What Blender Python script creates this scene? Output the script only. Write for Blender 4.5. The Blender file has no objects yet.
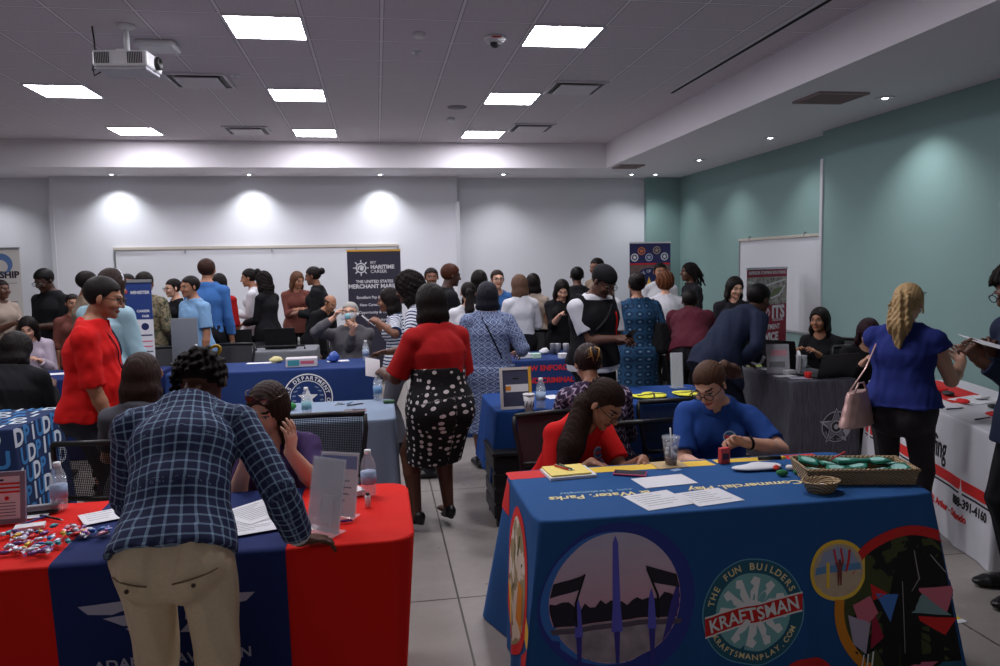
import bpy, bmesh, math, random
import numpy as np
from mathutils import Vector, Matrix
rnd = random.Random(7)
col = bpy.context.scene.collection
scene = bpy.context.scene
PI = math.pi

# ---------------------------------------------------------------- camera
CAM_H = 1.72
YAW, PITCH, ROLL, FPX = .15955, .09119, -.01843, 753.3
cam_data = bpy.data.cameras.new('camera')
cam_data.sensor_width = 36.0
cam_data.lens = 36.0 * FPX / 1000.0
cam_data.clip_start = .05
cam_obj = bpy.data.objects.new('camera', cam_data)
col.objects.link(cam_obj)
_w = Vector((math.sin(YAW)*math.cos(PITCH), math.cos(YAW)*math.cos(PITCH), -math.sin(PITCH)))
_r = Vector((math.cos(YAW), -math.sin(YAW), 0)); _u = _r.cross(_w)
RV = _r*math.cos(ROLL) + _u*math.sin(ROLL); UV = _u*math.cos(ROLL) - _r*math.sin(ROLL)
M_ = Matrix((RV, UV, -_w)).transposed().to_4x4(); M_.translation = Vector((0, 0, CAM_H))
cam_obj.matrix_world = M_
scene.camera = cam_obj

def ray(px, py): return _w + RV*((px-500)/FPX) + UV*((333-py)/FPX)
def onz(px, py, z):
    d = ray(px, py); t = (z-CAM_H)/d.z
    return Vector((d.x*t, d.y*t, z))
def ony(px, py, y):
    d = ray(px, py); t = y/d.y
    return Vector((d.x*t, y, CAM_H+d.z*t))
def onx(px, py, x):
    d = ray(px, py); t = x/d.x
    return Vector((x, d.y*t, CAM_H+d.z*t))

# ---------------------------------------------------------------- world, view
world = bpy.data.worlds.new('world'); scene.world = world
world.use_nodes = True
bg = world.node_tree.nodes['Background']
bg.inputs[0].default_value = (1.0, .95, .97, 1); bg.inputs[1].default_value = .26
scene.view_settings.view_transform = 'Standard'
scene.view_settings.look = 'None'
scene.view_settings.gamma = 1.0
scene.view_settings.use_curve_mapping = False
scene.view_settings.exposure = 0.0
TROFFER_W = 37.0      # emission strength of the ceiling panels
WASH_W = 80.0         # downlight power

# ---------------------------------------------------------------- materials
def lin(c):
    return tuple((x/12.92 if x <= .04045 else ((x+.055)/1.055)**2.4) for x in [v/255 for v in c])
_mats = {}
def mat(name, rgb=(128,128,128), rough=.75, metal=0., bump=0., bscale=60., spec=.4, var=0., alpha=1., trans=0., stretch=None, sheen=0.):
    if name in _mats: return _mats[name]
    m = bpy.data.materials.new(name); m.use_nodes = True
    nt = m.node_tree; b = nt.nodes['Principled BSDF']
    c = lin(rgb)
    b.inputs['Base Color'].default_value = (*c, 1)
    b.inputs['Roughness'].default_value = rough
    b.inputs['Metallic'].default_value = metal
    b.inputs['Specular IOR Level'].default_value = spec
    b.inputs['Alpha'].default_value = alpha
    b.inputs['Transmission Weight'].default_value = trans
    if sheen: b.inputs['Sheen Weight'].default_value = sheen
    if bump or var:
        tc = nt.nodes.new('ShaderNodeTexCoord'); mp = nt.nodes.new('ShaderNodeMapping')
        nt.links.new(tc.outputs['Object'], mp.inputs[0])
        if stretch: mp.inputs['Scale'].default_value = stretch
        n = nt.nodes.new('ShaderNodeTexNoise'); n.inputs['Scale'].default_value = bscale; n.inputs['Detail'].default_value = 5
        nt.links.new(mp.outputs[0], n.inputs['Vector'])
        if bump:
            bp = nt.nodes.new('ShaderNodeBump'); bp.inputs['Strength'].default_value = bump; bp.inputs['Distance'].default_value = .01
            nt.links.new(n.outputs['Fac'], bp.inputs['Height']); nt.links.new(bp.outputs[0], b.inputs['Normal'])
        if var:
            mx = nt.nodes.new('ShaderNodeMix'); mx.data_type = 'RGBA'
            mx.inputs[6].default_value = (*[x*(1-var) for x in c], 1); mx.inputs[7].default_value = (*[min(1, x*(1+var)) for x in c], 1)
            nt.links.new(n.outputs['Fac'], mx.inputs[0]); nt.links.new(mx.outputs[2], b.inputs['Base Color'])
    _mats[name] = m
    return m
def emit(name, rgb, strength):
    if name in _mats: return _mats[name]
    m = bpy.data.materials.new(name); m.use_nodes = True
    b = m.node_tree.nodes['Principled BSDF']
    b.inputs['Base Color'].default_value = (.8, .8, .8, 1)
    b.inputs['Emission Color'].default_value = (*lin(rgb), 1); b.inputs['Emission Strength'].default_value = strength
    _mats[name] = m; return m
class NT:
    """small node-graph writer for patterned materials"""
    def __init__(s, name, rough=.8, coord='Object', attr=None, scale=(1,1,1)):
        s.m = bpy.data.materials.new(name); s.m.use_nodes = True; _mats[name] = s.m
        s.nt = s.m.node_tree; s.b = s.nt.nodes['Principled BSDF']; s.b.inputs['Roughness'].default_value = rough
        s.b.inputs['Specular IOR Level'].default_value = .3
        if attr:
            a = s.nt.nodes.new('ShaderNodeAttribute'); a.attribute_name = attr; src = a.outputs['Vector']
        else:
            a = s.nt.nodes.new('ShaderNodeTexCoord'); src = a.outputs[coord]
        mp = s.nt.nodes.new('ShaderNodeMapping'); mp.inputs['Scale'].default_value = scale
        s.nt.links.new(src, mp.inputs[0]); s.v = mp.outputs[0]
        sp = s.nt.nodes.new('ShaderNodeSeparateXYZ'); s.nt.links.new(s.v, sp.inputs[0]); s.x, s.y, s.z = sp.outputs
    def math(s, op, a, b=None, c=None):
        n = s.nt.nodes.new('ShaderNodeMath'); n.operation = op
        for i, q in enumerate((a, b, c)):
            if q is None: continue
            if isinstance(q, (int, float)): n.inputs[i].default_value = q
            else: s.nt.links.new(q, n.inputs[i])
        return n.outputs[0]
    def mix(s, f, a, b):
        n = s.nt.nodes.new('ShaderNodeMix'); n.data_type = 'RGBA'
        for i, q in ((0, f), (6, a), (7, b)):
            if isinstance(q, tuple): n.inputs[i].default_value = (*lin(q), 1)
            elif isinstance(q, (int, float)): n.inputs[i].default_value = q
            else: s.nt.links.new(q, n.inputs[i])
        return n.outputs[2]
    def noise(s, scale, detail=3, vec=None):
        n = s.nt.nodes.new('ShaderNodeTexNoise'); n.inputs['Scale'].default_value = scale; n.inputs['Detail'].default_value = detail
        s.nt.links.new(vec or s.v, n.inputs['Vector']); return n.outputs['Fac']
    def voro(s, scale, rnd_=1., feature='F1'):
        n = s.nt.nodes.new('ShaderNodeTexVoronoi'); n.inputs['Scale'].default_value = scale; n.feature = feature
        n.inputs['Randomness'].default_value = rnd_; s.nt.links.new(s.v, n.inputs['Vector']); return n.outputs['Distance']
    def col(s, c):
        if isinstance(c, tuple): s.b.inputs['Base Color'].default_value = (*lin(c), 1)
        else: s.nt.links.new(c, s.b.inputs['Base Color'])
        return s
    def bump(s, h, strength=.3, dist=.01):
        n = s.nt.nodes.new('ShaderNodeBump'); n.inputs['Strength'].default_value = strength; n.inputs['Distance'].default_value = dist
        s.nt.links.new(h, n.inputs['Height']); s.nt.links.new(n.outputs[0], s.b.inputs['Normal']); return s

# ---------------------------------------------------------------- objects
def link(o, parent=None):
    col.objects.link(o)
    if parent is not None: o.parent = parent
    return o
def tag(o, label=None, cat=None, group=None, kind=None):
    if label: o['label'] = label
    if cat: o['category'] = cat
    if group: o['group'] = group
    if kind: o['kind'] = kind
    return o
def empty(name, loc=(0,0,0), rz=0., label=None, cat=None, group=None, parent=None):
    o = bpy.data.objects.new(name, None); o.empty_display_size = .05
    o.location = loc; o.rotation_euler = (0, 0, rz); link(o, parent)
    return tag(o, label, cat, group)
def tree(o, parent=None):
    c = o.copy(); col.objects.link(c)
    c.parent = parent
    for ch in [k for k in bpy.data.objects if k.parent is o]: tree(ch, c)
    return c

class MB:
    """collects simple shapes, each with a material, into ONE mesh"""
    def __init__(s): s.v = []; s.f = []; s.mi = []; s.mats = []; s.sm = []
    def _m(s, m):
        if m not in s.mats: s.mats.append(m)
        return s.mats.index(m)
    def add(s, verts, faces, m, smooth=False, M=None):
        o = len(s.v); k = s._m(m)
        for p in verts:
            p = Vector(p)
            s.v.append(M @ p if M is not None else p)
        for f in faces: s.f.append(tuple(o+i for i in f)); s.mi.append(k); s.sm.append(smooth)
        return s
    def box(s, a, b, m, M=None, bev=0.):
        if bev > 0:
            bm = bmesh.new(); bmesh.ops.create_cube(bm, size=1)
            c = [(a[i]+b[i])/2 for i in range(3)]; d = [abs(b[i]-a[i]) for i in range(3)]
            for v in bm.verts: v.co = Vector([c[i]+v.co[i]*d[i] for i in range(3)])
            bev = min(bev, min(d)*.45)
            bmesh.ops.bevel(bm, geom=bm.edges[:], offset=bev, segments=2, affect='EDGES', profile=.5)
            bm.verts.index_update()
            s.add([v.co.copy() for v in bm.verts], [[v.index for v in f.verts] for f in bm.faces], m, False, M); bm.free(); return s
        x0,y0,z0 = a; x1,y1,z1 = b
        return s.add([(x0,y0,z0),(x1,y0,z0),(x1,y1,z0),(x0,y1,z0),(x0,y0,z1),(x1,y0,z1),(x1,y1,z1),(x0,y1,z1)],
                     [(0,3,2,1),(4,5,6,7),(0,1,5,4),(1,2,6,5),(2,3,7,6),(3,0,4,7)], m, False, M)
    def lathe(s, prof, m, n=20, M=None, smooth=True, c=(0,0,0)):
        v = []; f = []
        for r, z in prof:
            for i in range(n):
                a = 2*PI*i/n; v.append((c[0]+r*math.cos(a), c[1]+r*math.sin(a), c[2]+z))
        for j in range(len(prof)-1):
            for i in range(n):
                k = (i+1) % n; f.append((j*n+i, j*n+k, (j+1)*n+k, (j+1)*n+i))
        if prof[0][0] > 1e-6: f.append(tuple(range(n-1, -1, -1)))
        if prof[-1][0] > 1e-6: f.append(tuple((len(prof)-1)*n+i for i in range(n)))
        return s.add(v, f, m, smooth, M)
    def tube(s, pts, r, m, n=8, M=None, closed=False, smooth=True, flat=1.):
        pts = [Vector(p) for p in pts]; v = []; f = []; N = len(pts)
        up = None
        for i, p in enumerate(pts):
            if closed: d = pts[(i+1) % N]-pts[i-1]
            else: d = pts[min(i+1, N-1)]-pts[max(i-1, 0)]
            d = d.normalized() if d.length > 1e-9 else Vector((0,0,1))
            if up is None:
                up = Vector((0,0,1)) if abs(d.z) < .9 else Vector((1,0,0))
            a = d.cross(up).normalized(); b = a.cross(d).normalized(); up = b
            rr = r[i] if isinstance(r, (list, tuple)) else r
            for k in range(n):
                t = 2*PI*k/n; v.append(p + a*(rr*math.cos(t)) + b*(rr*flat*math.sin(t)))
        for j in range(N if closed else N-1):
            for i in range(n):
                k = (i+1) % n; j2 = (j+1) % N
                f.append((j*n+i, j*n+k, j2*n+k, j2*n+i))
        if not closed: f.append(tuple(range(n-1, -1, -1))); f.append(tuple((N-1)*n+i for i in range(n)))
        return s.add(v, f, m, smooth, M)
    def prism(s, poly, z0, z1, m, M=None):
        n = len(poly); v = [(p[0], p[1], z0) for p in poly]+[(p[0], p[1], z1) for p in poly]
        f = [tuple(range(n-1, -1, -1)), tuple(range(n, 2*n))]+[(i, (i+1) % n, n+(i+1) % n, n+i) for i in range(n)]
        return s.add(v, f, m, False, M)
    def sph(s, c, r, m, n=14, M=None):
        if isinstance(r, (int, float)): r = (r, r, r)
        v = []; f = []; h = n//2
        for j in range(h+1):
            t = PI*j/h
            for i in range(n):
                a = 2*PI*i/n; v.append((c[0]+r[0]*math.sin(t)*math.cos(a), c[1]+r[1]*math.sin(t)*math.sin(a), c[2]+r[2]*math.cos(t)))
        for j in range(h):
            for i in range(n):
                k = (i+1) % n; f.append((j*n+i, (j+1)*n+i, (j+1)*n+k, j*n+k))
        return s.add(v, f, m, True, M)
    def build(s, name, parent=None, loc=None, rz=0.):
        me = bpy.data.meshes.new(name); me.from_pydata([tuple(p) for p in s.v], [], s.f)
        for m in s.mats: me.materials.append(m)
        me.polygons.foreach_set('material_index', s.mi); me.polygons.foreach_set('use_smooth', s.sm)
        me.validate(); me.update()
        o = bpy.data.objects.new(name, me)
        if loc is not None: o.location = loc
        if rz: o.rotation_euler = (0, 0, rz)
        return link(o, parent)
def struct(mb, name, parent=None):
    o = mb.build(name, parent)
    if parent is None: o['kind'] = 'structure'
    return o

def text_mesh(body, size, bold=0., ext=.0008, align='CENTER', space=1., wide=1., shear=0.):
    cu = bpy.data.curves.new('lettering', 'FONT'); cu.body = body; cu.size = size; cu.align_x = align; cu.align_y = 'CENTER'
    cu.offset = bold*size; cu.extrude = ext; cu.space_character = space; cu.resolution_u = 3; cu.shear = shear
    cu.space_line = .95
    o = bpy.data.objects.new('tmp', cu)
    me = bpy.data.meshes.new_from_object(o)
    bpy.data.objects.remove(o); bpy.data.curves.remove(cu)
    if wide != 1.:
        for v in me.vertices: v.co.x *= wide
    return me
def text(body, size, m, M, name='lettering', parent=None, warp=None, **k):
    """M places the text's plane; warp maps (x, y, lift) to 3-D instead"""
    me = text_mesh(body, size, **k)
    for v in me.vertices:
        v.co = warp(v.co.x, v.co.y, v.co.z) if warp else M @ v.co
    me.materials.clear(); me.materials.append(m)
    for p in me.polygons: p.material_index = 0
    o = bpy.data.objects.new(name, me)
    return link(o, parent)
def arc_text(body, size, m, cx, cy, r, a0, a1, warp, name='lettering', parent=None, inside=False, **k):
    """text set round a circle; angles in degrees, clockwise from a0 to a1 (or the other way for the lower arc)"""
    mb = MB(); n = len(body)
    for i, ch in enumerate(body):
        if ch == ' ': continue
        a = math.radians(a0+(a1-a0)*(i/(max(1, n-1))))
        me = text_mesh(ch, size, **k)
        rot = a-PI/2 if not inside else a+PI/2
        c, s_ = math.cos(rot), math.sin(rot)
        vs = [warp(cx+r*math.cos(a)+c*v.co.x-s_*v.co.y, cy+r*math.sin(a)+s_*v.co.x+c*v.co.y, v.co.z) for v in me.vertices]
        mb.add(vs, [tuple(p.vertices) for p in me.polygons], m); bpy.data.meshes.remove(me)
    return mb.build(name, parent)
def frame_M(o, x, y):
    """matrix with local x along x, local y along y, origin o"""
    x = Vector(x).normalized(); y = Vector(y); z = x.cross(y).normalized(); y = z.cross(x)
    M = Matrix((x, y, z)).transposed().to_4x4(); M.translation = Vector(o); return M
def disc(n=32, r=1., cx=0., cy=0., ry=None):
    ry = r if ry is None else ry
    return [(cx+r*math.cos(2*PI*i/n), cy+ry*math.sin(2*PI*i/n)) for i in range(n)]
def decal(poly, m, warp, lift=.001, name='printed_patch', parent=None, step=.04, mb=None):
    """a printed patch: polygon cut along a fine grid so that it follows the cloth below it"""
    bm = bmesh.new(); vs = [bm.verts.new((p[0], p[1], 0)) for p in poly]; bm.faces.new(vs)
    xs = [p[0] for p in poly]; ys = [p[1] for p in poly]
    def cut(lo, hi, ax):
        k = math.ceil(lo/step+1e-6)
        while k*step < hi-1e-6:
            co = Vector((0,0,0)); co[ax] = k*step; no = Vector((0,0,0)); no[ax] = 1
            bmesh.ops.bisect_plane(bm, geom=bm.verts[:]+bm.edges[:]+bm.faces[:], plane_co=co, plane_no=no, dist=1e-6); k += 1
    cut(min(xs), max(xs), 0); cut(min(ys), max(ys), 1)
    bm.verts.index_update()
    own = mb is None
    if own: mb = MB()
    mb.add([warp(v.co.x, v.co.y, lift) for v in bm.verts], [[v.index for v in f.verts] for f in bm.faces], m, True); bm.free()
    return mb.build(name, parent) if own else mb
# ---------------------------------------------------------------- signed-distance bodies -> one continuous mesh
def nrm(v):
    v = np.asarray(v, float); n = np.linalg.norm(v); return v/n if n > 1e-9 else np.array([0, 0, 1.])
class Seg:
    """tapered limb of elliptic section from A to B; side = direction of the first radius"""
    def __init__(s, A, B, ra, rb, side=None, k=.02, flatA=False, flatB=False, l0=0., cap=None, ur=None, sub=False):
        s.A = np.asarray(A, float); s.B = np.asarray(B, float)
        s.ra = np.asarray(ra if hasattr(ra, '__len__') else (ra, ra), float); s.rb = np.asarray(rb if hasattr(rb, '__len__') else (rb, rb), float)
        ax = s.B-s.A; s.L = np.linalg.norm(ax); s.ax = ax/s.L if s.L > 1e-9 else np.array([0, 0, 1.])
        sd = np.asarray(side if side is not None else (1, 0, 0), float)
        sd = sd-s.ax*(sd@s.ax)
        if np.linalg.norm(sd) < 1e-3: sd = np.cross(s.ax, (0, 1, 0.))
        s.sd = nrm(sd); s.fw = np.cross(s.ax, s.sd)
        s.ur = ur; s.sub = sub
        s.k = k; s.fa = flatA; s.fb = flatB; s.l0 = l0
        m = max(s.ra.max(), s.rb.max())+.002
        s.lo = np.minimum(s.A, s.B)-m; s.hi = np.maximum(s.A, s.B)+m
    def loc(s, P):
        q = P-s.A; return q@s.sd, q@s.fw, q@s.ax
    def d(s, P):
        a, f, l = s.loc(P)
        t = np.clip(l/max(s.L, 1e-6), 0, 1)
        rx = s.ra[0]+(s.rb[0]-s.ra[0])*t; ry = s.ra[1]+(s.rb[1]-s.ra[1])*t
        ex = l-t*s.L
        rl = np.minimum(rx, ry)
        exr = np.where(((ex > 0) & s.fb) | ((ex < 0) & s.fa), 0., ex)
        k0 = np.sqrt((a/rx)**2+(f/ry)**2+(exr/rl)**2)+1e-9
        k1 = np.sqrt((a/rx**2)**2+(f/ry**2)**2+(exr/rl**2)**2)+1e-9
        d = k0*(k0-1)/k1
        d = np.where(k0 < .3, -np.minimum(rx, ry)*.7, d)
        if s.fa: d = np.maximum(d, -l)
        if s.fb: d = np.maximum(d, l-s.L)
        return d
    def uvw(s, P):
        a, f, l = s.loc(P); r = .5*(s.ra+s.rb)
        return np.arctan2(a/r[0], -f/r[1])*(s.ur or math.sqrt(r[0]*r[1])), l+s.l0, f
class Ell(Seg):
    def __init__(s, c, r, R=None, k=.015, sub=False):
        s.c = np.asarray(c, float); s.r = np.asarray(r, float); s.R = np.eye(3) if R is None else np.asarray(R, float); s.k = k; s.sub = sub
        m = s.r.max()+.002; s.lo = s.c-m; s.hi = s.c+m; s.l0 = 0
    def d(s, P):
        q = (P-s.c)@s.R
        k0 = np.sqrt(((q/s.r)**2).sum(1))+1e-9; k1 = np.sqrt(((q/s.r**2)**2).sum(1))+1e-9
        return np.where(k0 < .25, -s.r.min()*.8, k0*(k0-1)/k1)
    def uvw(s, P):
        q = (P-s.c)@s.R; return q[:, 0], q[:, 2], q[:, 1]
class Fn:
    """takes away everything on the positive side of a function"""
    def __init__(s, f, c, r, k=.004): s.f = f; s.lo = np.asarray(c)-r; s.hi = np.asarray(c)+r; s.k = k; s.sub = True; s.l0 = 0
    def d(s, P): return -s.f(P)
def surface_hit(prims, o, u, far=.4):
    t = np.linspace(far, 0, 200); P = np.asarray(o)+t[:, None]*np.asarray(u); d = field(prims, P); i = np.nonzero(d < 0)[0]
    return P[i[0]] if len(i) else P[-1]
def smin(a, b, k):
    h = np.clip(.5+.5*(b-a)/k, 0, 1); return b+(a-b)*h-k*h*(1-h)
def smax(a, b, k): return -smin(-a, -b, k)
def field(prims, P, cuts=(), warp=None, bl=None):
    d = np.full(len(P), 1.)
    for q in prims:
        m = q.k+.03+(bl or 0)
        idx = np.nonzero(((P > q.lo-m) & (P < q.hi+m)).all(1))[0]
        if len(idx) == 0: continue
        e = q.d(P[idx])
        if getattr(q, 'sub', False): d[idx] = smax(d[idx], -e, q.k)
        else: d[idx] = smin(d[idx], e, q.k)
    for c in cuts: d = smax(d, c(P), .004)
    if warp is not None: d = d+warp(P)
    return d
def polygonise(prims, vox, cuts=(), warp=None):
    add = [q for q in prims if not getattr(q, 'sub', False)]
    lo = np.min([q.lo for q in add], 0)-.03; hi = np.max([q.hi for q in add], 0)+.03
    B = 5
    nb = np.ceil((hi-lo)/(vox*B)).astype(int)+1
    n = nb*B
    # coarse pass at block centres
    g = np.stack(np.meshgrid(*[np.arange(k) for k in nb], indexing='ij'), -1).reshape(-1, 3)
    ctr = lo+(g*B+B/2-.5)*vox
    dc = field(prims, ctr, cuts, warp, bl=vox*B)
    act = np.abs(dc) < vox*B*1.25+.012
    F = np.full(n, 1., np.float32)
    # spread coarse sign
    sg = np.where(dc < 0, -1., 1.).astype(np.float32).reshape(nb)
    F[:] = np.repeat(np.repeat(np.repeat(sg, B, 0), B, 1), B, 2)
    ga = g[act]*B
    off = np.stack(np.meshgrid(*[np.arange(B)]*3, indexing='ij'), -1).reshape(-1, 3)
    I = (ga[:, None, :]+off[None]).reshape(-1, 3)
    for s in range(0, len(I), 400000):
        J = I[s:s+400000]
        F[J[:, 0], J[:, 1], J[:, 2]] = field(prims, lo+J*vox, cuts, warp)
    S = F < 0
    # surface nets
    c = S[:-1, :-1, :-1].astype(np.int8)
    tot = np.zeros(tuple(n-1), np.int8)
    for dx in (0, 1):
        for dy in (0, 1):
            for dz in (0, 1): tot += S[dx:n[0]-1+dx, dy:n[1]-1+dy, dz:n[2]-1+dz]
    cells = np.argwhere((tot > 0) & (tot < 8))
    if len(cells) == 0: return np.zeros((0, 3)), np.zeros((0, 4), int)
    idm = np.full(tuple(n-1), -1, np.int32); idm[cells[:, 0], cells[:, 1], cells[:, 2]] = np.arange(len(cells))
    acc = np.zeros((len(cells), 3)); cnt = np.zeros(len(cells))
    corners = [(0,0,0),(1,0,0),(0,1,0),(1,1,0),(0,0,1),(1,0,1),(0,1,1),(1,1,1)]
    val = [F[cells[:, 0]+a, cells[:, 1]+b, cells[:, 2]+c_] for a, b, c_ in corners]
    for i in range(8):
        for j in range(i+1, 8):
            df = np.array(corners[j])-np.array(corners[i])
            if np.abs(df).sum() != 1: continue
            m = (val[i] < 0) != (val[j] < 0)
            t = val[i][m]/(val[i][m]-val[j][m])
            acc[m] += np.array(corners[i])+t[:, None]*df; cnt[m] += 1
    V = lo+(cells+acc/cnt[:, None])*vox
    Q = []
    for ax in range(3):
        sl0 = [slice(None)]*3; sl1 = [slice(None)]*3
        sl0[ax] = slice(0, -1); sl1[ax] = slice(1, None)
        a = S[tuple(sl0)]; b = S[tuple(sl1)]
        e = np.argwhere(a != b)
        u, w = [(1, 2), (2, 0), (0, 1)][ax]
        ok = (e[:, u] > 0) & (e[:, w] > 0) & (e[:, u] < n[u]-1) & (e[:, w] < n[w]-1)
        e = e[ok]
        fl = a[e[:, 0], e[:, 1], e[:, 2]]
        def gid(du, dw):
            q = e.copy(); q[:, u] -= du; q[:, w] -= dw; return idm[q[:, 0], q[:, 1], q[:, 2]]
        quad = np.stack([gid(1, 1), gid(0, 1), gid(0, 0), gid(1, 0)], 1)
        quad[~fl] = quad[~fl][:, ::-1]
        Q.append(quad)
    Q = np.concatenate(Q)
    return V, Q[(Q >= 0).all(1)]
def vnoise(P, s, seed=0):
    r = np.random.RandomState(seed); o = np.zeros(len(P))
    for i in range(4):
        w = r.normal(size=3)*s*(1+.6*i); o += np.sin(P@w+r.uniform(0, 6.28))/(1+.5*i)
    return o/2.4
def sdf_obj(name, prims, vox, mats_, parent, cuts=(), warp=None, attr=False, pick=None):
    V, Q = polygonise(prims, vox, cuts, warp)
    me = bpy.data.meshes.new(name)
    me.vertices.add(len(V)); me.vertices.foreach_set('co', V.astype(np.float32).ravel())
    me.loops.add(len(Q)*4); me.loops.foreach_set('vertex_index', Q.astype(np.int32).ravel())
    me.polygons.add(len(Q)); me.polygons.foreach_set('loop_start', np.arange(0, len(Q)*4, 4, dtype=np.int32))
    try: me.polygons.foreach_set('loop_total', np.full(len(Q), 4, np.int32))
    except Exception: pass
    me.polygons.foreach_set('use_smooth', np.ones(len(Q), bool))
    for m in (mats_ if isinstance(mats_, (list, tuple)) else [mats_]): me.materials.append(m)
    me.update(calc_edges=True)
    if pick is not None and len(Q):
        me.polygons.foreach_set('material_index', pick(V[Q].mean(1)).astype(np.int32))
    if attr and len(V):
        best = np.full(len(V), 9.); U = np.zeros((len(V), 3))
        for q in prims:
            if getattr(q, 'sub', False) or (attr == 'seg' and isinstance(q, Ell)): continue
            e = q.d(V); m = e < best; best[m] = e[m]; u = q.uvw(V[m]); U[m] = np.stack(u, 1)
        a = me.attributes.new('weave', 'FLOAT_VECTOR', 'POINT'); a.data.foreach_set('vector', U.astype(np.float32).ravel())
    o = bpy.data.objects.new(name, me)
    return link(o, parent)

SKIN = {}
def skin(name, rgb):
    key = 'skin_'+name
    if key not in _mats:
        m = mat(key, rgb, rough=.5, bump=.08, bscale=180, spec=.35)
        m.node_tree.nodes['Principled BSDF'].inputs['Subsurface Weight'].default_value = .08
        m.node_tree.nodes['Principled BSDF'].inputs['Subsurface Radius'].default_value = (.02, .008, .005)
        mat(key+'_lip', tuple(int(a*b) for a, b in zip(rgb, (.80, .55, .55))), rough=.45)
    return _mats[key], _mats[key+'_lip']
def hair_mat(rgb, kind='straight'):
    key = 'hair_%d_%d_%d_%s' % (*rgb, kind)
    if key in _mats: return _mats[key]
    g = NT(key, rough=.5 if kind != 'curly' else .75, attr='weave', scale=(1, 1, 1))
    if kind == 'curly': g2 = g.noise(90, 4)
    else:
        mp = g.nt.nodes.new('ShaderNodeMapping'); mp.inputs['Scale'].default_value = (1, .06, 1); g.nt.links.new(g.v, mp.inputs[0])
        g2 = g.noise(260, 3, mp.outputs[0])
    hi = tuple(min(255, int(c*1.35+3)) for c in rgb); lo_ = tuple(int(c*.5) for c in rgb)
    g.col(g.mix(g2, lo_, hi)); g.bump(g2, .5, .006); g.b.inputs['Specular IOR Level'].default_value = .12
    return g.m
def two_bone(A, T, l1, l2, hint):
    A = np.asarray(A, float); T = np.asarray(T, float); d = T-A; D = np.linalg.norm(d)
    D2 = min(D, (l1+l2)*.995); D2 = max(D2, abs(l1-l2)+.02); u = d/max(D, 1e-6); T = A+u*D2
    a = (l1*l1-l2*l2+D2*D2)/(2*D2); h = math.sqrt(max(l1*l1-a*a, 0))
    hn = np.asarray(hint, float); hn = hn-u*(hn@u); hn = nrm(hn)
    return A+u*a+hn*h, T
def rot_from(x=0, y=0, z=0):
    return np.array((Matrix.Rotation(math.radians(z), 3, 'Z') @ Matrix.Rotation(math.radians(x), 3, 'X') @ Matrix.Rotation(math.radians(y), 3, 'Y')))
def hand_prims(wr, d, n, side, curl=.5, spread=1., s=1., pinch=None):
    """wr wrist, d along the fingers, n out of the palm (the side the fingers close to), side +1 right hand"""
    d = nrm(d); n = np.asarray(n, float); n = nrm(n-d*(n@d)); c = np.cross(d, n)*side   # c points to the thumb side
    pr = [Seg(wr, wr+d*.035*s, (.026*s, .019*s), (.036*s, .015*s), c, .012), Seg(wr+d*.035*s, wr+d*.078*s, (.037*s, .014*s), (.040*s, .012*s), c, .012)]
    ln = [.072, .080, .074, .058]
    for i in range(4):
        o = (.031-.0205*i)*s
        b = wr+d*(.088-.004*abs(i-1.2))*s+c*o
        a0 = (curl*55+3*i)*PI/180; dd = d*math.cos(a0)+n*math.sin(a0)+c*(.10*(1.4-i)*spread); dd = nrm(dd)
        j1 = b+dd*ln[i]*.45*s
        a1 = a0+(curl*75)*PI/180; d2 = nrm(d*math.cos(a1)+n*math.sin(a1)+c*(.08*(1.4-i)*spread)); j2 = j1+d2*ln[i]*.32*s
        a2 = a1+(curl*40)*PI/180; d3 = nrm(d*math.cos(a2)+n*math.sin(a2)+c*(.04*(1.4-i)*spread)); j3 = j2+d3*ln[i]*.25*s
        pr += [Seg(b-d*.012*s, j1, .0092*s, .0086*s, c, .004), Seg(j1, j2, .0085*s, .0078*s, c, .003), Seg(j2, j3, .0076*s, .0064*s, c, .003)]
    b = wr+d*.022*s+c*.026*s; t1 = b+nrm(d*.75+c*.62+n*.28*(.5+curl))*.042*s
    t2 = t1+nrm(d*.85+c*.25+n*(.25+.5*curl))*.032*s; t3 = t2+nrm(d*.9+n*(.2+.7*curl)-c*.1*curl)*.026*s
    pr += [Seg(b, t1, .0145*s, .0115*s, c, .010), Seg(t1, t2, .0108*s, .0098*s, c, .004), Seg(t2, t3, .0098*s, .0080*s, c, .003)]
    return pr
HAIR_N = [0]
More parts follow.
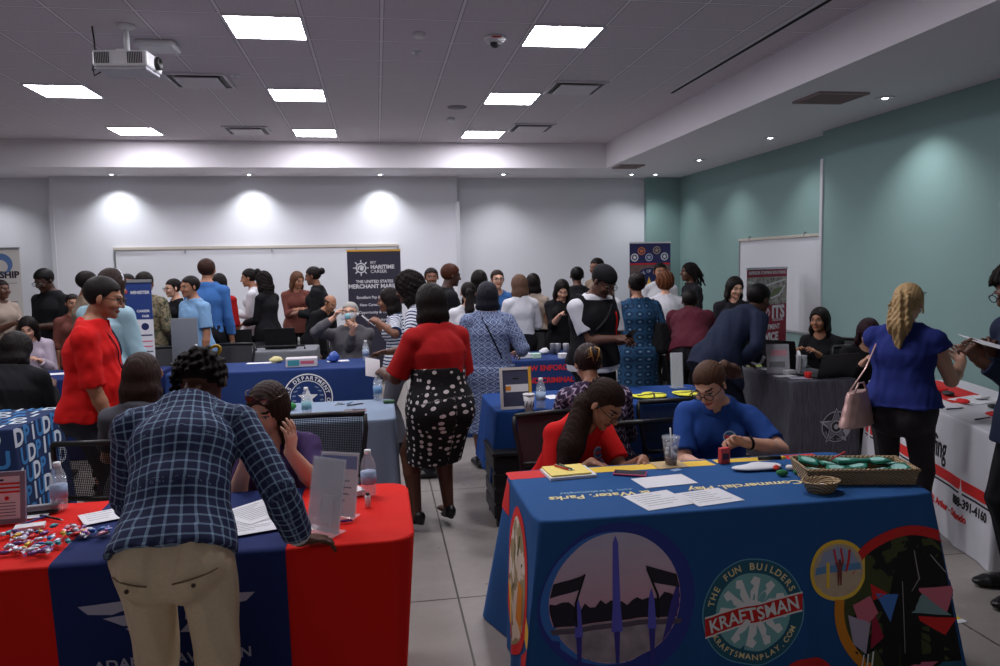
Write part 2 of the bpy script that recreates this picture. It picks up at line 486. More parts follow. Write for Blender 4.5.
def person(x, y, face, label, h=1.70, sk='brown', sit=False, z0=None, lean=0., side_lean=0., twist=0., hr=None, hl=None,
           er=None, el=None, pr_=None, pl_=None, curl=.45, curl_l=None, head=(0,0,0), fem=False, build=1., belly=0., top=None, bottom=None,
           shoes=None, hair=None, specs=None, vox=.007, feet=None, group=None, name='person', knees=None, bust=1., faceless=False,
           hdir_r=None, hdir_l=None, extra=None, hipback=0., headfwd=0., brow=(30,22,18), smile=False, floor=0., hands=True):
    top = dict(top or {}); bottom = dict(bottom or {}); hair = dict(hair or {})
    root = empty(name, (x, y, floor), -math.radians(face), label, 'person', group)
    H = h; s = h/1.70; b = build
    lr = math.radians(lean); sl = math.radians(side_lean)
    def dirv(a, hfrac=1.): return nrm((math.sin(sl)*hfrac, math.sin(a), math.cos(a)))
    hz = z0 if z0 is not None else (.53*H if not sit else .45+.085)
    P0 = np.array([0, -hipback, hz])
    tw = math.radians(twist)
    def sv(f): return np.array([math.cos(tw*f), math.sin(tw*f), 0])
    T = .300*H
    d0, d1, d2 = dirv(lr*.75), dirv(lr*1.0), dirv(lr*1.12)
    P1 = P0+d0*T*.34; P2 = P1+d1*T*.34; P3 = P2+d2*T*.32
    up = d2
    s3 = nrm(sv(1.)-up*(sv(1.)@up)); f3 = np.cross(up, s3)
    # head
    nk = nrm(up*math.cos(.25)+f3*(math.sin(.25)+headfwd))
    hp_, hy, hroll = [math.radians(a) for a in head]
    NB = P3
    Rh = np.array(Matrix.Rotation(tw-hy, 3, 'Z') @ Matrix.Rotation(-hp_-lr*.25, 3, 'X') @ Matrix.Rotation(hroll, 3, 'Y'))
    NE = NB+nk*.040*H
    HC = NE+Rh[:, 2]*.058*H+Rh[:, 1]*.022*s
    hs = s*1.01
    def hd(p): return HC+Rh@(np.array(p)*hs)
    def He(c, r, k=.012, sub=False, R=None): return Ell(hd(c), np.array(r)*hs, Rh if R is None else Rh@R, k, sub)
    def Hs(a, c, ra, rb, k=.01, side=(1,0,0), **kw):
        f_ = lambda r: (np.array(r)*hs if hasattr(r, '__len__') else r*hs)
        return Seg(hd(a), hd(c), f_(ra), f_(rb), Rh@np.array(side, float), k, **kw)
    hw = .0 if fem else .004
    H_ = [He((0,-.012,.030), (.076+hw,.094,.086), .02), He((0,.028,-.020), (.062+hw,.066,.080), .02), He((0,.042,-.072), (.045+hw,.042,.036), .02),
          He((0,.078,-.094), (.020,.018,.016), .02)]
    if not faceless:
        H_ += [Hs((0,.094,.010), (0,.112,-.026), .007, .0115, .008), He((.012,.102,-.030), (.009,.010,.008), .006), He((-.012,.102,-.030), (.009,.010,.008), .006),
               He((0,.084,.024), (.050,.014,.010), .014), He((.032,.100,.004), (.017,.014,.012), .010, True), He((-.032,.100,.004), (.017,.014,.012), .010, True),
               He((.040,.070,-.030), (.022,.020,.020), .015), He((-.040,.070,-.030), (.022,.020,.020), .015),
               He((0,.090,-.058), (.022,.011,.006), .006), He((0,.089,-.066), (.019,.011,.006), .004)]
    H_ += [He((.080+hw,-.004,-.006), (.008,.018,.030), .008, R=rot_from(z=-20)), He((-.080-hw,-.004,-.006), (.008,.018,.030), .008, R=rot_from(z=20))]
    # torso radii
    if fem: R0, R1, R2, R3 = (.168*b,.118*b), (.130*b,.098*b), (.148*b,.108*b), (.118*b,.070)
    else:   R0, R1, R2, R3 = (.160*b,.115*b), (.148*b,.108*b), (.172*b,.118*b), (.140*b,.076)
    R0, R1, R2, R3 = [(a*s, c*s) for a, c in (R0, R1, R2, R3)]
    shw = (.094 if fem else .107)*H*(.6+.4*b)
    def torso(t, tl=None, k=.03, neck=True):
        tl = t if tl is None else tl
        c_ = P0-d0*.05*s
        L = [Seg(c_, P0+d0*.04*s, (R0[0]*.96+tl, R0[1]+tl), (R0[0]+tl, R0[1]+tl), sv(.1), k, l0=-.05*s, ur=.135*s),
             Seg(P0, P1, (R0[0]+tl, R0[1]+tl), (R1[0]+t, R1[1]+t), sv(.3), k, ur=.135*s),
             Seg(P1, P2, (R1[0]+t, R1[1]+t), (R2[0]+t, R2[1]+t), sv(.7), k, l0=T*.34, ur=.135*s),
             Seg(P2, P3-up*.02*s, (R2[0]+t, R2[1]+t), (R3[0]*.8+t, R3[1]+t*.7), s3, k, l0=T*.68, ur=.135*s)]
        if fem and bust:
            for q in (-1, 1): L.append(Ell(P2+s3*q*.072*s*b-up*.005+f3*(R2[1]*.62), np.array([.062,.060,.062])*s*b*bust+t, None, .03))
        if belly: L.append(Ell(P1-d0*.03+np.cross(d1, sv(.5))*(R1[1]*.35+belly*.4), (R1[0]*.95+t, R1[1]*.6+belly+t, .14*s+t), np.stack([sv(.5), np.cross(d1, sv(.5)), d1], 1), .05))
        for q in (-1, 1):
            L.append(Ell(P0+q*sv(.1)*.072*s*b-np.cross(d0, sv(.1))*.055*s*b-d0*.045*s, np.array([.086,.085,.092])*s*(.5+.5*b)+tl, None, .03))
        return L
    # arms
    ua, fa = .170*H, .150*H
    SH = {}; EL = {}; WR = {}
    for q, tgt, hint in ((1, hr, er), (-1, hl, el)):
        S_ = P3+s3*q*shw-up*.040*H+f3*.0
        if tgt is None: tgt = S_+np.array([q*.05*b, .06, -(ua+fa)*.985]) if not sit else np.array([q*.16, .36, .80])
        if hint is None: hint = np.array([q*.35, -1, -.5])
        E_, W_ = two_bone(S_, np.array(tgt, float), ua, fa, hint)
        SH[q], EL[q], WR[q] = S_, E_, W_
    ab = .45+.55*b
    def arms(t, q, upto=9., k=.010, cuff=None):
        """upto 1 = elbow, 2 = wrist"""
        S_, E_, W_ = SH[q], EL[q], WR[q]
        fl = upto < 1.999
        L = [Seg(P3-up*.045*s, S_-up*.006, (.055*s+t, .050*s+t), (.050*s*ab+t, .048*s*ab+t), f3, .02), Seg(P3+up*.015*s, S_-up*.004, (.040*s+t, .036*s+t), (.042*s*ab+t, .040*s*ab+t), f3, .02)]
        sd = np.cross(E_-S_, (0, 1, .1))
        e1 = S_+(E_-S_)*min(1, upto)
        r0, r1 = .050*s*ab, .037*s*ab
        re = r0+(r1-r0)*min(1, upto)
        tt = t*(1.5 if cuff is None else 1)
        L.append(Seg(S_, e1, r0+t, re+(t if upto >= 1 else tt+.006), sd, k, flatB=upto < 1, l0=0.))
        if upto > 1:
            e2 = E_+(W_-E_)*min(1, upto-1)
            m = E_+(W_-E_)*min(.35, (upto-1)*.5)
            L.append(Seg(E_, m, r1+t, .0395*s*ab+t, sd, k, l0=ua)); L.append(Seg(m, e2, .0395*s*ab+t, (.0275*s+(t if upto > 2.5 else (cuff or t+.004))), sd, k, flatB=upto < 5, l0=ua+.1))
        return L
    # legs
    th, sh = .245*H, .245*H
    HJ = {}; KN = {}; AN = {}
    for i, q in enumerate((1, -1)):
        J = P0+np.array([q*.052*H*(.7+.3*b), 0, -.02*s])
        if feet: A_ = np.array(feet[i], float)
        elif sit: A_ = np.array([q*.11, .44, .085])
        else: A_ = np.array([q*.085, 0.0, .075])
        K_, A_ = two_bone(J, A_, th, sh, (q*.15, 1, .2) if knees is None else knees[i])
        HJ[q], KN[q], AN[q] = J, K_, A_
    lb = .5+.5*b
    def legs(t, q, upto=2., flare=0., k=.022):
        J, K_, A_ = HJ[q], KN[q], AN[q]
        L = [Seg(J, K_, (.082*s*lb+t, .088*s*lb+t), (.052*s*lb+t, .054*s*lb+t), (1,0,0), k)]
        if upto > 1:
            e = K_+(A_-K_)*min(1., upto-1); m = K_+(A_-K_)*.32+np.array([0, -.012, 0])
            L.append(Seg(K_, m, .052*s*lb+t, .054*s*lb+t, (1,0,0), .008, l0=th)); L.append(Seg(m, e, .054*s*lb+t, .036*s+t+flare, (1,0,0), .008, flatB=upto <= 2. and t > 0, l0=th+.1))
        return L
    # body
    body = torso(0)+H_+[Seg(NB-up*.03*s, NE+Rh[:, 2]*.01, .062*s*(.4+.6*b) if not fem else .052*s*(.4+.6*b), .052*s if not fem else .045*s, s3, .03)]
    covered_legs = bottom.get('kind') in ('trousers',) 
    for q in (1, -1):
        body += arms(0, q, 9.)
        fwd = nrm(WR[q]-EL[q]); hd_ = (hdir_r if q > 0 else hdir_l); fd = nrm(hd_) if hd_ is not None else fwd
        pn = (pr_ if q > 0 else pl_)
        if pn is None: pn = np.array([-q, .2, 0]) if abs(fwd[2]) > .8 else np.array([-q*.5, 0, -.8])
        cu = curl if (q > 0 or curl_l is None) else curl_l
        if hands: body += hand_prims(WR[q], fd, pn, q, cu, s=s*(1.0 if not fem else .93))
        body += legs(0, q)
        ft = nrm(np.array([q*.18, 1, 0])) if not (sit and False) else np.array([0, 1, 0])
        body.append(Seg(AN[q]+np.array([0, -.02, -.03]), AN[q]+ft*.13*s+np.array([0, 0, -.045]), (.034*s,.034*s), (.036*s,.018*s), (1,0,0), .02))
    sm, slip = sk if isinstance(sk, tuple) else skin(sk, SKINS[sk])
    bmats = [sm, slip, hair_mat(hair.get('rgb', (28,22,20))) if False else mat('brow_%d' % sum(brow), brow, .8), mat('eye_white', (160,150,144), .25, spec=.6), mat('eye_dark', (28,18,14), .2, spec=.7)]
    def pick(Pc):
        q = (Pc-HC)@Rh/hs; X, Y_, Z_ = q[:, 0], q[:, 1], q[:, 2]; o = np.zeros(len(Pc), int)
        front = Y_ > .055
        o[front & (np.abs(Z_+.061) < .0105-.0022*(np.abs(X)/.012)) & (np.abs(X) < .026)] = 1
        ax = np.abs(X)
        o[front & (ax > .014) & (ax < .052) & (np.abs(Z_-.027-(.004-(ax-.033)**2*8)) < .0034)] = 2
        if not faceless:
            ex = (ax-.032)/.0155; ez = (Z_-.005)/.0072
            o[front & (ex*ex+ez*ez < 1)] = 3
            o[front & ((ax-.032)**2+(Z_-.005)**2 < .0062**2)] = 4
            o[front & (ax > .017) & (ax < .048) & (np.abs(Z_-.0125+(ax-.032)**2*14) < .0022)] = 2
        return o
    sdf_obj('body', body, vox, bmats, root, pick=pick)
    # ---- clothing
    tm = top.get('mat'); t = top.get('t', .012)*1.
    fold = top.get('fold', .004)
    def foldwarp(a, seed, sc=22):
        def w(P): return a*np.sin(vnoise(P*np.array([1, 1, .55]), sc, seed)*2.6)
        return w
    if tm:
        tk = top.get('tuck', False); tl = .004 if tk else t+.014
        L = torso(t, tl, k=.035)
        hem = top.get('hem', .06)
        if tk: hem = -.01
        hb = P0-d0*(.05*s+hem)
        fl = top.get('flare', .0)
        L.append(Seg(hb, P0-d0*.02, (R0[0]+tl+.006+fl, R0[1]+tl+.018+fl), (R0[0]+tl+.004, R0[1]+tl+.012), sv(.1), .03, flatA=True, l0=-.02-np.linalg.norm(hb-(P0-d0*.02)), ur=.135*s))
        if not tk and hem > .02 and not sit:
            for q in (1, -1): L.append(Seg(HJ[q]+d0*.02, HJ[q]+(KN[q]-HJ[q])*.5, .088*s*lb+t+.012, .08*s*lb+t+.014, (1,0,0), .03))
        # keep the hem clean: cut below the hem plane
        cuts = [lambda P, o=hb, n=-d0: (P-o)@n]
        if hem > .3: cuts = []
        nr = top.get('neckr', .066 if not fem else .070)*s
        neckhole = Seg(NB-up*.012*s+f3*.006, NB+nk*.16, nr, nr*1.25, s3, .008, sub=True)
        cuts.append(lambda P, o=NB+up*.035*s, n=up: np.where(np.linalg.norm(P-o, axis=1) < .16, (P-o)@n, -1.))
        v = top.get('vneck', 0)
        if v:
            c0 = NB+f3*(R3[1]*.9)-up*.02*s
            L.append(Ell(c0, (.045*s+.2*v, .06, .05+v), np.stack([s3, f3, up], 1), .01, sub=True))
        sl_ = top.get('sleeve', .65)
        if isinstance(sl_, (int, float)): sl_ = (sl_, sl_)
        for q, u in ((1, sl_[0]), (-1, sl_[1])):
            if u > 0: L += arms(t*.9, q, u)
            else: L += [Seg(P3-up*.03*s, SH[q]+(P3-SH[q])*.25, .055*s+t, .050*s+t, f3, .03, flatB=True)]
        L.append(neckhole); shirtL = L
        shirt = sdf_obj(top.get('name', 'shirt'), L, top.get('vox', max(vox, .007)), tm, root, cuts=cuts, warp=foldwarp(fold, int(abs(x*97+y*31)) % 1000) if fold else None, attr='seg')
        if top.get('collar'):
            cm = top.get('collar_mat', tm); q1 = NB-up*.022*s+f3*.004; q2 = NB+nk*.036*s
            c_ = [Seg(q1, q2, (.100*s, .092*s), (.082*s, .080*s), s3, .005, flatA=True, flatB=True), Seg(q1+(q2-q1)*.35, q2+nk*.02, (.074*s,.070*s), (.070*s,.070*s), s3, .004, sub=True),
                  Ell(q2+f3*.075*s-nk*.012, (.022, .045, .045), None, .004, True)]
            sdf_obj('collar', c_, .006, cm, root, attr='seg')
        if top.get('badge'):
            bm_, br = top['badge']; c0 = surface_hit(shirtL, P2+s3*(-.070*s)+up*.035, f3); mb = MB()
            e = .02; ta = surface_hit(shirtL, P2+s3*(-.070*s+e)+up*.035, f3)-c0; tb = surface_hit(shirtL, P2+s3*(-.070*s)+up*(.035+e), f3)-c0; nn_ = nrm(np.cross(tb, ta)); ta = -ta
            Mq = Matrix((Vector(nrm(ta)), Vector(np.cross(nn_, nrm(ta))), Vector(nn_))).transposed().to_4x4(); Mq.translation = Vector(c0)
            mb.prism(disc(24, br), -.006, .005, bm_, Mq); mb.prism(disc(24, br*.8), .005, .0055, mat('badge_blue', (50,90,130), .6), Mq); mb.box((-br*.85,-br*.22,.0055), (br*.85,br*.22,.0062), mat('badge_red', (190,60,60), .6), Mq); mb.build('chest_badge', root)
    over = top.get('over')      # vest / apron / jacket over the shirt
    if over:
        shirtL0 = None
        t2 = over.get('t', .024); L = torso(t2, t2+.012, k=.035); hb = P0-d0*(.05*s+over.get('hem', .0))
        L.append(Seg(P0-d0*.02, hb, (R0[0]+t2+.002, R0[1]+t2+.008), (R0[0]+t2+.004, R0[1]+t2+.012), sv(.1), .03, flatB=True))
        nbp = NB-up*.01
        cuts = [lambda P, o=hb, n=-d0: (P-o)@n, lambda P, o=nbp, n=up: np.where(np.linalg.norm(P-o, axis=1) < .16, (P-o)@n, -1.)]
        if over.get('open'):
            L.append(Seg(NB+f3*.14, P0+np.cross(d0, sv(.1))*.2-d0*.15, (over['open'], .12), (over['open']*1.3, .12), s3, .008)); L[-1].sub = True
        so = over.get('sleeve', 0)
        for q in (1, -1):
            L += arms(t2*.9, q, so) if so else [Seg(P3-up*.03*s, SH[q]+(P3-SH[q])*.2, .055*s+t2, .05*s+t2, f3, .03, flatB=True)]
        shirtL = L; sdf_obj(over.get('name', 'vest'), L, max(vox, .007), over['mat'], root, cuts=cuts, attr=True, warp=foldwarp(.003, 5))
    bk = bottom.get('kind')
    if bk == 'trousers':
        t = bottom.get('t', .012); L = []
        wz = P0+d0*(bottom.get('rise', .07)*s)
        L += [q for q in torso(t, k=.03)[:2]]+torso(t)[-2:]
        for q in (1, -1): L += legs(t, q, bottom.get('upto', 1.93), flare=bottom.get('flare', .012))
        cuts = [lambda P, o=wz, n=d0: np.where((P[:, 2] > hz-.25) & (P[:, 1] < P0[1]+(.13 if sit else .3)), (P-o)@n, -1.)]
        sdf_obj(bottom.get('name', 'trousers'), L, bottom.get('vox', max(vox, .008)), bottom['mat'], root, cuts=cuts, warp=foldwarp(bottom.get('fold', .004), 11, 26), attr='seg')
    elif bk == 'skirt':
        t = bottom.get('t', .014); L = torso(t, k=.03)[:(3 if bottom.get('rise', .09) > .17 else 2)]+torso(t)[-2:]; wz = P0+d0*(bottom.get('rise', .09)*s)
        zt = bottom.get('to', .48); m = (AN[1]+AN[-1])/2; kn = (KN[1]+KN[-1])/2
        hem_c = np.array([P0[0]*.5+kn[0]*.5, (P0[1]+kn[1])/2*.6+m[1]*.2, zt])
        w = bottom.get('w', .185)*s*lb
        L.append(Seg(P0-d0*.03, hem_c, (R0[0]+t+.008, R0[1]+t+.02), (w, bottom.get('wd', w*.82)), (1,0,0), .04, flatB=True, l0=.1, ur=.135*s))
        cuts = [lambda P, o=wz, n=d0: np.where(P[:, 2] > hz-.25, (P-o)@n, -1.), lambda P, z=zt: z-P[:, 2]]
        sdf_obj(bottom.get('name', 'skirt'), L, bottom.get('vox', max(vox, .008)), bottom['mat'], root, cuts=cuts, warp=foldwarp(bottom.get('fold', .004), 13, 18), attr='seg')
    # ---- shoes
    if shoes:
        for q in (1, -1):
            ft = nrm(np.array([q*.18, 1, 0])); A_ = AN[q]; sd = np.cross(ft, (0,0,1)); g0 = -.055+.0
            zf = A_[2]-.075
            if shoes.get('heel'):
                hh = shoes['heel']
                L = [Seg(A_+np.array([0,0,-.05])-ft*.03, A_+ft*.09*s+np.array([0,0,-.062-hh*.3]), (.036,.022), (.040,.020), sd, .02), Seg(A_+ft*.09*s+np.array([0,0,-.062-hh*.3]), A_+ft*.16*s+np.array([0,0,-.062-hh*.35]), (.040,.016), (.018,.010), sd, .02),
                     Seg(A_-ft*.045+np.array([0,0,-.03]), A_-ft*.05+np.array([0,0,-.075-hh*.4]), .022, .008, sd, .01), Ell(A_-ft*.03+np.array([0,0,-.02]), (.036,.036,.035), None, .02)]
            else:
                L = [Seg(np.array([A_[0],A_[1],zf+.034])-ft*.035, np.array([A_[0],A_[1],zf+.032])+ft*.15*s, (.044,.032), (.050,.028), sd, .02),
                     Ell(np.array([A_[0],A_[1],zf+.07])+ft*.01, (.045,.05,.05), None, .02), Ell(np.array([A_[0],A_[1],zf+.028])+ft*.17*s, (.042,.06,.024), None, .02)]
            cuts = [lambda P, z=zf+.002: z-P[:, 2]]
            sdf_obj('shoe', L, .006, shoes['mat'], root, cuts=cuts)
    # ---- hair
    st = hair.get('style')
    if st:
        rgb = hair.get('rgb', (24,19,18)); kind = 'curly' if hair.get('kind') == 'curly' or st in ('curly', 'afro', 'twists', 'locs') else 'straight'
        hm = hair.get('mat') or hair_mat(rgb, kind); g = hair.get('t', .007 if st in ('short', 'buzz', 'bald_sides', 'bun', 'ponytail', 'claw') else .013)
        L = []; cuts = []; wv = None
        def cap(g, low=-.03, front=.050, top_=.0, nape=-.075):
            out = [He((0,-.016,.032), (.078+hw+g,.096+g,.088+g+top_), .02)]
            # face window and everything low and forward is cut away
            out.append(He((0,.135,-.035), (.075+g+(.012 if fem else .004),.092,.115+front*.3), .010, True))
            return out
        fl = hair.get('low', -.02)
        L = cap(g, top_=hair.get('top', 0), front=hair.get('hairline', .05))
        def lowcut(P, zf=fl, zb=hair.get('nape', -.085)):
            q = (P-HC)@Rh/hs; lim = np.interp(q[:, 1], [-.07, -.02, .012, .035, .05], [zb, zf-.03, zf, .03, .055]); return (lim-q[:, 2])*.9
        if st in ('short', 'buzz', 'bald_sides', 'bun', 'ponytail', 'curly_short', 'afro', 'claw'): L.append(Fn(lowcut, HC, .3))
        dn = np.array(hair.get('dir', nrm(-up+np.array([0,-.12,-.6])) if lean < 40 else np.array([0, .1, -1.])), float)
        ln = hair.get('len', .25)
        if st in ('long', 'curly', 'bob', 'half'):
            w = hair.get('w', .085)
            bk_ = hd((0,-.045,-.01)); nk_ = hd((0,-.060,-.085))
            back = hair.get('back', .03)
            e = nk_+nrm(dn)*ln-f3*back*0
            wv = lambda P: .0016*np.sin(((P-HC)@Rh)[:, 0]*420+np.sin(P[:, 2]*14)*1.2)+.0014*np.sin(((P-HC)@Rh)[:, 1]*300+np.sin(P[:, 2]*18))
            L.append(Seg(bk_, nk_, ((.080+g)*hs, (.062+g)*hs), (w*hs, .052*hs), Rh[:, 0], .03))
            L.append(Seg(nk_, e, (w*hs, .050*hs), (w*hs*hair.get('taper', .75), .026*hs), Rh[:, 0], .03, l0=.1))
            if hair.get('sides', 1):
                for q in (-1, 1):
                    a_ = hd((q*.074,-.008,.02)); b_ = hd((q*.084,-.012,-.10)); c_ = b_+nrm(dn+np.array(hair.get('sdir', (0,0,0))))*ln*hair.get('slen', .55)
                    L.append(Seg(a_, b_, (.016*hs,.040*hs), (.020*hs,.038*hs), Rh[:, 0], .025)); L.append(Seg(b_, c_, (.022*hs,.040*hs), (.014*hs,.024*hs), Rh[:, 0], .025, l0=.1))
            if st == 'curly':
                wv = lambda P: .010*vnoise(P, 75, 3)+.006*vnoise(P, 150, 4)
        elif st in ('bun', 'claw'):
            bz = hair.get('bunz', .02); br = hair.get('bunr', .045)
            L.append(He((0,-.115-br*.35,bz), (br*1.1,br*.9,br), .012)); wv = lambda P: .002*np.sin(((P-HC)@Rh)[:, 0]*300)
        elif st == 'ponytail':
            p0 = hd((0,-.100 if hair.get('drop') else -.108,hair.get('pz', .03))); p1 = p0+Rh@np.array([hair.get('px', 0)*.5,-.045,-.02])*hs if not hair.get('drop') else p0+nrm(dn)*.06; p2 = p1+nrm(dn+np.array([hair.get('px', 0)*2,-.1,0]))*ln*.5; p3 = p2+nrm(dn)*ln*.5
            r = hair.get('pr', .032)
            L += [Seg(p0, p1, .020, r, None, .012), Seg(p1, p2, r, r*1.15, None, .02, l0=.05), Seg(p2, p3, r*1.15, r*.35, None, .02, l0=.15)]
            cw = hair.get('wavy', .003)
            wv = lambda P: cw*vnoise(P, 60, 3)*np.clip(((p0-P)@Rh[:, 1]+.01)/.04, 0, 1)+.0012*np.sin(((P-HC)@Rh)[:, 0]*400)
        elif st == 'afro':
            wv = lambda P: .006*vnoise(P, 120, 3)+.004*vnoise(P, 240, 5)
        elif st in ('curly_short',):
            wv = lambda P: .013*vnoise(P, 95, 3)
        elif st in ('locs', 'twists'):
            n = hair.get('n', 22); r = hair.get('r', .011)
            rr = random.Random(int(x*50)+9)
            for i in range(n):
                a = 2*PI*(i*.618 % 1); zz = .10-.16*((i+.5)/n)
                # start on the skull, away from the face
                az = -PI/2+(a-PI)*.62
                p = np.array([math.cos(az)*.083, math.sin(az)*.10-.01, .03+zz*.6])
                a0 = hd(p*.95); a1 = hd(p*hair.get('out', 1.12)+np.array([0,-.01,-.045])); a2 = a1+nrm(dn+np.array([rr.uniform(-.25,.25), rr.uniform(-.25,.15), 0]))*ln*rr.uniform(.7, 1.1)
                L += [Seg(a0, a1, r, r, None, .006), Seg(a1, a2, r, r*.75, None, .006, l0=.05)]
            wv = lambda P: .002*np.sin(P[:, 2]*260)
        if st == 'bald_sides':
            cuts.append(lambda P: ((P-HC)@Rh)[:, 2]/hs-.045)
        if fem and st in ('long', 'bun', 'ponytail', 'claw', 'half', 'bob') and hair.get('part', 1): L.append(Hs((.012,.10,.085), (.006,.0,.132+g), .0035, .0035, .006, sub=True))
        for e_ in hair.get('extra', ()): L.append(Hs(*e_) if len(e_) > 3 else He(*e_))
        ho = sdf_obj('hair', L, min(vox, .006), hm, root, cuts=cuts, warp=wv, attr=True)
        if st == 'claw':
            mb = MB(); cm = mat('tortoise_clip', (150,110,50), .3)
            for q in (-1, 1):
                mb.tube([hd((q*.012,-.150,.055)), hd((q*.028,-.185,.03)), hd((q*.022,-.178,-.01)), hd((q*.008,-.150,-.035))], .005, cm, 6)
                for j in range(4): mb.tube([hd((q*.026,-.180,.035-.015*j)), hd((q*.045,-.150,.03-.015*j))], .003, cm, 5)
            mb.build('claw_clip', root)
    hat = hair.get('cap')
    if hat:
        L = [He((0,-.012,.048), (.090+hw,.108,.082), .01)]
        cuts = [lambda P: .030-((P-HC)@Rh)[:, 2]/hs-.12*0]
        sdf_obj('cap', L, .006, hat, root, cuts=cuts)
        if hair.get('brim', True):
            mb = MB(); br = [( .062*math.cos(a), .085+.075*math.sin(a)) for a in np.linspace(0, PI, 14)]
            Mh = Matrix([list(r) for r in Rh]).to_4x4(); Mh.translation = Vector(HC)
            mb.prism(br, .030, .036, hat, Mh); mb.build('cap_brim', root)
    # ---- glasses
    if specs:
        mb = MB(); Mh = Matrix([list(r) for r in Rh]).to_4x4(); Mh.translation = Vector(HC)
        fm = mat('black_frame', (16,14,14), .3); lm = mat('lens_glass', (200,205,215), .05, alpha=.12)
        dz, dy = (0, 0)
        if specs in ('sun_up',): dz, dy = .088, -.030; lm = mat('amber_lens', (70,45,20), .08, spec=.9); fm = mat('tortoise_frame', (74,44,20), .25)
        if specs == 'sun_up2': dz, dy = .075, -.012; lm = mat('dark_lens', (20,16,16), .08, spec=.9)
        fm = mat('gilt_frame', (120,100,60), .3, .6) if specs == 'gilt' else fm
        for q in (-1, 1):
            ring = [(q*.034+.026*math.cos(a), .112+dy-.004*abs(math.cos(a)), .002+dz+.019*math.sin(a)) for a in np.linspace(0, 2*PI, 20, endpoint=False)]
            ring = [tuple(np.array(p)*hs) for p in ring]
            mb.tube(ring, .0024, fm, 6, Mh, closed=True)
            mb.add(ring, [tuple(range(20))], lm, False, Mh)
            mb.tube([np.array((q*.060,.108+dy,.006+dz))*hs, np.array((q*.083,.06+dy,.008+dz))*hs, np.array((q*.086,.0+dy*.3,.006+dz*.9))*hs], .0022, fm, 6, Mh)
        mb.tube([np.array((-.010,.113+dy,.006+dz))*hs, np.array((.010,.113+dy,.006+dz))*hs], .0022, fm, 6, Mh)
        mb.build('glasses' if not specs.startswith('sun') else 'sunglasses', root)
    info = dict(shirtL=(shirtL if tm else body), root=root, P0=P0, P1=P1, P2=P2, P3=P3, HC=HC, Rh=Rh, WR=WR, EL=EL, SH=SH, up=up, f3=f3, s3=s3, R0=R0, R1=R1, R2=R2, hs=hs, hd=hd, AN=AN, KN=KN, HJ=HJ, d0=d0)
    th_ = -math.radians(face); Mw = Matrix.Translation((x, y, floor)) @ Matrix.Rotation(th_, 4, 'Z'); info['M'] = Mw
    info['w'] = lambda p: Mw @ Vector(p)
    if extra: extra(info)
    return info
SKINS = dict(deep=(66,42,32), dark=(88,56,42), brown=(122,80,60), tan=(160,112,86), olive=(176,130,104), light=(205,158,134), pale=(214,172,152))
# ---------------------------------------------------------------- the room
CZ, SZ = 3.66, 3.263          # ceiling, soffit
YB, YS = 13.35, 13.6          # back wall: middle bay, side bays
XN, XF = 5.44, 5.62           # right wall: near part, far part
m_white = mat('wall_paint_white', (212,213,220), .85, bump=.05, bscale=120)
m_soff = mat('soffit_paint', (224,220,226), .85)
m_teal = mat('wall_paint_teal', (132,160,158), .8, bump=.05, bscale=120)
m_metal = mat('brushed_metal', (170,172,176), .35, .8)
m_blk = mat('black_plastic', (22,22,24), .45)
m_dgrey = mat('dark_grey_plastic', (48,48,52), .5)
m_wht = mat('white_plastic', (215,215,218), .45)
# floor: large polished tiles with thin joints
g = NT('polished_floor', .32)
fx = g.math('FRACT', g.math('DIVIDE', g.math('ADD', g.x, 20*1.15-.36), 1.15)); fy = g.math('FRACT', g.math('DIVIDE', g.math('ADD', g.y, 20*1.9-3.755), 1.9))
def near0(f, w): return g.math('MAXIMUM', g.math('LESS_THAN', f, w), g.math('GREATER_THAN', f, 1-w))
jn = g.math('MAXIMUM', near0(fx, .0045), near0(fy, .0028))
n1 = g.noise(1.6, 6); n2 = g.noise(14, 5)
base = g.mix(n1, (138,131,126), (166,159,154)); base = g.mix(g.math('MULTIPLY', n2, .5), base, (128,121,117))
g.col(g.mix(jn, base, (72,66,62)))
g.nt.links.new(g.math('ADD', g.math('MULTIPLY', n2, .25), .20), g.b.inputs['Roughness'])
m = MB(); m.box((-9, -3, -.05), (6.2, 14.0, 0), g.m); struct(m, 'floor')
# ceiling: 610 mm lay-in grid
g = NT('ceiling_tiles', .9)
X0 = -1.12
gx = g.math('FRACT', g.math('DIVIDE', g.math('ADD', g.x, 40*.61-X0), .61)); gy = g.math('FRACT', g.math('DIVIDE', g.math('ADD', g.y, 40*.61-6.19), .61))
bar = g.math('MAXIMUM', near0(gx, .020), near0(gy, .020))
lip = g.math('MAXIMUM', near0(gx, .032), near0(gy, .032))
sp = g.noise(140, 4); t = g.mix(g.math('GREATER_THAN', sp, .60), (205,198,205), (184,177,184))
t = g.mix(lip, t, (150,145,152)); g.col(g.mix(bar, t, (226,222,228))); g.bump(g.math('SUBTRACT', 1, bar), .3, .004)
m = MB(); m.box((-9, -3, CZ), (4.0, 12.3, CZ+.1), g.m)
struct(m, 'ceiling')
m = MB(); m.box((-9, 12.16, SZ), (XF+.3, YS+.2, CZ), m_soff); m.box((3.78, -3, SZ), (XF+.3, 12.16, CZ), m_soff); struct(m, 'ceiling_soffit')
m = MB(); m.box((-5.19, YB, 0), (1.43, YS+.1, SZ), m_white); m.box((-9, YS, 0), (-5.19, YS+.1, SZ), m_white); m.box((1.43, YS, 0), (4.96, YS+.1, SZ), m_white)
struct(m, 'wall_back')
m = MB(); m.box((4.96, YS-.12, 0), (XF+.1, YS+.1, SZ), m_teal); m.box((XF, 8.64, 0), (XF+.1, YS, SZ), m_teal); m.box((XN, -3, 0), (XF+.1, 8.64, SZ), m_teal)
struct(m, 'wall_right')
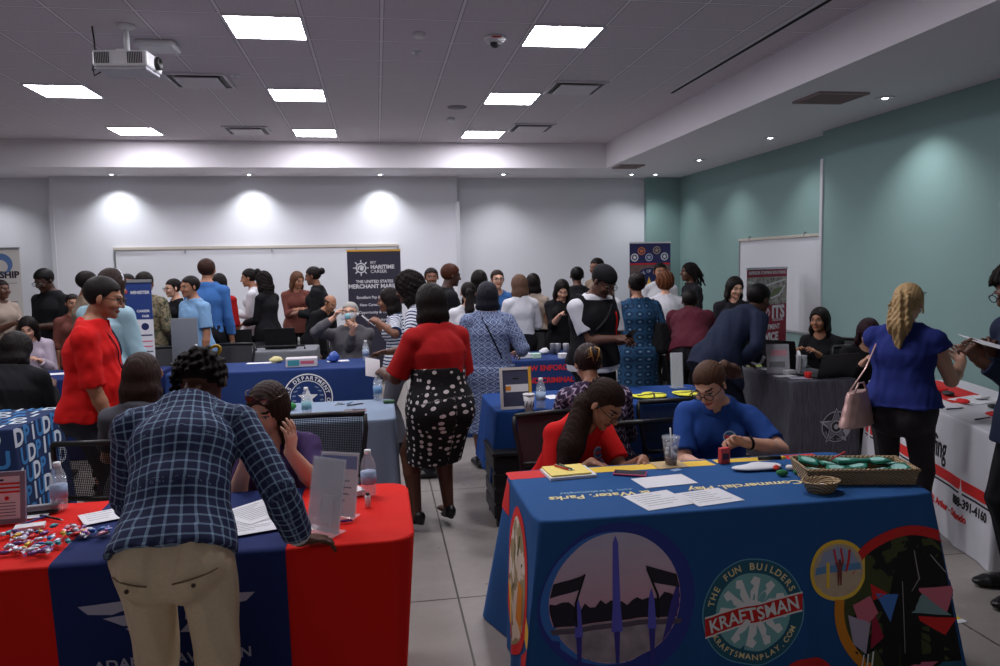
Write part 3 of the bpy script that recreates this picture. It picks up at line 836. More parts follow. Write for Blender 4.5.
m = MB(); m.box((-9.1, -3, 0), (-9, YS+.1, CZ), m_white); struct(m, 'wall_left')
mk = mat('baseboard_dark', (60,58,60), .6)
m = MB(); m.box((-5.19, YB-.012, 0), (1.43, YB, .1), mk); m.box((1.43, YS-.012, 0), (4.96, YS, .1), mk); m.box((-9, YS-.012, 0), (-5.19, YS, .1), mk); struct(m, 'baseboard_back')
m = MB(); m.box((XN-.012, -3, 0), (XN, 8.64, .1), mk); m.box((XF-.012, 8.64, 0), (XF, YS-.12, .1), mk); struct(m, 'baseboard_right')
mt_ = mat('corner_guard', (205,206,212), .4, .2)
for i, (a, b) in enumerate((((-5.22, YB-.015, 0), (-5.15, YB+.02, 2.83)), ((1.40, YB-.015, 0), (1.47, YB+.03, 2.83)), ((XN-.02, 8.60, 0), (XN+.04, 8.66, 2.93)))):
    m = MB(); m.box(a, b, mt_, bev=.004); struct(m, 'trim_%d' % (i+1))
# linear slot in the ceiling
# ---------------------------------------------------------------- ceiling fittings
m_diff = emit('light_diffuser', (250,248,255), TROFFER_W)
m_frame = mat('light_frame', (200,200,205), .5)
def troffer(name, c, r, label):
    x, y = X0+c*.61, 6.19+r*.61
    o = empty(name, (x+.305, y+.305, CZ), 0, label, 'ceiling light', 'square ceiling lights set in the tile grid')
    m = MB()
    for a, b in (((-.305,-.305),(.305,-.285)), ((-.305,.285),(.305,.305)), ((-.305,-.285),(-.285,.285)), ((.285,-.285),(.305,.285))):
        m.box((a[0], a[1], -.012), (b[0], b[1], .0), m_frame)
    m.build('frame', o)
    m = MB(); m.add([(-.285,-.285,-.006),(.285,-.285,-.006),(.285,.285,-.006),(-.285,.285,-.006),(-.2,-.2,-.003),(.2,-.2,-.003),(.2,.2,-.003),(-.2,.2,-.003)],
                    [(3,7,4,0)[::1],(0,4,5,1),(1,5,6,2),(2,6,7,3),(4,7,6,5)], m_diff)
    m.build('diffuser', o)
names = {0: 'left', 4: 'centre', -4: 'far left', 8: ''}
for c, cn in ((-4, 'left'), (0, 'middle'), (4, 'right')):
    for r, rn in ((0, 'nearest'), (4, 'second'), (8, 'farthest'), (-4, 'behind')):
        if r == -4 or (c == -4 and r == 0):
            troffer('ceiling_light', c, r, 'square ceiling light of the %s row, above and before the picture%s' % (cn, '' if r == -4 else ' edge'))
        else: troffer('ceiling_light', c, r, 'bright square ceiling light, %s in the %s row of the grid' % (rn, cn))
def vent(x, y, z, w, d, label, slots=True, m1=None):
    o = empty('air_vent', (x, y, z), 0, label, 'air vent'); m = MB(); m1 = m1 or mat('vent_white', (205,200,206), .6)
    m.box((-w/2, -d/2, -.02), (w/2, -d/2+.03, 0), m1); m.box((-w/2, d/2-.03, -.02), (w/2, d/2, 0), m1); m.box((-w/2, -d/2+.03, -.02), (-w/2+.03, d/2-.03, 0), m1); m.box((w/2-.03, -d/2+.03, -.02), (w/2, d/2-.03, 0), m1)
    m.build('frame', o)
    m = MB(); m.box((-w/2+.03, -d/2+.03, -.006), (w/2-.03, d/2-.03, -.004), m_dgrey); m.build('duct_opening', o)
    m = MB()
    if slots: m.box((-w/2+.09, -d/2+.08, -.035), (w/2-.09, d/2-.08, -.025), m1); m.build('deflector_plate', o)
    else:
        n = 14
        for i in range(n):
            yy = -d/2+.04+(d-.08)*i/(n-1); m.box((-w/2+.03, yy-.006, -.018), (w/2-.03, yy+.006, -.008), m1)
        m.build('grille', o)
gw = mat('vent_grille_brown', (150,130,130), .7)
vent(X0+.305-.61*1.5, 6.19+3.5*.61, CZ, .6, .6, 'square ceiling vent just behind the projector')
vent(X0+.305-.61*1.5, 6.19+8.2*.61, CZ, .6, .6, 'far left ceiling vent near the back soffit')
vent(X0+.305+.61*5, 6.19+3.5*.61, CZ, .6, .6, 'square ceiling vent right of the second light in the right row')
vent(X0+.305+.61*5, 6.19+7.5*.61, CZ, .6, .6, 'square ceiling vent beside the farthest right light')
vent(4.07, 11.9, SZ, .42, .42, 'small brown grille at the far end of the right soffit', False, gw)
vent(4.36, 6.82, SZ, .52, .46, 'brown return grille in the right soffit beside a downlight', False, gw)
m = MB(); m.box((3.36, -1, CZ-.006), (3.41, 8.5, CZ+.0), m_frame); m.box((3.41, -1, CZ-.008), (3.45, 8.5, CZ), mat('slot_black', (14,12,14), .9)); m.box((3.45, -1, CZ-.006), (3.47, 8.5, CZ), m_frame)
tag(m.build('slot_diffuser'), 'long black linear slot running along the ceiling by the right soffit', 'air slot')
m_lamp = emit('downlight_lamp', (235,240,255), 14.)
def downlight(x, y, tx, ty, label, power, tz=0., half=56, blend=.85):
    o = empty('downlight', (x, y, SZ), 0, label, 'downlight', None); m = MB()
    m.lathe([(.085,-.001),(.095,-.006),(.088,-.012),(.072,-.008)], m_wht, 24); m.build('trim_ring', o)
    m = MB(); m.lathe([(.0,.0-.003),(.072,-.003)], mat('downlight_reflector', (190,190,195), .25, .7), 20); m.build('reflector', o)
    m = MB(); m.sph((0,0,-.008), (.03,.03,.008), m_lamp, 12); m.build('lamp', o)
    L = bpy.data.lights.new('downlight_beam', 'SPOT'); L.energy = power; L.spot_size = math.radians(half*2); L.spot_blend = blend; L.shadow_soft_size = .03; L.color = (.95, .98, 1.)
    lo = bpy.data.objects.new('downlight_beam', L); lo.location = (0, 0, -.02); link(lo, o)
    lo.rotation_euler = Vector((tx, ty, -1)).to_track_quat('-Z', 'Y').to_euler()
for x, n in ((-4.13, 'left'), (-2.02, 'middle'), (.1, 'right')): downlight(x, 13.02, 0, .10, 'recessed downlight in the back soffit, %s of three over the whiteboard bay' % n, WASH_W)
downlight(2.2, 12.98, 0, .1, 'recessed downlight over the plain back wall right of the whiteboard bay', WASH_W*.55)
downlight(4.5, 12.98, 0, .1, 'recessed downlight over the back wall beside the teal column', WASH_W*.5)
downlight(-6.1, 12.98, 0, .1, 'recessed downlight over the far left end of the back wall', WASH_W*.7)
downlight(4.95, 11.15, .1, 0, 'small downlight in the right soffit, second from the back corner', WASH_W*.6)
downlight(4.95, 13.0, .1, 0, 'small downlight in the right soffit at the back corner', WASH_W*.5)
downlight(5.0, 9.1, .1, 0, 'small downlight in the right soffit just past the wall step', WASH_W*.6)
downlight(4.93, 6.8, .1, 0, 'large nearest downlight in the right soffit beside the brown grille', WASH_W*1.0, half=54)
# twin little fixtures on the back soffit
# sensors
def ceiling_thing(name, x, y, prof, mt, label, cat, z=CZ, n=24):
    m = MB(); m.lathe([(r, -h) for r, h in prof], mt, n); o = m.build(name, None, (x, y, z)); return tag(o, label, cat)
m = MB(); m.lathe([(.095,0),(.095,-.02),(.07,-.045),(.055,-.05)], m_wht, 24); o = m.build('dome_camera', None, (1.063, 6.58, CZ)); tag(o, 'round white dome camera on the ceiling by the nearest right light', 'camera')
m = MB(); m.sph((0,0,-.052), (.045,.045,.04), m_dgrey, 16); m.build('dome', o)
m = MB(); m.box((-.04,-.1,-.03), (.04,-.094,-.018), mat('label_red', (190,60,60))); m.build('red_label', o)
ceiling_thing('smoke_detector', .411, 6.53, [(.0,0),(.055,0),(.05,.03),(.035,.04),(0,.04)], m_wht, 'small round smoke detector above the middle of the ceiling', 'smoke detector')
ceiling_thing('ceiling_sprinkler', .415, 7.1, [(0,0),(.05,0),(.045,.008),(.015,.01),(.012,.04),(0,.04)], m_wht, 'sprinkler head just behind the small smoke detector', 'sprinkler')
ceiling_thing('ceiling_speaker', 1.038, 9.47, [(0,0),(.12,0),(.115,.008),(0,.01)], mat('speaker_grey', (128,124,130), .8), 'flat round ceiling speaker before the farthest right light', 'speaker')
ceiling_thing('motion_sensor', 1.032, 10.17, [(0,0),(.05,0),(.05,.03),(.03,.05),(0,.05)], m_wht, 'small white sensor beside the farthest right light', 'sensor')
ceiling_thing('ceiling_sprinkler', 2.1, 7.5+.9, [(0,0),(.045,0),(.04,.008),(.012,.01),(.01,.035),(0,.035)], m_wht, 'sprinkler head above the second light of the right row', 'sprinkler')
ceiling_thing('ceiling_sprinkler', -1.35, 8.1, [(0,0),(.05,0),(.045,.008),(.015,.01),(.012,.04),(0,.04)], m_wht, 'sprinkler head just left of the vent behind the projector', 'sprinkler')
# projector on its pole
PJ = ony(128, 63, 6.55); pj = empty('projector', (PJ.x, 6.55, PJ.z-.04), math.radians(-6), 'white ceiling projector hanging from a short pole, lens to the right wall', 'projector')
m = MB(); m.box((-.21,-.155,-.02), (.21,.155,.10), m_wht, bev=.018); m.box((-.195,-.14,-.045), (.195,.14,-.02), mat('projector_base', (175,175,182), .5), bev=.01); m.build('housing', pj)
for x0 in (-.19, .06):
    m = MB()
    for i in range(9): m.box((x0+i*.013, -.1585, .0), (x0+.007+i*.013, -.154, .085), m_dgrey)
    m.build('rear_grille', pj)
m = MB()
Ml = Matrix.Translation((.21,.03,.04)) @ Matrix.Rotation(PI/2, 4, 'Y'); m.lathe([(.05,-.005),(.05,.03),(.042,.035),(.040,.02),(0,.018)], m_blk, 24, Ml); m.build('lens', pj)
m = MB(); m.box((-.05,-.1,.10), (.05,.1,.125), m_wht, bev=.006); m.lathe([(.022,.12),(.022,CZ-PJ.z+.03)], m_wht, 16); m.lathe([(.03,CZ-PJ.z+.0),(.07,CZ-PJ.z+.025),(.07,CZ-PJ.z+.04)], m_wht, 20); m.build('mount_pole', pj)
m = MB(); m.tube([(-.21,.0,.0),(-.27,-.02,-.02),(-.25,0,.1),(-.25,.0,(CZ-PJ.z)*.7),(-.26,0,CZ-PJ.z+.03)], .007, m_blk, 8)
m.tube([(-.2,.02,-.01),(-.28,.03,-.05),(-.285,.02,.03),(-.24,.02,.06)], .006, m_blk, 8); m.build('cable', pj)
m = MB(); m.box((-.16,-.13,-.06), (.16,.13,0), m_wht, bev=.02); tag(m.build('access_point', None, tuple(onz(158,43,CZ))), 'flat white wireless box on the ceiling beside the projector pole', 'access point')
# ---------------------------------------------------------------- whiteboards
m_board = mat('whiteboard_face', (206,208,214), .25)
wb = empty('whiteboard', (-1.95, YB, 0), 0, 'long wide whiteboard on the back wall behind the crowd', 'whiteboard'); m = MB()
m.box((-2.3,-.02,.50), (2.31,-.001,2.06), m_board); m.build('panel', wb)
m = MB(); m.box((-2.32,-.03,.48), (-2.29,-.0,2.09), m_metal); m.box((2.30,-.03,.48), (2.33,-.0,2.09), m_metal); m.box((-2.32,-.03,.47), (2.33,0,.50), m_metal); m.build('frame', wb)
m = MB(); m.box((-2.32,-.045,2.06), (2.33,0,2.11), mat('board_rail', (186,178,168), .5), bev=.005)
for k in (-1.2, .2, 1.6): m.box((k-.01,-.05,2.0), (k+.01,-.02,2.07), m_metal)
m.build('top_rail', wb)
m = MB(); m.box((-2.2,-.09,.46), (2.2,0,.48), m_metal); m.build('pen_tray', wb)
wb = empty('whiteboard', (XF, 9.95, 0), 0, 'smaller whiteboard on the teal wall behind the maroon banner', 'whiteboard'); m = MB()
m.box((-.02,-1.12,.74), (-.001,1.12,2.0), m_board); m.build('panel', wb)
m = MB(); m.box((-.03,-1.14,.72), (0,-1.11,2.03), m_metal); m.box((-.03,1.11,.72), (0,1.14,2.03), m_metal); m.box((-.03,-1.14,.71), (0,1.14,.74), m_metal); m.build('frame', wb)
m = MB(); m.box((-.045,-1.14,2.0), (0,1.14,2.04), mat('board_rail', (186,178,168), .5), bev=.005)
for k in (-.7, .8): m.box((-.05,k-.01,2.0), (-.02,k+.01,2.07), m_metal)
m.build('top_rail', wb)
# ---------------------------------------------------------------- cloths
class Cloth:
    """a cloth over a table: box-shaped top w x d, skirts falling 'drop', centred frame M (x along the front, y to the back, z=0 at the top)"""
    def __init__(s, w, d, drop, M, flare=.02, wave=.012, nw=9, r=.03, seed=1, corner=.05, taper=0.):
        s.w, s.d, s.drop, s.M, s.flare, s.wave, s.r, s.corner, s.taper = w, d, drop, M, flare, wave, r, corner, taper
        s.rn = np.random.RandomState(seed); s.ph = s.rn.uniform(0, 6.28, 4); s.nw = nw
        s.P = 2*(w+d)
    def side(s, u):
        """perimeter coordinate (0 = front left corner, going right) -> point, outward normal"""
        w, d = s.w, s.d; u = u % s.P
        if u < w: return (-w/2+u, -d/2, 0, -1, min(u, w-u))
        u -= w
        if u < d: return (w/2, -d/2+u, 1, 0, min(u, d-u))
        u -= d
        if u < w: return (w/2-u, d/2, 0, 1, min(u, w-u))
        u -= w
        return (-w/2, d/2-u, -1, 0, min(u, d-u))
    def pt(s, u, v, lift=0.):
        """v metres down from the edge (0..drop)"""
        x, y, nx, ny, c = s.side(u)
        cr = max(0., 1-c/.12)                      # rounding and gather near the corners
        if cr > 0:
            # blend the normal toward the diagonal
            w, d = s.w, s.d
            ix = 1 if x > 0 else -1; iy = 1 if y > 0 else -1
            nx2 = nx+ix*cr*(1 if nx == 0 else 0)*1.0; ny2 = ny+iy*cr*(1 if ny == 0 else 0)*1.0
            L = math.hypot(nx2, ny2); nx, ny = nx2/L, ny2/L
            pull = s.r*cr*cr*.6; x -= ix*pull; y -= iy*pull
        t = max(0., min(1., v/s.drop)); uu = u/s.P*2*PI
        o = s.flare*t+s.wave*(t**.8)*(math.sin(uu*s.nw+s.ph[0])+.6*math.sin(uu*s.nw*2.3+s.ph[1])+.3*math.sin(uu*s.nw*4.1+s.ph[2]))
        o += s.corner*cr*cr*t-s.taper*t
        # rounded top edge
        r = .012
        if v < r: a = v/r*PI/2; o += -r+r*math.sin(a); z = -r+r*math.cos(a)
        else: z = -v
        o += lift
        return s.M @ Vector((x+nx*o, y+ny*o, z))
    def top(s, x, y, lift=0.): return s.M @ Vector((x, y, lift))
    def front(s, x0=0.):
        """warp for decals on the front skirt: x from the front left corner, y = up from the floor-side (negative = down from the edge)"""
        return lambda x, y, l: s.pt(x+x0, -y, .0015+l)
    def build(s, name, m, N=None, open_back=False, mats=None, face=None):
        v = []; f = []; N = N or int(s.P/.02); vs = [0, .004, .008, .012, .03]+[.03+(s.drop-.03)*k/14 for k in range(1, 15)]
        for vv in vs:
            for i in range(N): v.append(s.pt(s.P*i/N, vv))
        for j in range(len(vs)-1):
            for i in range(N): k = (i+1) % N; f.append((j*N+i, (j+1)*N+i, (j+1)*N+k, j*N+k))
        f.append(tuple(range(N)))
        mb = MB(); mb.add(v, f[:-1], m, True); mb.add(v[:N], [tuple(range(N))], m, False)
        o = mb.build(name)
        bm = bmesh.new(); bm.from_mesh(o.data); bmesh.ops.remove_doubles(bm, verts=bm.verts, dist=1e-5); bmesh.ops.recalc_face_normals(bm, faces=bm.faces); bm.to_mesh(o.data); bm.free()
        return o
def table_frame(x0, x1, y0, y1, z=.75, rz=0.):
    return Matrix.Translation(((x0+x1)/2, (y0+y1)/2, z)) @ Matrix.Rotation(rz, 4, 'Z'), x1-x0, y1-y0
def cloth(name, x0, x1, y0, y1, m, label, z=.75, drop=None, rz=0., group=None, **k):
    M, w, d = table_frame(x0, x1, y0, y1, z, rz)
    c = Cloth(w, d, drop if drop is not None else z-.005, M, **k); o = c.build(name, m); tag(o, label, 'tablecloth', group); c.o = o; return c
def fabric(name, rgb, scale=500, rough=.85, bump=.12, var=.12): return mat(name, rgb, rough, bump=bump, bscale=scale, var=var, spec=.2)
f_blue = fabric('cloth_petrol_blue', (38,84,140)); f_red = fabric('cloth_red', (216,28,18)); f_navy = fabric('cloth_navy', (30,44,96)); f_grey = fabric('cloth_blue_grey', (128,143,164))
f_royal = fabric('cloth_royal', (24,62,124)); f_deep = fabric('cloth_deep_blue', (34,56,108)); f_black = fabric('cloth_black', (26,26,32)); f_silver = fabric('cloth_grey', (118,120,126))
p_white = mat('print_white', (228,230,232), .8); p_red = mat('print_red', (205,36,36), .8); p_yellow = mat('print_yellow', (236,196,70), .8); p_teal = mat('print_teal', (120,176,180), .8)
p_dteal = mat('print_dark_teal', (36,92,116), .8); p_cream = mat('print_cream', (228,214,160), .8); p_black = mat('print_black', (20,20,24), .8); p_orange = mat('print_orange', (206,130,30), .8)
p_lblue = mat('print_light_blue', (70,120,200), .8); p_pink = mat('print_pink', (206,110,130), .8); p_navy = mat('print_navy', (26,36,84), .8)
# --- the printed cloth with the fountain picture, front right
T1 = cloth('tablecloth', .56, 2.25, 2.70, 3.42, f_blue, 'blue printed tablecloth with fountain picture and round red-banner badge', flare=.04, wave=.010, nw=11, seed=4, corner=.13)
W1 = T1.front(); LW = T1.w
o1 = T1.o
def dd(poly, m, name, lift=.001, warp=W1, parent=o1, step=.03): return decal(poly, m, warp, lift, name, parent, step)
# fountain picture: one round print, built up from flat layers
g = NT('print_sunset', .85); zz = g.z
sk_ = g.mix(g.math('MULTIPLY', g.math('SUBTRACT', zz, .36), 3.2), (226,158,170), (205,198,220))
nn = g.noise(7, 4); g.col(g.mix(g.math('MULTIPLY', nn, .5), sk_, (160,150,176)))
fcx, fcy, fr = .305, -.315, .275
dd([p for p in disc(60, fr+.028, fcx+.015, fcy-.01) ], mat('print_violet_blue', (44,58,140), .8), 'picture_rim', .0004)
dd([p for p in disc(60, fr-.015, fcx-.02, fcy) ], mat('print_sky_blue_rim', (58,112,190), .8), 'picture_rim', .0008)
pic = dd(disc(60, fr-.02, fcx, fcy), g.m, 'fountain_picture', .0012)
def clipd(poly, lim=fr-.022):
    out = []
    for x, y in poly:
        dx, dy = x-fcx, y-fcy; r = math.hypot(dx, dy)
        if r > lim: dx, dy = dx*lim/r, dy*lim/r
        out.append((fcx+dx, fcy+dy))
    return out
def arcpoly(y0, y1, lim=fr-.022, n=14):
    """slice of the disc between two heights"""
    pts = []
    for k in range(n+1):
        y = y0+(y1-y0)*k/n; pts.append((fcx+math.sqrt(max(0, lim*lim-(y-fcy)**2)), y))
    for k in range(n, -1, -1):
        y = y0+(y1-y0)*k/n; pts.append((fcx-math.sqrt(max(0, lim*lim-(y-fcy)**2)), y))
    return pts
g = NT('print_water', .85); nn = g.noise(16, 4); g.col(g.mix(nn, (84,76,98), (196,180,186)))
dd(arcpoly(fcy-.282, fcy-.09), g.m, 'fountain_picture', .0020)
rr_ = random.Random(3)
tl = [(fcx-.275, fcy-.10), (fcx-.275, fcy-.03)]+[(fcx-.275+.55*k/26, fcy-.035+rr_.uniform(0, .035)+(.02 if k > 20 or k < 6 else 0)) for k in range(27)]+[(fcx+.275, fcy-.10)]
dd(clipd(tl), mat('print_tree_line', (34,30,44), .8), 'fountain_picture', .0026)
dd([(fcx-.24, fcy-.115), (fcx+.25, fcy-.115), (fcx+.26, fcy-.095), (fcx-.25, fcy-.095)], mat('print_walkway', (92,80,96), .8), 'fountain_picture', .0028)
pb = mat('print_jet', (92,90,196), .8); pb2 = mat('print_jet_dark', (58,52,140), .8)
for jx, jt, jw, mm in ((.0, .245, .015, pb), (-.155, .02, .011, pb), (.14, .03, .011, pb)):
    dd([(fcx+jx-jw*1.5, fcy-.13), (fcx+jx-jw, fcy-.02), (fcx+jx-jw*.7, fcy+jt-.03), (fcx+jx, fcy+jt), (fcx+jx+jw*.7, fcy+jt-.03), (fcx+jx+jw, fcy-.02), (fcx+jx+jw*1.5, fcy-.13)], mm, 'fountain_picture', .0034)
    dd([(fcx+jx-.006, fcy-.255), (fcx+jx+.006, fcy-.255), (fcx+jx+.012, fcy-.13), (fcx+jx-.012, fcy-.13)], pb2, 'fountain_picture', .0033)
dd(clipd([(fcx+.20, fcy-.2), (fcx+.255, fcy-.17), (fcx+.27, fcy-.05), (fcx+.262, fcy+.04), (fcx+.245, fcy+.05), (fcx+.215, fcy-.03)]), pb2, 'fountain_picture', .0035)
for q in (-1, 1):     # umbrella sails and masts
    dd(clipd([(fcx+q*.262, fcy+.085), (fcx+q*.12, fcy+.105 if q < 0 else fcy+.118), (fcx+q*.14, fcy+.052), (fcx+q*.27, fcy+.028)]), mat('print_sail', (42,36,50), .8), 'fountain_picture', .0036)
    dd([(fcx+q*.128, fcy+.108), (fcx+q*.121, fcy+.104), (fcx+q*.160, fcy-.0), (fcx+q*.160, fcy-.09), (fcx+q*.168, fcy-.09), (fcx+q*.169, fcy+.0)], p_black, 'fountain_picture', .0038)
# round badge
bx, by, br = .865, -.42, .215
dd(disc(56, br, bx, by), mat('badge_rim_blue', (96,160,190), .8), 'badge', .0010)
dd(disc(56, br-.005, bx, by), p_dteal, 'badge', .0016)
dd(disc(48, br-.058, bx, by), p_teal, 'badge', .0022)
for k in range(12):   # hub wheel of hooked arms
    a = 2*PI*k/12; c, s_ = math.cos(a), math.sin(a); pp = [(.03,-.012),(.09,-.020),(.135,-.030),(.145,-.005),(.12,.010),(.105,-.004),(.085,.010),(.03,.012)]
    dd([(bx+c*x-s_*y, by+s_*x+c*y) for x, y in pp], p_white, 'badge', .0028, step=.2)
dd(disc(24, .05, bx, by), p_white, 'badge', .0030)
dd([(bx-.205, by-.085), (bx+.205, by-.012), (bx+.208, by+.068), (bx-.205, by-.0)], p_white, 'badge_band', .0033)
dd([(bx-.205, by-.078), (bx+.205, by-.005), (bx+.208, by+.061), (bx-.205, by-.007)], p_red, 'badge_band', .0037)
an = math.atan2(.073, .41)
def wrot(x, y, l): return W1(bx+x*math.cos(an)-y*math.sin(an), by-.007+x*math.sin(an)+y*math.cos(an), .0085+l)
text('KRAFTSMAN', .072, p_white, None, 'badge_wording', o1, wrot, bold=.018, wide=.93, space=1.02)
arc_text('THE FUN BUILDERS', .038, p_cream, bx, by, br-.033, 164, 27, lambda x, y, l: W1(x, y, .0030+l), 'badge_wording', o1, bold=.015)
arc_text('KRAFTSMANPLAY.COM', .032, p_cream, bx, by, br-.033, 208, 334, lambda x, y, l: W1(x, y, .0030+l), 'badge_wording', o1, inside=True, bold=.015)
# yellow-ringed beach picture
yx, yy, yr = 1.235, -.285, .125
dd(disc(48, yr, yx, yy), p_yellow, 'beach_picture', .0012)
g = NT('print_beach', .85); nn = g.noise(22, 4); g.col(g.mix(nn, (176,150,120), (205,190,170)))
dd(disc(40, yr-.016, yx, yy), g.m, 'beach_picture', .0018)
dd([(yx-.09, yy+.02), (yx+.095, yy+.02), (yx+.06, yy+.075), (yx, yy+.1), (yx-.06, yy+.078)], mat('print_pale_sky', (150,160,190), .8), 'beach_picture', .0022)
dd([(yx-.1, yy-.012), (yx+.1, yy-.0), (yx+.095, yy+.028), (yx-.095, yy+.018)], mat('print_pool', (92,140,186), .8), 'beach_picture', .0024)
dd([(yx-.050, yy-.07), (yx-.036, yy-.07), (yx-.036, yy+.035), (yx-.050, yy+.035)], p_yellow, 'beach_picture', .003)
for q in ((.012,.09,.022,.03), (-.018,.088,-.006,.03)): dd([(yx+q[0]-.004, yy+q[1]), (yx+q[0]+.004, yy+q[1]), (yx+q[2]+.004, yy+q[3]), (yx+q[2]-.004, yy+q[3])], p_red, 'beach_picture', .003)
dd([(yx+.045, yy+.085), (yx+.054, yy+.08), (yx+.048, yy+.03), (yx+.036, yy-.01), (yx+.030, yy-.005), (yx+.038, yy+.03)], p_red, 'beach_picture', .003)
mm_ = mat('print_figure', (120,60,60), .8)
dd([(yx-.002, yy-.062), (yx+.004, yy-.062), (yx+.006, yy-.02), (yx+.009, yy-.062), (yx+.015, yy-.062), (yx+.017, yy+.01), (yx+.026, yy+.035), (yx+.014, yy+.03), (yx+.012, yy+.045), (yx+.002, yy+.045), (yx, yy+.03), (yx-.014, yy+.034), (yx-.004, yy+.008)], mm_, 'beach_picture', .0034, step=.2)
# big dark climbing-net picture at the right end, red and gold arcs
def band(cx, cy, r0, r1, a0, a1, n=24):
    return [(cx+r1*math.cos(math.radians(a0+(a1-a0)*k/n)), cy+r1*math.sin(math.radians(a0+(a1-a0)*k/n))) for k in range(n+1)]+[(cx+r0*math.cos(math.radians(a1+(a0-a1)*k/n)), cy+r0*math.sin(math.radians(a1+(a0-a1)*k/n))) for k in range(n+1)]
kx, ky, kr = 1.545, -.45, .325
g = NT('print_climbing_field', .85); nn = g.noise(9, 5); g.col(g.mix(g.math('GREATER_THAN', nn, .52), (66,74,44), (30,30,32)))
dd([(x, max(y, -.735)) for x, y in disc(60, kr-.035, kx-.01, ky)], g.m, 'climbing_net_picture', .0010)
dd([(x, y) for x, y in band(kx, ky, kr-.04, kr, 60, 165)], p_red, 'picture_rim', .0014)
dd([(x, max(y, -.74)) for x, y in band(kx, ky, kr-.04, kr, 172, 235)], p_orange, 'picture_rim', .0014)
def tri(pts, m, lift=.003, name='climbing_net_picture'): dd([(kx+a, ky+b) for a, b in pts], m, name, lift, step=.04)
bl = mat('print_dark_net', (16,15,18), .8)
tri([(-.05,.22),(.10,.24),(.24,.10),(.26,-.10),(.2,-.29),(-.1,-.28),(-.17,-.12),(-.09,.05)], bl, .0018)
tri([(-.25,.02),(-.21,-.10),(-.14,-.02),(-.17,.05)], p_pink); tri([(-.27,-.02),(-.25,-.14),(-.19,-.19),(-.17,-.06)], mat('print_lilac_grey', (168,160,182), .8), .0032)
tri([(-.17,.10),(-.10,.06),(-.16,.03)], p_red); tri([(-.15,.06),(-.05,.05),(-.09,-.06)], p_lblue, .0034); tri([(-.16,-.0),(-.12,-.12),(-.17,-.17)], mat('print_crimson', (150,28,56), .8), .0033)
tri([(.04,.06),(.15,.07),(.12,-.04)], p_pink); tri([(.02,-.04),(.06,.04),(.13,-.05)], mat('print_pale_teal', (120,150,156), .8), .0034); tri([(.03,-.055),(.14,-.06),(.11,-.13)], p_red)
tri([(.14,.10),(.21,.03),(.15,.02)], mat('print_lilac_grey', (168,160,182), .8)); tri([(.17,-.02),(.23,-.06),(.17,-.12)], mat('print_crimson', (150,28,56), .8))
tri([(-.06,-.29),(.05,-.25),(.09,-.24),(.06,-.29)], p_pink); tri([(.07,-.29),(.1,-.24),(.2,-.22),(.23,-.28)], p_dteal)
for a in ((-.20,-.19,-.22,-.27), (-.18,-.19,-.19,-.28), (-.16,-.18,-.17,-.28)): tri([(a[0]-.003,a[1]),(a[0]+.003,a[1]),(a[2]+.003,a[3]),(a[2]-.003,a[3])], p_white, .0036)
for a in ((-.235,-.27), (-.205,-.285), (-.05,-.27)): tri([(a[0]-.012,a[1]-.01),(a[0]+.012,a[1]-.01),(a[0]+.008,a[1]+.02),(a[0]-.008,a[1]+.02)], p_orange, .0038)
for q in ((.03,.22,.05,.10),(.05,.10,.02,.05),(.09,.2,.16,.08),(-.03,.1,-.02,-.2),(.2,.2,.21,-.2)):
    tri([(q[0]-.002,q[1]),(q[0]+.002,q[1]),(q[2]+.002,q[3]),(q[2]-.002,q[3])], mat('print_rope', (150,148,150), .8), .004)
dd([(x, max(y, -.738)) for x, y in disc(40, .15, 1.09, -.775)], p_red, 'picture_rim', .0008)
dd(disc(20, .03, 1.06, -.705), p_white, 'picture_rim', .0014)
dd([(x, max(y, -.738)) for x, y in disc(40, .17, .03, -.765) if True], p_red, 'picture_rim', .0006)
# left end: tall oval picture, red shapes
WL = lambda x, y, l: T1.pt(T1.P-.0-x, -y, .0015+l)      # x runs back from the front left corner
ox, oy = .33, -.36
dd([(x, y) for x, y in disc(48, .215, ox, oy, .31)], p_red, 'tall_oval_picture', .001, warp=WL)
g = NT('print_playground', .85); nn = g.noise(11, 4); g.col(g.mix(g.math('GREATER_THAN', nn, .5), (150,140,104), (206,198,180)))
dd(disc(48, .17, ox, oy, .27), g.m, 'tall_oval_picture', .002, warp=WL)
gd = mat('print_olive', (80,86,50), .8)
for q in ((.40,-.14,.30,-.60), (.27,-.15,.36,-.58), (.22,-.25,.42,-.44)): dd([(q[0]-.008,q[1]),(q[0]+.008,q[1]),(q[2]+.008,q[3]),(q[2]-.008,q[3])], gd, 'tall_oval_picture', .003, warp=WL, step=.2)
dd([(.20,-.35),(.26,-.33),(.27,-.5),(.2,-.55)], p_orange, 'tall_oval_picture', .0034, warp=WL); dd([(.45,-.45),(.5,-.42),(.44,-.60),(.40,-.58)], p_yellow, 'tall_oval_picture', .0034, warp=WL)
dd(disc(30, .10, .125, -.48, .055), p_yellow, 'tall_oval_picture', .0008, warp=WL)
dd([(.03,-.50),(.19,-.62),(.19,-.74),(.01,-.74)], p_red, 'picture_rim', .0008, warp=WL)
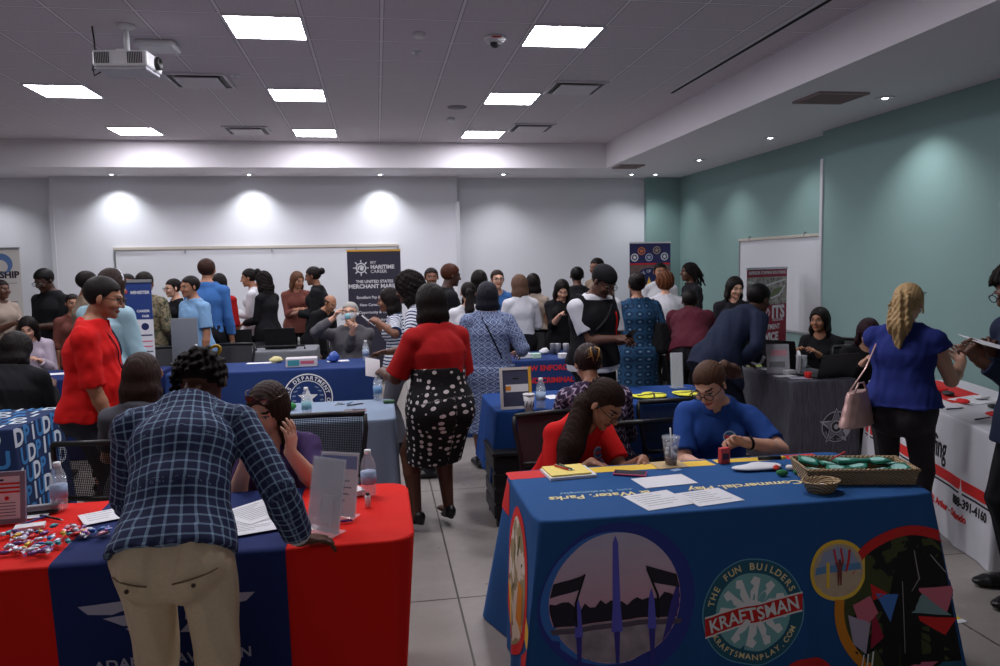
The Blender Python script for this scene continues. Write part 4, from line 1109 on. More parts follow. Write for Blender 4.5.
# the back strip: red, yellow, and the mirrored lettering on top
dd([(.58,-.001),(.72,-.001),(.72,-.17),(.58,-.17)], p_red, 'red_corner', .0006, warp=WL)
Tw = lambda x, y, l: T1.top(-.845+x, -.36+y, l)
decal([(.0,.575),(.36,.585),(.33,.70),(.02,.70),(.0,.69)], p_red, Tw, .001, 'red_corner', o1)
decal([(.38,.60),(1.0,.60),(.99,.69),(.38,.69)], p_yellow, Tw, .001, 'yellow_border', o1)
decal([(1.02,.63),(1.36,.62),(1.38,.69),(1.02,.69)], p_yellow, Tw, .001, 'yellow_border', o1); decal([(1.38,.62),(1.55,.60),(1.55,.69),(1.38,.69)], p_red, Tw, .001, 'red_border', o1)
decal([(1.56,.36),(1.675,.20),(1.68,.27),(1.62,.52),(1.56,.53)], p_yellow, Tw, .001, 'yellow_border', o1)
Mt = lambda cx, cy: (lambda x, y, l: T1.top(-.845+cx-x, -.36+cy-y, l+.0012))
text('& Water. Parks', .070, p_cream, None, 'top_wording', o1, Mt(.33, .265), bold=.02, shear=.12)
text('.com  & kraftsmanplay', .036, mat('print_pale_blue', (150,190,220), .8), None, 'top_wording', o1, Mt(.33, .32), bold=.0)
text('Commercial. Play', .074, p_cream, None, 'top_wording', o1, Mt(.98, .265), bold=.02, shear=.12)
# --- red stretch cover, front left
T2 = cloth('tablecloth', -1.82, .105, 2.62, 3.36, f_red, 'bright red fitted tablecloth under the navy airline-wing runner', flare=0., wave=.002, nw=5, corner=-.02, taper=.06, r=.05)
# navy runner lying across the red table
class Runner:
    def __init__(s, x0, x1, T): s.x0, s.x1, s.T = x0, x1, T
    def pt(s, x, t, l=0.):
        """t runs from the back hem (0) over the top and down the front"""
        T = s.T; B = .30; d = T.d; sk = 0
        if t < B: p = T.pt(T.w+T.d+(T.w-(x)), B-t, .004+l); return p
        t -= B
        if t < d: return T.M @ Vector((-T.w/2+x, d/2-t, .004+l))
        t -= d
        wv = .004*math.sin(x*31+1)*min(1, t*4)
        q = T.pt(x, t, .006+l+wv)
        return q
def runner(name, x0, x1, T, m, label, drop=.74, skew=0.):
    R_ = Runner(x0, x1, T); nx = 50; tot = .30+T.d+drop; nt_ = 90; v = []; f = []
    for j in range(nt_+1):
        for i in range(nx+1):
            t = tot*j/nt_; u = i/nx
            x = x0+(x1-x0)*u+(skew*(1-u)*max(0, min(1, 1-(t-.30)/T.d)))
            v.append(R_.pt(x, t))
    for j in range(nt_):
        for i in range(nx): a = j*(nx+1)+i; f.append((a, a+nx+1, a+nx+2, a+1))
    mb = MB(); mb.add(v, f, m, True); o = mb.build(name); tag(o, label, 'table runner'); R_.o = o; return R_
RN = runner('table_runner', .715, 1.475, T2, f_navy, 'navy table runner with silver wing emblem draped over the red tablecloth', skew=-.04)
WR_ = lambda x, y, l: RN.pt(x+.055, .30+T2.d-y-.06, .002+l)
p_silver = mat('print_silver', (168,166,190), .7)
def dw(poly, lift=.001, m=None): decal(poly, m or p_silver, WR_, lift, 'wing_emblem', RN.o, .05)
for q in (-1, 1):
    c = 1.025
    if q < 0:
        X_ = lambda a: c-a
    else: X_ = lambda a: c+a
    dw([(X_(.285),-.205),(X_(.06),-.195),(X_(.055),-.235),(X_(.12),-.225),(X_(.18),-.245),(X_(.255),-.235)])
    dw([(X_(.21),-.255),(X_(.055),-.245),(X_(.05),-.285),(X_(.15),-.29)])
    dw([(X_(.145),-.30),(X_(.06),-.298),(X_(.03),-.33),(X_(.10),-.335)])
dw([(1.0,-.20),(1.05,-.20),(1.04,-.33),(1.01,-.33)])
text('ADAPTIVE AVIATION', .052, p_silver, None, 'runner_wording', RN.o, lambda x, y, l: WR_(1.03+x, -.43+y, .001+l), bold=.02, wide=1.0, space=1.05)
text('ROBOTICS', .03, p_silver, None, 'runner_wording', RN.o, lambda x, y, l: WR_(1.05+x, -.475+y, .001+l), bold=.01)
# --- the others
T3 = cloth('tablecloth', -1.30, .09, 4.78, 5.54, f_grey, 'pale blue-grey tablecloth with a green stress ball and bottle on it', wave=.010, nw=8, seed=2, flare=.02)
T4 = cloth('tablecloth', -2.0, -.03, 7.36, 8.12, f_deep, 'dark blue tablecloth with a round government seal on its front', wave=.005, nw=7, seed=3, flare=.01)
TG = cloth('tablecloth', -3.75, -2.08, 7.30, 8.06, fabric('cloth_navy_gold', (24,40,92)), 'navy tablecloth with a golden eagle head behind the red-shirted man', wave=.006, nw=6, seed=8)
g = NT('print_letter_cloth', .85); T5M = g.m; g.col((24,44,84))
T5 = cloth('tablecloth', -4.2, -2.27, 5.05, 5.80, g.m, 'navy tablecloth covered in light blue and white letters at far left', wave=.006, nw=6, seed=5, r=.02)
T6 = cloth('tablecloth', .74, 2.42, 4.86, 5.58, f_royal, 'royal blue tablecloth holding a framed sign and yellow vests', drop=.47, wave=.008, nw=7, seed=6, flare=.035, corner=.06)
T7 = cloth('tablecloth', .80, 2.30, 7.38, 8.14, f_deep, 'blue tablecloth with red and white printed wording behind the standing crowd', wave=.004, nw=6, seed=7)
g = NT('crinkled_black_cloth', .6, scale=(1,1,.15)); nn = g.noise(60, 5); g.col(g.mix(nn, (44,43,50), (100,97,108))); g.bump(nn, .9, .02)
def quadM(cx, cy, rz): return cx, cy, rz
T8 = cloth('tablecloth', 3.20, 3.80, 5.46, 7.0, g.m, 'crinkled charcoal tablecloth with a silver star badge on its front', wave=.006, nw=9, seed=9, flare=.01)
T9 = cloth('tablecloth', 3.88-.36, 3.88+.36, 4.35-.99, 4.35+.99, fabric('cloth_white', (206,206,212)), 'white printed tablecloth with red stripe and phone number at right', wave=.008, nw=8, seed=10, rz=math.radians(-16.3))
# seal on the dark blue cloth
def seal(T, cx, cy, r, parent):
    W = T.front()
    for rr0, m_, l in ((r, p_white, .001), (r*.95, p_navy, .0015), (r*.72, p_white, .002), (r*.69, f_deep, .0025)): decal(disc(40, rr0, cx, cy), m_, W, l, 'printed_seal', parent, .06)
    arc_text('TEXAS DEPARTMENT OF', r*.22, p_white, cx, cy, r*.82, 200, -20, lambda x, y, l: W(x, y, .003+l), 'seal_wording', parent, bold=.02)
    st = [(cx+(r*.42 if k % 2 == 0 else r*.18)*math.sin(PI*k/5), cy+(r*.42 if k % 2 == 0 else r*.18)*math.cos(PI*k/5)) for k in range(10)]
    decal(st, p_white, W, .0032, 'printed_seal', parent, .3)
    for q in (-1, 1):
        for k in range(7):
            a = math.radians(-70+k*20); decal([(cx+q*r*.56*math.cos(a)+r*.09*math.cos(t_+a*q), cy+r*.56*math.sin(a)+r*.04*math.sin(t_)) for t_ in np.linspace(0, 2*PI, 8, endpoint=False)], mat('print_grey_blue', (120,134,160), .8), W, .0034, 'printed_seal', parent, .3)
seal(T4, 1.305, -.275, .235, T4.o)
# letters over the patterned cloth
lm = [mat('letter_white', (196,206,216), .8), mat('letter_blue', (52,120,178), .8)]
def spread(T, warp, x0, x1, y0, y1, name, sx=.10, sy=.128, seed=1, size=.155):
    r_ = random.Random(seed); mbs = [MB(), MB()]; row = 0; y = y1
    while y > y0:
        x = x0+(row % 2)*.05; i = 0
        while x < x1:
            ch = 'DPIU'[(i+row*3) % 4]; me = text_mesh(ch, size, bold=.03)
            mbs[(i+row) % 2].add([warp(x+v.co.x, y+v.co.y, .001+v.co.z) for v in me.vertices], [tuple(p.vertices) for p in me.polygons], lm[(i+row) % 2]); bpy.data.meshes.remove(me)
            x += sx; i += 1
        y -= sy; row += 1
    for q in mbs: q.build(name, T.o)
spread(T5, lambda x, y, l: T5.pt(T5.w+x, -y, .001+l), .06, .70, -.72, -.07, 'printed_letters', seed=2)
spread(T5, lambda x, y, l: T5.pt(x, -y, .001+l), 1.0, 1.9, -.72, -.07, 'printed_letters', seed=3)
spread(T5, lambda x, y, l: T5.top(x, y, .0015+l), .1, .92, -.34, .32, 'printed_letters', seed=4, sy=.12, size=.13)
# eagle head on the navy cloth, wording
We = TG.front()
eg = [(.0,.0),(.05,.05),(.13,.09),(.22,.08),(.27,.04),(.30,-.01),(.27,-.05),(.25,-.02),(.22,-.03),(.17,-.05),(.20,-.09),(.14,-.08),(.15,-.12),(.08,-.09),(.06,-.12),(.03,-.07)]
decal([(1.13+x*.9, -.20+y*.9) for x, y in eg], mat('print_gold', (222,160,30), .7), We, .001, 'eagle_print', TG.o, .05)
text('BPISD', .12, p_white, None, 'cloth_wording', TG.o, lambda x, y, l: We(1.40+x, -.37+y, .001+l), bold=.02)
text('POLICE', .07, p_white, None, 'cloth_wording', TG.o, lambda x, y, l: We(1.50+x, -.52+y, .001+l), bold=.01, space=1.2)
# red and white wording of the cloth behind the crowd
W7 = T7.front()
text('LAW ENFORCEMENT', .075, p_red, None, 'cloth_wording', T7.o, lambda x, y, l: W7(.96+x, -.085+y, .001+l), bold=.03)
text('AND CRIMINAL JUSTICE', .075, p_red, None, 'cloth_wording', T7.o, lambda x, y, l: W7(1.02+x, -.21+y, .001+l), bold=.03)
text('AGENCY SERVICES', .125, p_white, None, 'cloth_wording', T7.o, lambda x, y, l: W7(.98+x, -.40+y, .001+l), bold=.02)
# star badge on the crinkled cloth: on the short side facing the camera
W8 = T8.front()
ps = mat('print_badge_silver', (170,172,178), .6); pk = mat('print_badge_dark', (46,46,52), .7)
sx_, sy_ = .40, -.38
st = [(sx_+(.155 if k % 2 == 0 else .062)*math.sin(PI*k/5), sy_+(.155 if k % 2 == 0 else .062)*math.cos(PI*k/5)) for k in range(10)]
for poly, m_, l in ((disc(40, .125, sx_, sy_), ps, .001), (disc(40, .118, sx_, sy_), pk, .0015), (st, ps, .002), ([(sx_+(x-sx_)*.9, sy_+(y-sy_)*.9) for x, y in st], pk, .0024), ([(sx_+(x-sx_)*.8, sy_+(y-sy_)*.8) for x, y in st], mat('print_badge_grey', (112,114,122), .7), .0028), (disc(24, .05, sx_, sy_), ps, .0032), (disc(24, .043, sx_, sy_), pk, .0036), (disc(24, .02, sx_, sy_), ps, .004)):
    decal(poly, m_, W8, l, 'star_badge', T8.o, .2)
arc_text('DEPUTY SHERIFF', .022, ps, sx_, sy_, .104, 205, 335, lambda x, y, l: W8(x, y, .0045+l), 'badge_wording', T8.o, inside=True)
# stripe, wording and number on the white cloth: long side facing left
W9 = lambda x, y, l: T9.pt(T9.P-x, -y, .0015+l)     # x runs back... the left skirt, read from the front
W9r = lambda x, y, l: T9.pt(T9.P-T9.d+x, -y, .0015+l)   # x from the back left corner towards the viewer
decal([(.05,-.40),(1.95,-.40),(1.95,-.335),(.05,-.335)], p_red, W9r, .001, 'red_stripe', T9.o, .1)
decal([(.05,-.425),(1.95,-.425),(1.95,-.413),(.05,-.413)], p_black, W9r, .001, 'black_line', T9.o, .1)
text('Staffing', .20, p_black, None, 'cloth_wording', T9.o, lambda x, y, l: W9r(1.42+x, -.22+y, .001+l), bold=.01, wide=.62, align='RIGHT')
text('888-391-4160', .075, p_black, None, 'cloth_wording', T9.o, lambda x, y, l: W9r(1.93+x, -.475+y, .001+l), bold=.03, align='RIGHT', wide=.9)
text('Houston - Pt. Arthur - Orlando', .062, p_red, None, 'cloth_wording', T9.o, lambda x, y, l: W9r(1.72+x, -.56+y, .001+l), bold=.03, align='RIGHT', wide=.9)
tag(decal([(.20,-.02),(.52,.02),(.52,.89),(.20,.89)], p_red, lambda x, y, l: T9.top(-.36+x, y*1.06, l+.002), .0, 'red_table_runner', None, .3), 'narrow red runner lying along the white tablecloth', 'table runner')

ft = empty('folding_table', (1.58, 5.22, 0), 0, 'white folding table under the short royal blue tablecloth', 'table')
m = MB(); m.box((-.80,-.33,.715), (.80,.33,.738), m_wht, bev=.006); m.build('tabletop', ft)
for sx in (-1, 1):
    for sy in (-1, 1): m = MB(); m.tube([(sx*.66,sy*.27,.715),(sx*.68,sy*.30,.0)], .014, m_dgrey, 8); m.build('leg', ft)
    m = MB(); m.tube([(sx*.67,-.28,.25),(sx*.67,.28,.25)], .010, m_dgrey, 8); m.build('crossbar', ft)
# ---------------------------------------------------------------- helpers for small goods
def qx(px, py, z=.75): return onz(px, py, z)
m_paper = mat('paper_white', (222,222,226), .8); m_ink = mat('printed_ink', (90,94,110), .8)
m_clear = mat('clear_plastic', (235,240,245), .05, spec=.8, alpha=.22); m_frost = mat('frosted_acrylic', (225,228,235), .2, alpha=.55, spec=.8)
m_water = mat('water_clear', (210,225,235), .05, alpha=.25, spec=.8)
def place(o, p, rz=0.): o.location = p; o.rotation_euler = (0, 0, rz); return o
def paper(p, w, d, rz, label, lines=8, cat='paper', mt=None, group=None, head=None, name='paper_sheet', th=.0012):
    m = MB(); m.box((-w/2,-d/2,0), (w/2,d/2,th), mt or m_paper)
    r_ = random.Random(int(p[0]*1000))
    for i in range(lines):
        y = d*.38-i*d*.76/max(1, lines); m.box((-w*.38,y-.0025,th), (-w*.38+w*r_.uniform(.4,.76),y,th+.0003), m_ink)
    if head: m.box((-w*.38,d*.40,th), (w*.2,d*.46,th+.0003), head)
    return tag(m.build(name, None, p, rz), label, cat, group)
def bottle(p, label, h=.21, group=None, lab=(120,170,210), fill=.75, r=.032):
    o = empty('water_bottle', p, rnd.uniform(0, 6), label, 'bottle', group); k = h/.21; m = MB()
    prof = [(0,.002),(r*.8,0),(r,.008),(r*.97,.03),(r,.036),(r*.96,.042),(r,.05),(r,.11),(r*.97,.116),(r,.122),(r*.98,.14),(r*.75,.165),(r*.42,.185),(r*.40,.192)]
    m.lathe([(a, b*k) for a, b in prof], m_clear, 20); m.build('body', o)
    m = MB(); m.lathe([(0,.004*k),(r*.93,.006*k),(r*.93,.19*fill*k),(0,.19*fill*k)], m_water, 18); m.build('water', o)
    m = MB(); m.lathe([(r+.0008,.055*k),(r+.0008,.108*k)], mat('bottle_label_%d' % sum(lab), lab, .5), 20); m.build('label_band', o)
    m = MB(); m.lathe([(0,.205*k),(r*.44,.205*k),(r*.45,.190*k),(r*.45,.188*k),(0,.188*k)][::-1], m_wht, 16); m.build('cap', o)
    return o
def acrylic(p, rz, label, w=.22, h=.28, mt=None, cover=None, tilt=-12, name='acrylic_sign_holder'):
    o = empty(name, p, rz, label, 'sign holder'); M = Matrix.Rotation(math.radians(tilt), 4, 'X'); m = MB()
    m.box((-w/2,-.003,0), (w/2,.0,h), m_clear, M); m.box((-w/2,.004,0), (w/2,.006,h), m_clear, M); m.build('holder', o)
    m = MB(); m.box((-w/2,-.045,0), (w/2,.045,.004), m_clear); m.build('foot', o)
    m = MB(); m.box((-w/2+.004,.0005,.004), (w/2-.004,.0035,h-.004), mt or m_paper, M); oo = m.build('sheet', o)
    if cover:
        for (x0,y0,x1,y1,mm) in cover:
            m = MB(); m.box((x0*w,-.0005,y0*h), (x1*w,.0004,y1*h), mm, M); m.build('sheet_print', oo)
    return o
def framed(p, rz, label, w, h, frame_m, face_m, tilt=-8):
    o = empty('framed_sign', p, rz, label, 'sign'); M = Matrix.Rotation(math.radians(tilt), 4, 'X'); b = .018; m = MB()
    for a, c in (((-w/2,0,0),(-w/2+b,.02,h)), ((w/2-b,0,0),(w/2,.02,h)), ((-w/2+b,0,0),(w/2-b,.02,b)), ((-w/2+b,0,h-b),(w/2-b,.02,h))): m.box(a, (c[0],.015,c[2]), frame_m, M)
    m.build('frame', o); m = MB(); m.box((-w/2+b,.004,b), (w/2-b,.012,h-b), face_m, M); fo = m.build('picture', o)
    m = MB(); m.box((-.03,.02,0), (.03,.10,.004), m_dgrey); m.box((-.02,.012,.0), (.02,.018,h*.7), m_dgrey, Matrix.Rotation(math.radians(12), 4, 'X') @ Matrix.Translation((0,.06,0))); m.build('easel_back', o)
    return o, fo, M
def pen(p, rz, label, rgb=(20,30,120), group=None, L=.14):
    o = empty('pen', p, rz, label, 'pen', group); m = MB()
    m.tube([(-L/2,0,.005),(L/2*.75,0,.005)], .0045, mat('pen_%d_%d_%d' % rgb, rgb, .35), 8); m.build('barrel', o)
    m = MB(); m.tube([(L/2*.75,0,.005),(L/2,0,.004)], [.004,.001], m_metal, 8); m.box((-L/2,-.001,.009), (-L/2+.04,.001,.012), m_metal); m.build('tip_and_clip', o); return o
def phone(p, rz, label, body=(24,24,28), screen=(40,44,52)):
    o = empty('phone', p, rz, label, 'phone'); m = MB(); m.box((-.036,-.075,0), (.036,.075,.008), mat('phone_case_%d' % sum(body), body, .4), bev=.004); m.build('case', o)
    m = MB(); m.box((-.032,-.070,.008), (.032,.070,.0086), mat('phone_screen_%d' % sum(screen), screen, .08, spec=.8)); m.build('screen', o); return o
def lerp_rz(a, b): return math.atan2(b[1]-a[1], b[0]-a[0])
# ---------------------------------------------------------------- goods on the printed blue table
ZT = .7515
p = qx(568,474,ZT); o = empty('notepad', p, math.radians(4), 'yellow legal pad on a white pad at the table corner', 'notepad'); m = MB()
m.box((-.11,-.085,0), (.11,.085,.012), m_paper); m.build('white_pad', o); m = MB(); m.box((-.10,-.072,.012), (.09,.088,.020), mat('legal_yellow', (240,216,120), .8)); m.build('yellow_pad', o)
pen(p+Vector((-.02,.02,.0205)), math.radians(-60), 'red pen lying on the yellow legal pad', (190,40,30), L=.11); pen(p+Vector((.0,.022,.0205)), math.radians(-65), 'green pen lying on the yellow legal pad beside the red pen', (40,110,70), L=.11)
paper(qx(664,481,ZT), .25, .15, math.radians(6), 'blank white sheet lying between the notepad and the cup', 0)
paper(qx(658,500,ZT), .215, .20, math.radians(12), 'white printed sheet at the front edge, left of the pair', 6)
paper(qx(709,497,ZT), .215, .18, math.radians(10), 'white printed sheet at the front edge, right of the pair', 6)
paper(qx(676,470,ZT), .05, .03, .4, 'tiny pale blue card by the napkin', 0, mt=mat('card_blue', (150,180,220), .7), cat='card')
# napkin and iced drink
p = qx(669,465,ZT); m = MB(); m.box((-.075,-.06,0), (.075,.06,.003), mat('napkin_tan', (196,170,130), .9)); tag(m.build('napkin', None, p, .05), 'tan paper napkin under the iced drink cup', 'napkin')
o = empty('drink_cup', p+Vector((.01,.0,.0035)), 0, 'clear plastic iced drink cup with white straw on a tan napkin', 'cup'); m = MB()
m.lathe([(0,.001),(.027,0),(.041,.125)], m_clear, 24); m.build('cup_body', o)
m = MB(); m.lathe([(0,.003),(.0265,.003),(.030,.032),(0,.032)], mat('cola', (70,28,20), .1), 20); m.build('drink', o)
m = MB(); m.lathe([(.041,.125),(.044,.128),(.043,.136),(.02,.138),(.0,.138)], m_clear, 24); m.build('lid', o)
m = MB(); m.tube([(.004,0,.02),(-.002,.004,.175)], .0038, m_wht, 8); m.build('straw', o)
m = MB()
for i in range(9): m.sph((.02*math.cos(i*2.4),.02*math.sin(i*2.4),.045+.008*i), .010, m_frost, 8)
m.build('ice_cubes', o)['kind'] = 'stuff'
p = qx(724,463,ZT); o = empty('small_box', p, .2, 'small red printed box standing on the blue table', 'box'); m = MB(); m.box((-.026,-.013,0), (.026,.013,.075), mat('box_red', (206,70,72), .5), bev=.003); m.build('carton', o)
m = MB(); m.box((-.018,-.0138,.02), (.018,-.0130,.05), mat('box_dark_print', (60,40,60), .6)); m.build('printed_panel', o)
# folded shirt, marker, plush
def lump(name, p, r, mt, label, cat, rz=0., amp=.25, seed=1, parts=None):
    m = MB(); m.sph((0,0,r[2]), r, mt, 20); r_ = np.random.RandomState(seed)
    V = np.array([list(v) for v in m.v]); n = vnoise(V, 1.6/max(r[0], r[1]), seed)*amp
    m.v = [Vector((v[0]*(1+k), v[1]*(1+k), max(0, v[2]*(1+k*.8)))) for v, k in zip(V, n)]
    return tag(m.build(name, None, p, rz), label, cat)
lump('folded_cloth', qx(757,469,ZT), (.12,.055,.012), m_paper, 'rumpled white cloth on the blue table beside the dark marker', 'cloth', .05, .2, 3)
m = MB(); m.tube([(-.06,0,.010),(.045,0,.010)], .010, m_blk, 10); m.tube([(.045,0,.010),(.07,0,.010)], [.010,.006], mat('marker_yellow', (230,190,60), .5), 10); tag(m.build('marker', None, qx(772,465,ZT)+Vector((0,.01,.022)), -.15), 'fat black and yellow marker lying on the white cloth', 'marker')
for i, (px, py, rgb, nm) in enumerate(((782,476,(40,120,70),'green'), (797,474,(40,120,70),'green'), (790,470,(225,220,215),'white'), (801,469,(205,60,50),'red'), (776,470,(205,60,50),'red'))):
    lump('key_fob', qx(px,py,ZT), (.026,.018,.012), mat('fob_'+nm, rgb, .7), '%s fabric giveaway piece %s' % (nm, ('nearest the small basket','right of the pile','in the middle of the pile','farthest right in the pile','leftmost in the pile')[i]), 'giveaway', i, .3, i+5)
# wicker
g = NT('wicker', .75, scale=(1,1,1)); u = g.math('SINE', g.math('MULTIPLY', g.z, 620)); v_ = g.math('SINE', g.math('MULTIPLY', g.math('ADD', g.x, g.y), 330)); w_ = g.math('MULTIPLY', u, v_)
g.col(g.mix(g.math('ADD', g.math('MULTIPLY', w_, .5), .5), (140,108,74), (232,204,164))); g.bump(w_, 1., .006); m_wick = g.m
A, B = qx(810,484,ZT), qx(921,484,ZT)
p = (A+B)/2+Vector((0,.09,0)); bw = (B-A).length; o = empty('wicker_tray', p, lerp_rz(A, B), 'rectangular wicker tray full of green round-topped packets', 'basket'); m = MB()
def tray(m, w, d, h, t, fl, mt, n=1):
    for a, b, c, e in ((-w/2,-d/2,w/2,-d/2), (w/2,-d/2,w/2,d/2), (w/2,d/2,-w/2,d/2), (-w/2,d/2,-w/2,-d/2)):
        dx, dy = (c-a), (e-b); L = math.hypot(dx, dy); nx_, ny_ = dy/L, -dx/L
        pts = []
        m.add([(a,b,0),(c,e,0),(c+nx_*fl+dx/L*fl,e+ny_*fl+dy/L*fl,h),(a+nx_*fl-dx/L*fl,b+ny_*fl-dy/L*fl,h),(a-nx_*t,b-ny_*t,0),(c-nx_*t,e-ny_*t,0),(c+nx_*(fl-t),e+ny_*(fl-t),h),(a+nx_*(fl-t),b+ny_*(fl-t),h)],
              [(0,1,2,3),(5,4,7,6),(3,2,6,7),(0,4,5,1)], mt)
    m.box((-w/2,-d/2,0), (w/2,d/2,.006), mt)
tray(m, bw-.02, .20, .065, .012, .012, m_wick); m.build('wicker_body', o)
m = MB(); W_, D_ = bw/2+.002, .112; m.tube([(-W_,-D_,.066),(W_,-D_,.066),(W_,D_,.066),(-W_,D_,.066)], .008, m_wick, 8, closed=True); m.build('rim', o)
gp = mat('packet_green', (26,112,92), .4); gl = mat('packet_label', (150,200,190), .5)
rz0 = lerp_rz(A, B); k = 0
spots = ['front left corner', 'front second', 'front third', 'front fourth', 'front right corner', 'back left corner', 'back second', 'back third', 'back fourth', 'back right corner', 'top of the heap, left', 'top of the heap, middle', 'top of the heap, right']
for j in range(13):
    if j < 10: lx, ly, lz = -bw*.38+(j % 5)*bw*.19, -.05+(j//5)*.10, .045+.008*((j*7) % 3)
    else: lx, ly, lz = -.04+(j-10)*.075, .01, .072
    q = p+Matrix.Rotation(rz0, 3, 'Z') @ Vector((lx, ly, lz)); oo = empty('green_packet', q, rz0+rnd.uniform(-.5,.5), 'green packet with pale round label, %s of the wicker tray' % spots[j], 'packet', 'green packets heaped in the wicker tray')
    oo.rotation_euler[0] = rnd.uniform(-.25,.25); oo.rotation_euler[1] = rnd.uniform(-.2,.2)
    m = MB(); m.box((-.042,-.042,0), (.042,.042,.012), gp, bev=.005); m.build('packet_body', oo); m = MB(); m.prism(disc(20, .031), .0121, .0128, gl); m.build('round_label', oo)
m = MB(); m.tube([qx(830,460,.84)-p, qx(845,452,.90)-p], .004, mat('pen_red_white', (200,60,60), .4), 8); tag(m.build('pen', None, p), 'red pen standing up out of the green packets', 'pen')
p = qx(818,490,ZT)+Vector((0,-.02,0)); o = empty('small_basket', p, .1, 'small oval wicker basket in front of the wicker tray', 'basket'); m = MB()
m.lathe([(0,.004),(.055,0),(.078,.042),(.083,.048),(.076,.05),(.068,.04),(.05,.01),(0,.009)], m_wick, 28, Matrix.Diagonal((1.05,.75,1,1))); m.build('wicker_body', o)
m = MB(); m.box((-.03,-.018,.012), (.02,.01,.03), m_paper, Matrix.Rotation(.3, 4, 'Z')); m.build('folded_note', o)
# ---------------------------------------------------------------- goods on the red table
ZR = .7565
fo, pic_, Mf = framed(qx(7,524,ZR), .06, 'upright framed flag flyer at the left end of the red table', .13, .20, mat('frame_grey', (130,120,140), .4), mat('flyer_white', (224,218,224), .6)); m = MB()
for i in range(3): m.box((-.04,.001,.15-.016*i), (.045,.004,.157-.016*i), p_red, Mf)
m.box((-.04,.001,.165), (-.01,.0035,.172), p_navy, Mf); m.prism(disc(12,.008,.0,.0), 0, .001, p_red, Mf @ Matrix.Translation((0,.003,.098)) @ Matrix.Rotation(PI/2, 4, 'X'))
for i in range(5): m.box((-.035,.002,.078-.012*i), (.03,.004,.081-.012*i), m_ink, Mf)
m.build('flyer_print', fo)
bottle(qx(60,509,ZR), 'clear water bottle standing on the left of the red table', .20, lab=(150,175,205))
o = empty('stapler', qx(42,513,ZR), .15, 'grey metal desk stapler in front of the left bottle', 'stapler'); m = MB(); m.box((-.06,-.016,0), (.06,.016,.010), m_dgrey, bev=.003); m.build('base', o)
m = MB(); m.box((-.055,-.014,.012), (.06,.014,.035), mat('stapler_grey', (130,130,138), .35, .4), bev=.006); m.build('arm', o)
paper(qx(30,516,ZR), .13, .07, .2, 'small white leaflet under the stapler', 3); paper(qx(30,528,ZR+.0), .10, .05, .25, 'white card stack among the sweets on the red table', 0, cat='card', th=.012)
pen(qx(33,522,ZR), math.radians(60), 'blue highlighter pen behind the white cards', (40,60,140)); pen(qx(52,519,ZR), math.radians(-35), 'black pen beside the left bottle', (20,20,24))
paper(qx(104,516,ZR+.005), .16, .15, .5, 'white sheet at the left edge of the navy runner', 4)
# wrapped sweets: countable, one object each
cm = [mat('sweet_'+n, c, .25, .3) for n, c in (('silver',(190,190,205)), ('purple',(110,70,130)), ('blue',(50,90,150)), ('red',(180,40,40)), ('gold',(200,160,60)), ('pink',(200,140,160)), ('teal',(70,140,150)))]
names_c = ['silver','purple','blue','red','gold','pink','teal']
proto_s = {}
def sweet_mesh(k):
    m = MB(); m.sph((0,0,.008), (.018,.010,.008), cm[k], 10)
    for q in (-1, 1): m.add([(q*.016,-.002,.009),(q*.016,.002,.008),(q*.028,.009,.012),(q*.028,-.009,.005)], [(0,1,2,3)], cm[k])
    return m
for k in range(7):
    o = sweet_mesh(k).build('wrapped_sweet'); proto_s[k] = o
n_s = 0
for i in range(64):
    px = rnd.uniform(2, 108); py = rnd.uniform(533, 556) if px < 52 else rnd.uniform(527, 545)
    if px > 80 and py > 538: py = 530+6*rnd.random()
    k = (0,1,0,2,5,0,6,1,3,0,4)[(i*5+3) % 11]; q = onz(px, py, ZR+(.006 if px > 49 else 0)+.006*(i % 2))
    o = proto_s[k] if i < 7 and False else proto_s[k].copy()
    if o.name not in col.objects: col.objects.link(o)
    o.location = q; o.rotation_euler = (0, 0, rnd.uniform(0, 6.28))
    tag(o, '%s wrapped sweet in the scatter on the left red table' % names_c[k], 'sweet', '%s wrapped sweets scattered on the red table' % names_c[k])
for k in range(7): bpy.data.objects.remove(proto_s[k])
for i in range(2): paper(qx(250+8*i,524-13*i,ZR+.006+.002*i), .24, .22, .3+.5*i, ('white printed sheet on the navy runner by the leaning man', 'white sheet half under the first one before the purple-shirted woman')[i], 9)
blue_corner = [(.0,.72,1,.98,p_navy),(.1,.45,.7,.47,m_ink),(.1,.38,.8,.40,m_ink),(.1,.31,.75,.33,m_ink)]
acrylic(qx(322,532,ZR), math.radians(-38), 'clear acrylic sign holder with frosted sheet, nearer of the pair', .155, .27, m_frost, [(-.1,.12,.25,.5,m_paper)])
acrylic(qx(336,517,ZR), math.radians(-25), 'clear acrylic sign holder with blue-cornered flyer behind the other', .165, .25, m_paper, [(-.46,.74,.46,.94,mat('flyer_blue',(70,100,170),.6)),(-.35,.55,.3,.57,m_ink),(-.35,.45,.35,.47,m_ink),(-.35,.35,.3,.37,m_ink),(-.35,.25,.2,.27,m_ink)])
bottle(qx(369,495,ZR), 'clear water bottle at the right end of the red table', .20, lab=(200,160,170), fill=.3)
o = empty('sanitizer_bottle', qx(368,506,ZR), 0, 'tiny white sanitizer bottle before the right water bottle', 'bottle'); m = MB(); m.lathe([(0,0),(.012,0),(.012,.04),(.007,.046)], m_wht, 14); m.build('body', o); m = MB(); m.lathe([(.008,.044),(.008,.056),(0,.056)], m_dgrey, 12); m.build('cap', o)
paper(qx(352,494,ZR), .09, .08, .4, 'small white leaflet pile near the right water bottle', 0, cat='leaflet', th=.02)
lump('banana_toy', qx(350,489,ZR)+Vector((0,0,.02)), (.025,.018,.010), mat('toy_yellow', (225,205,70), .5), 'small yellow toy on the white leaflets of the red table', 'toy')
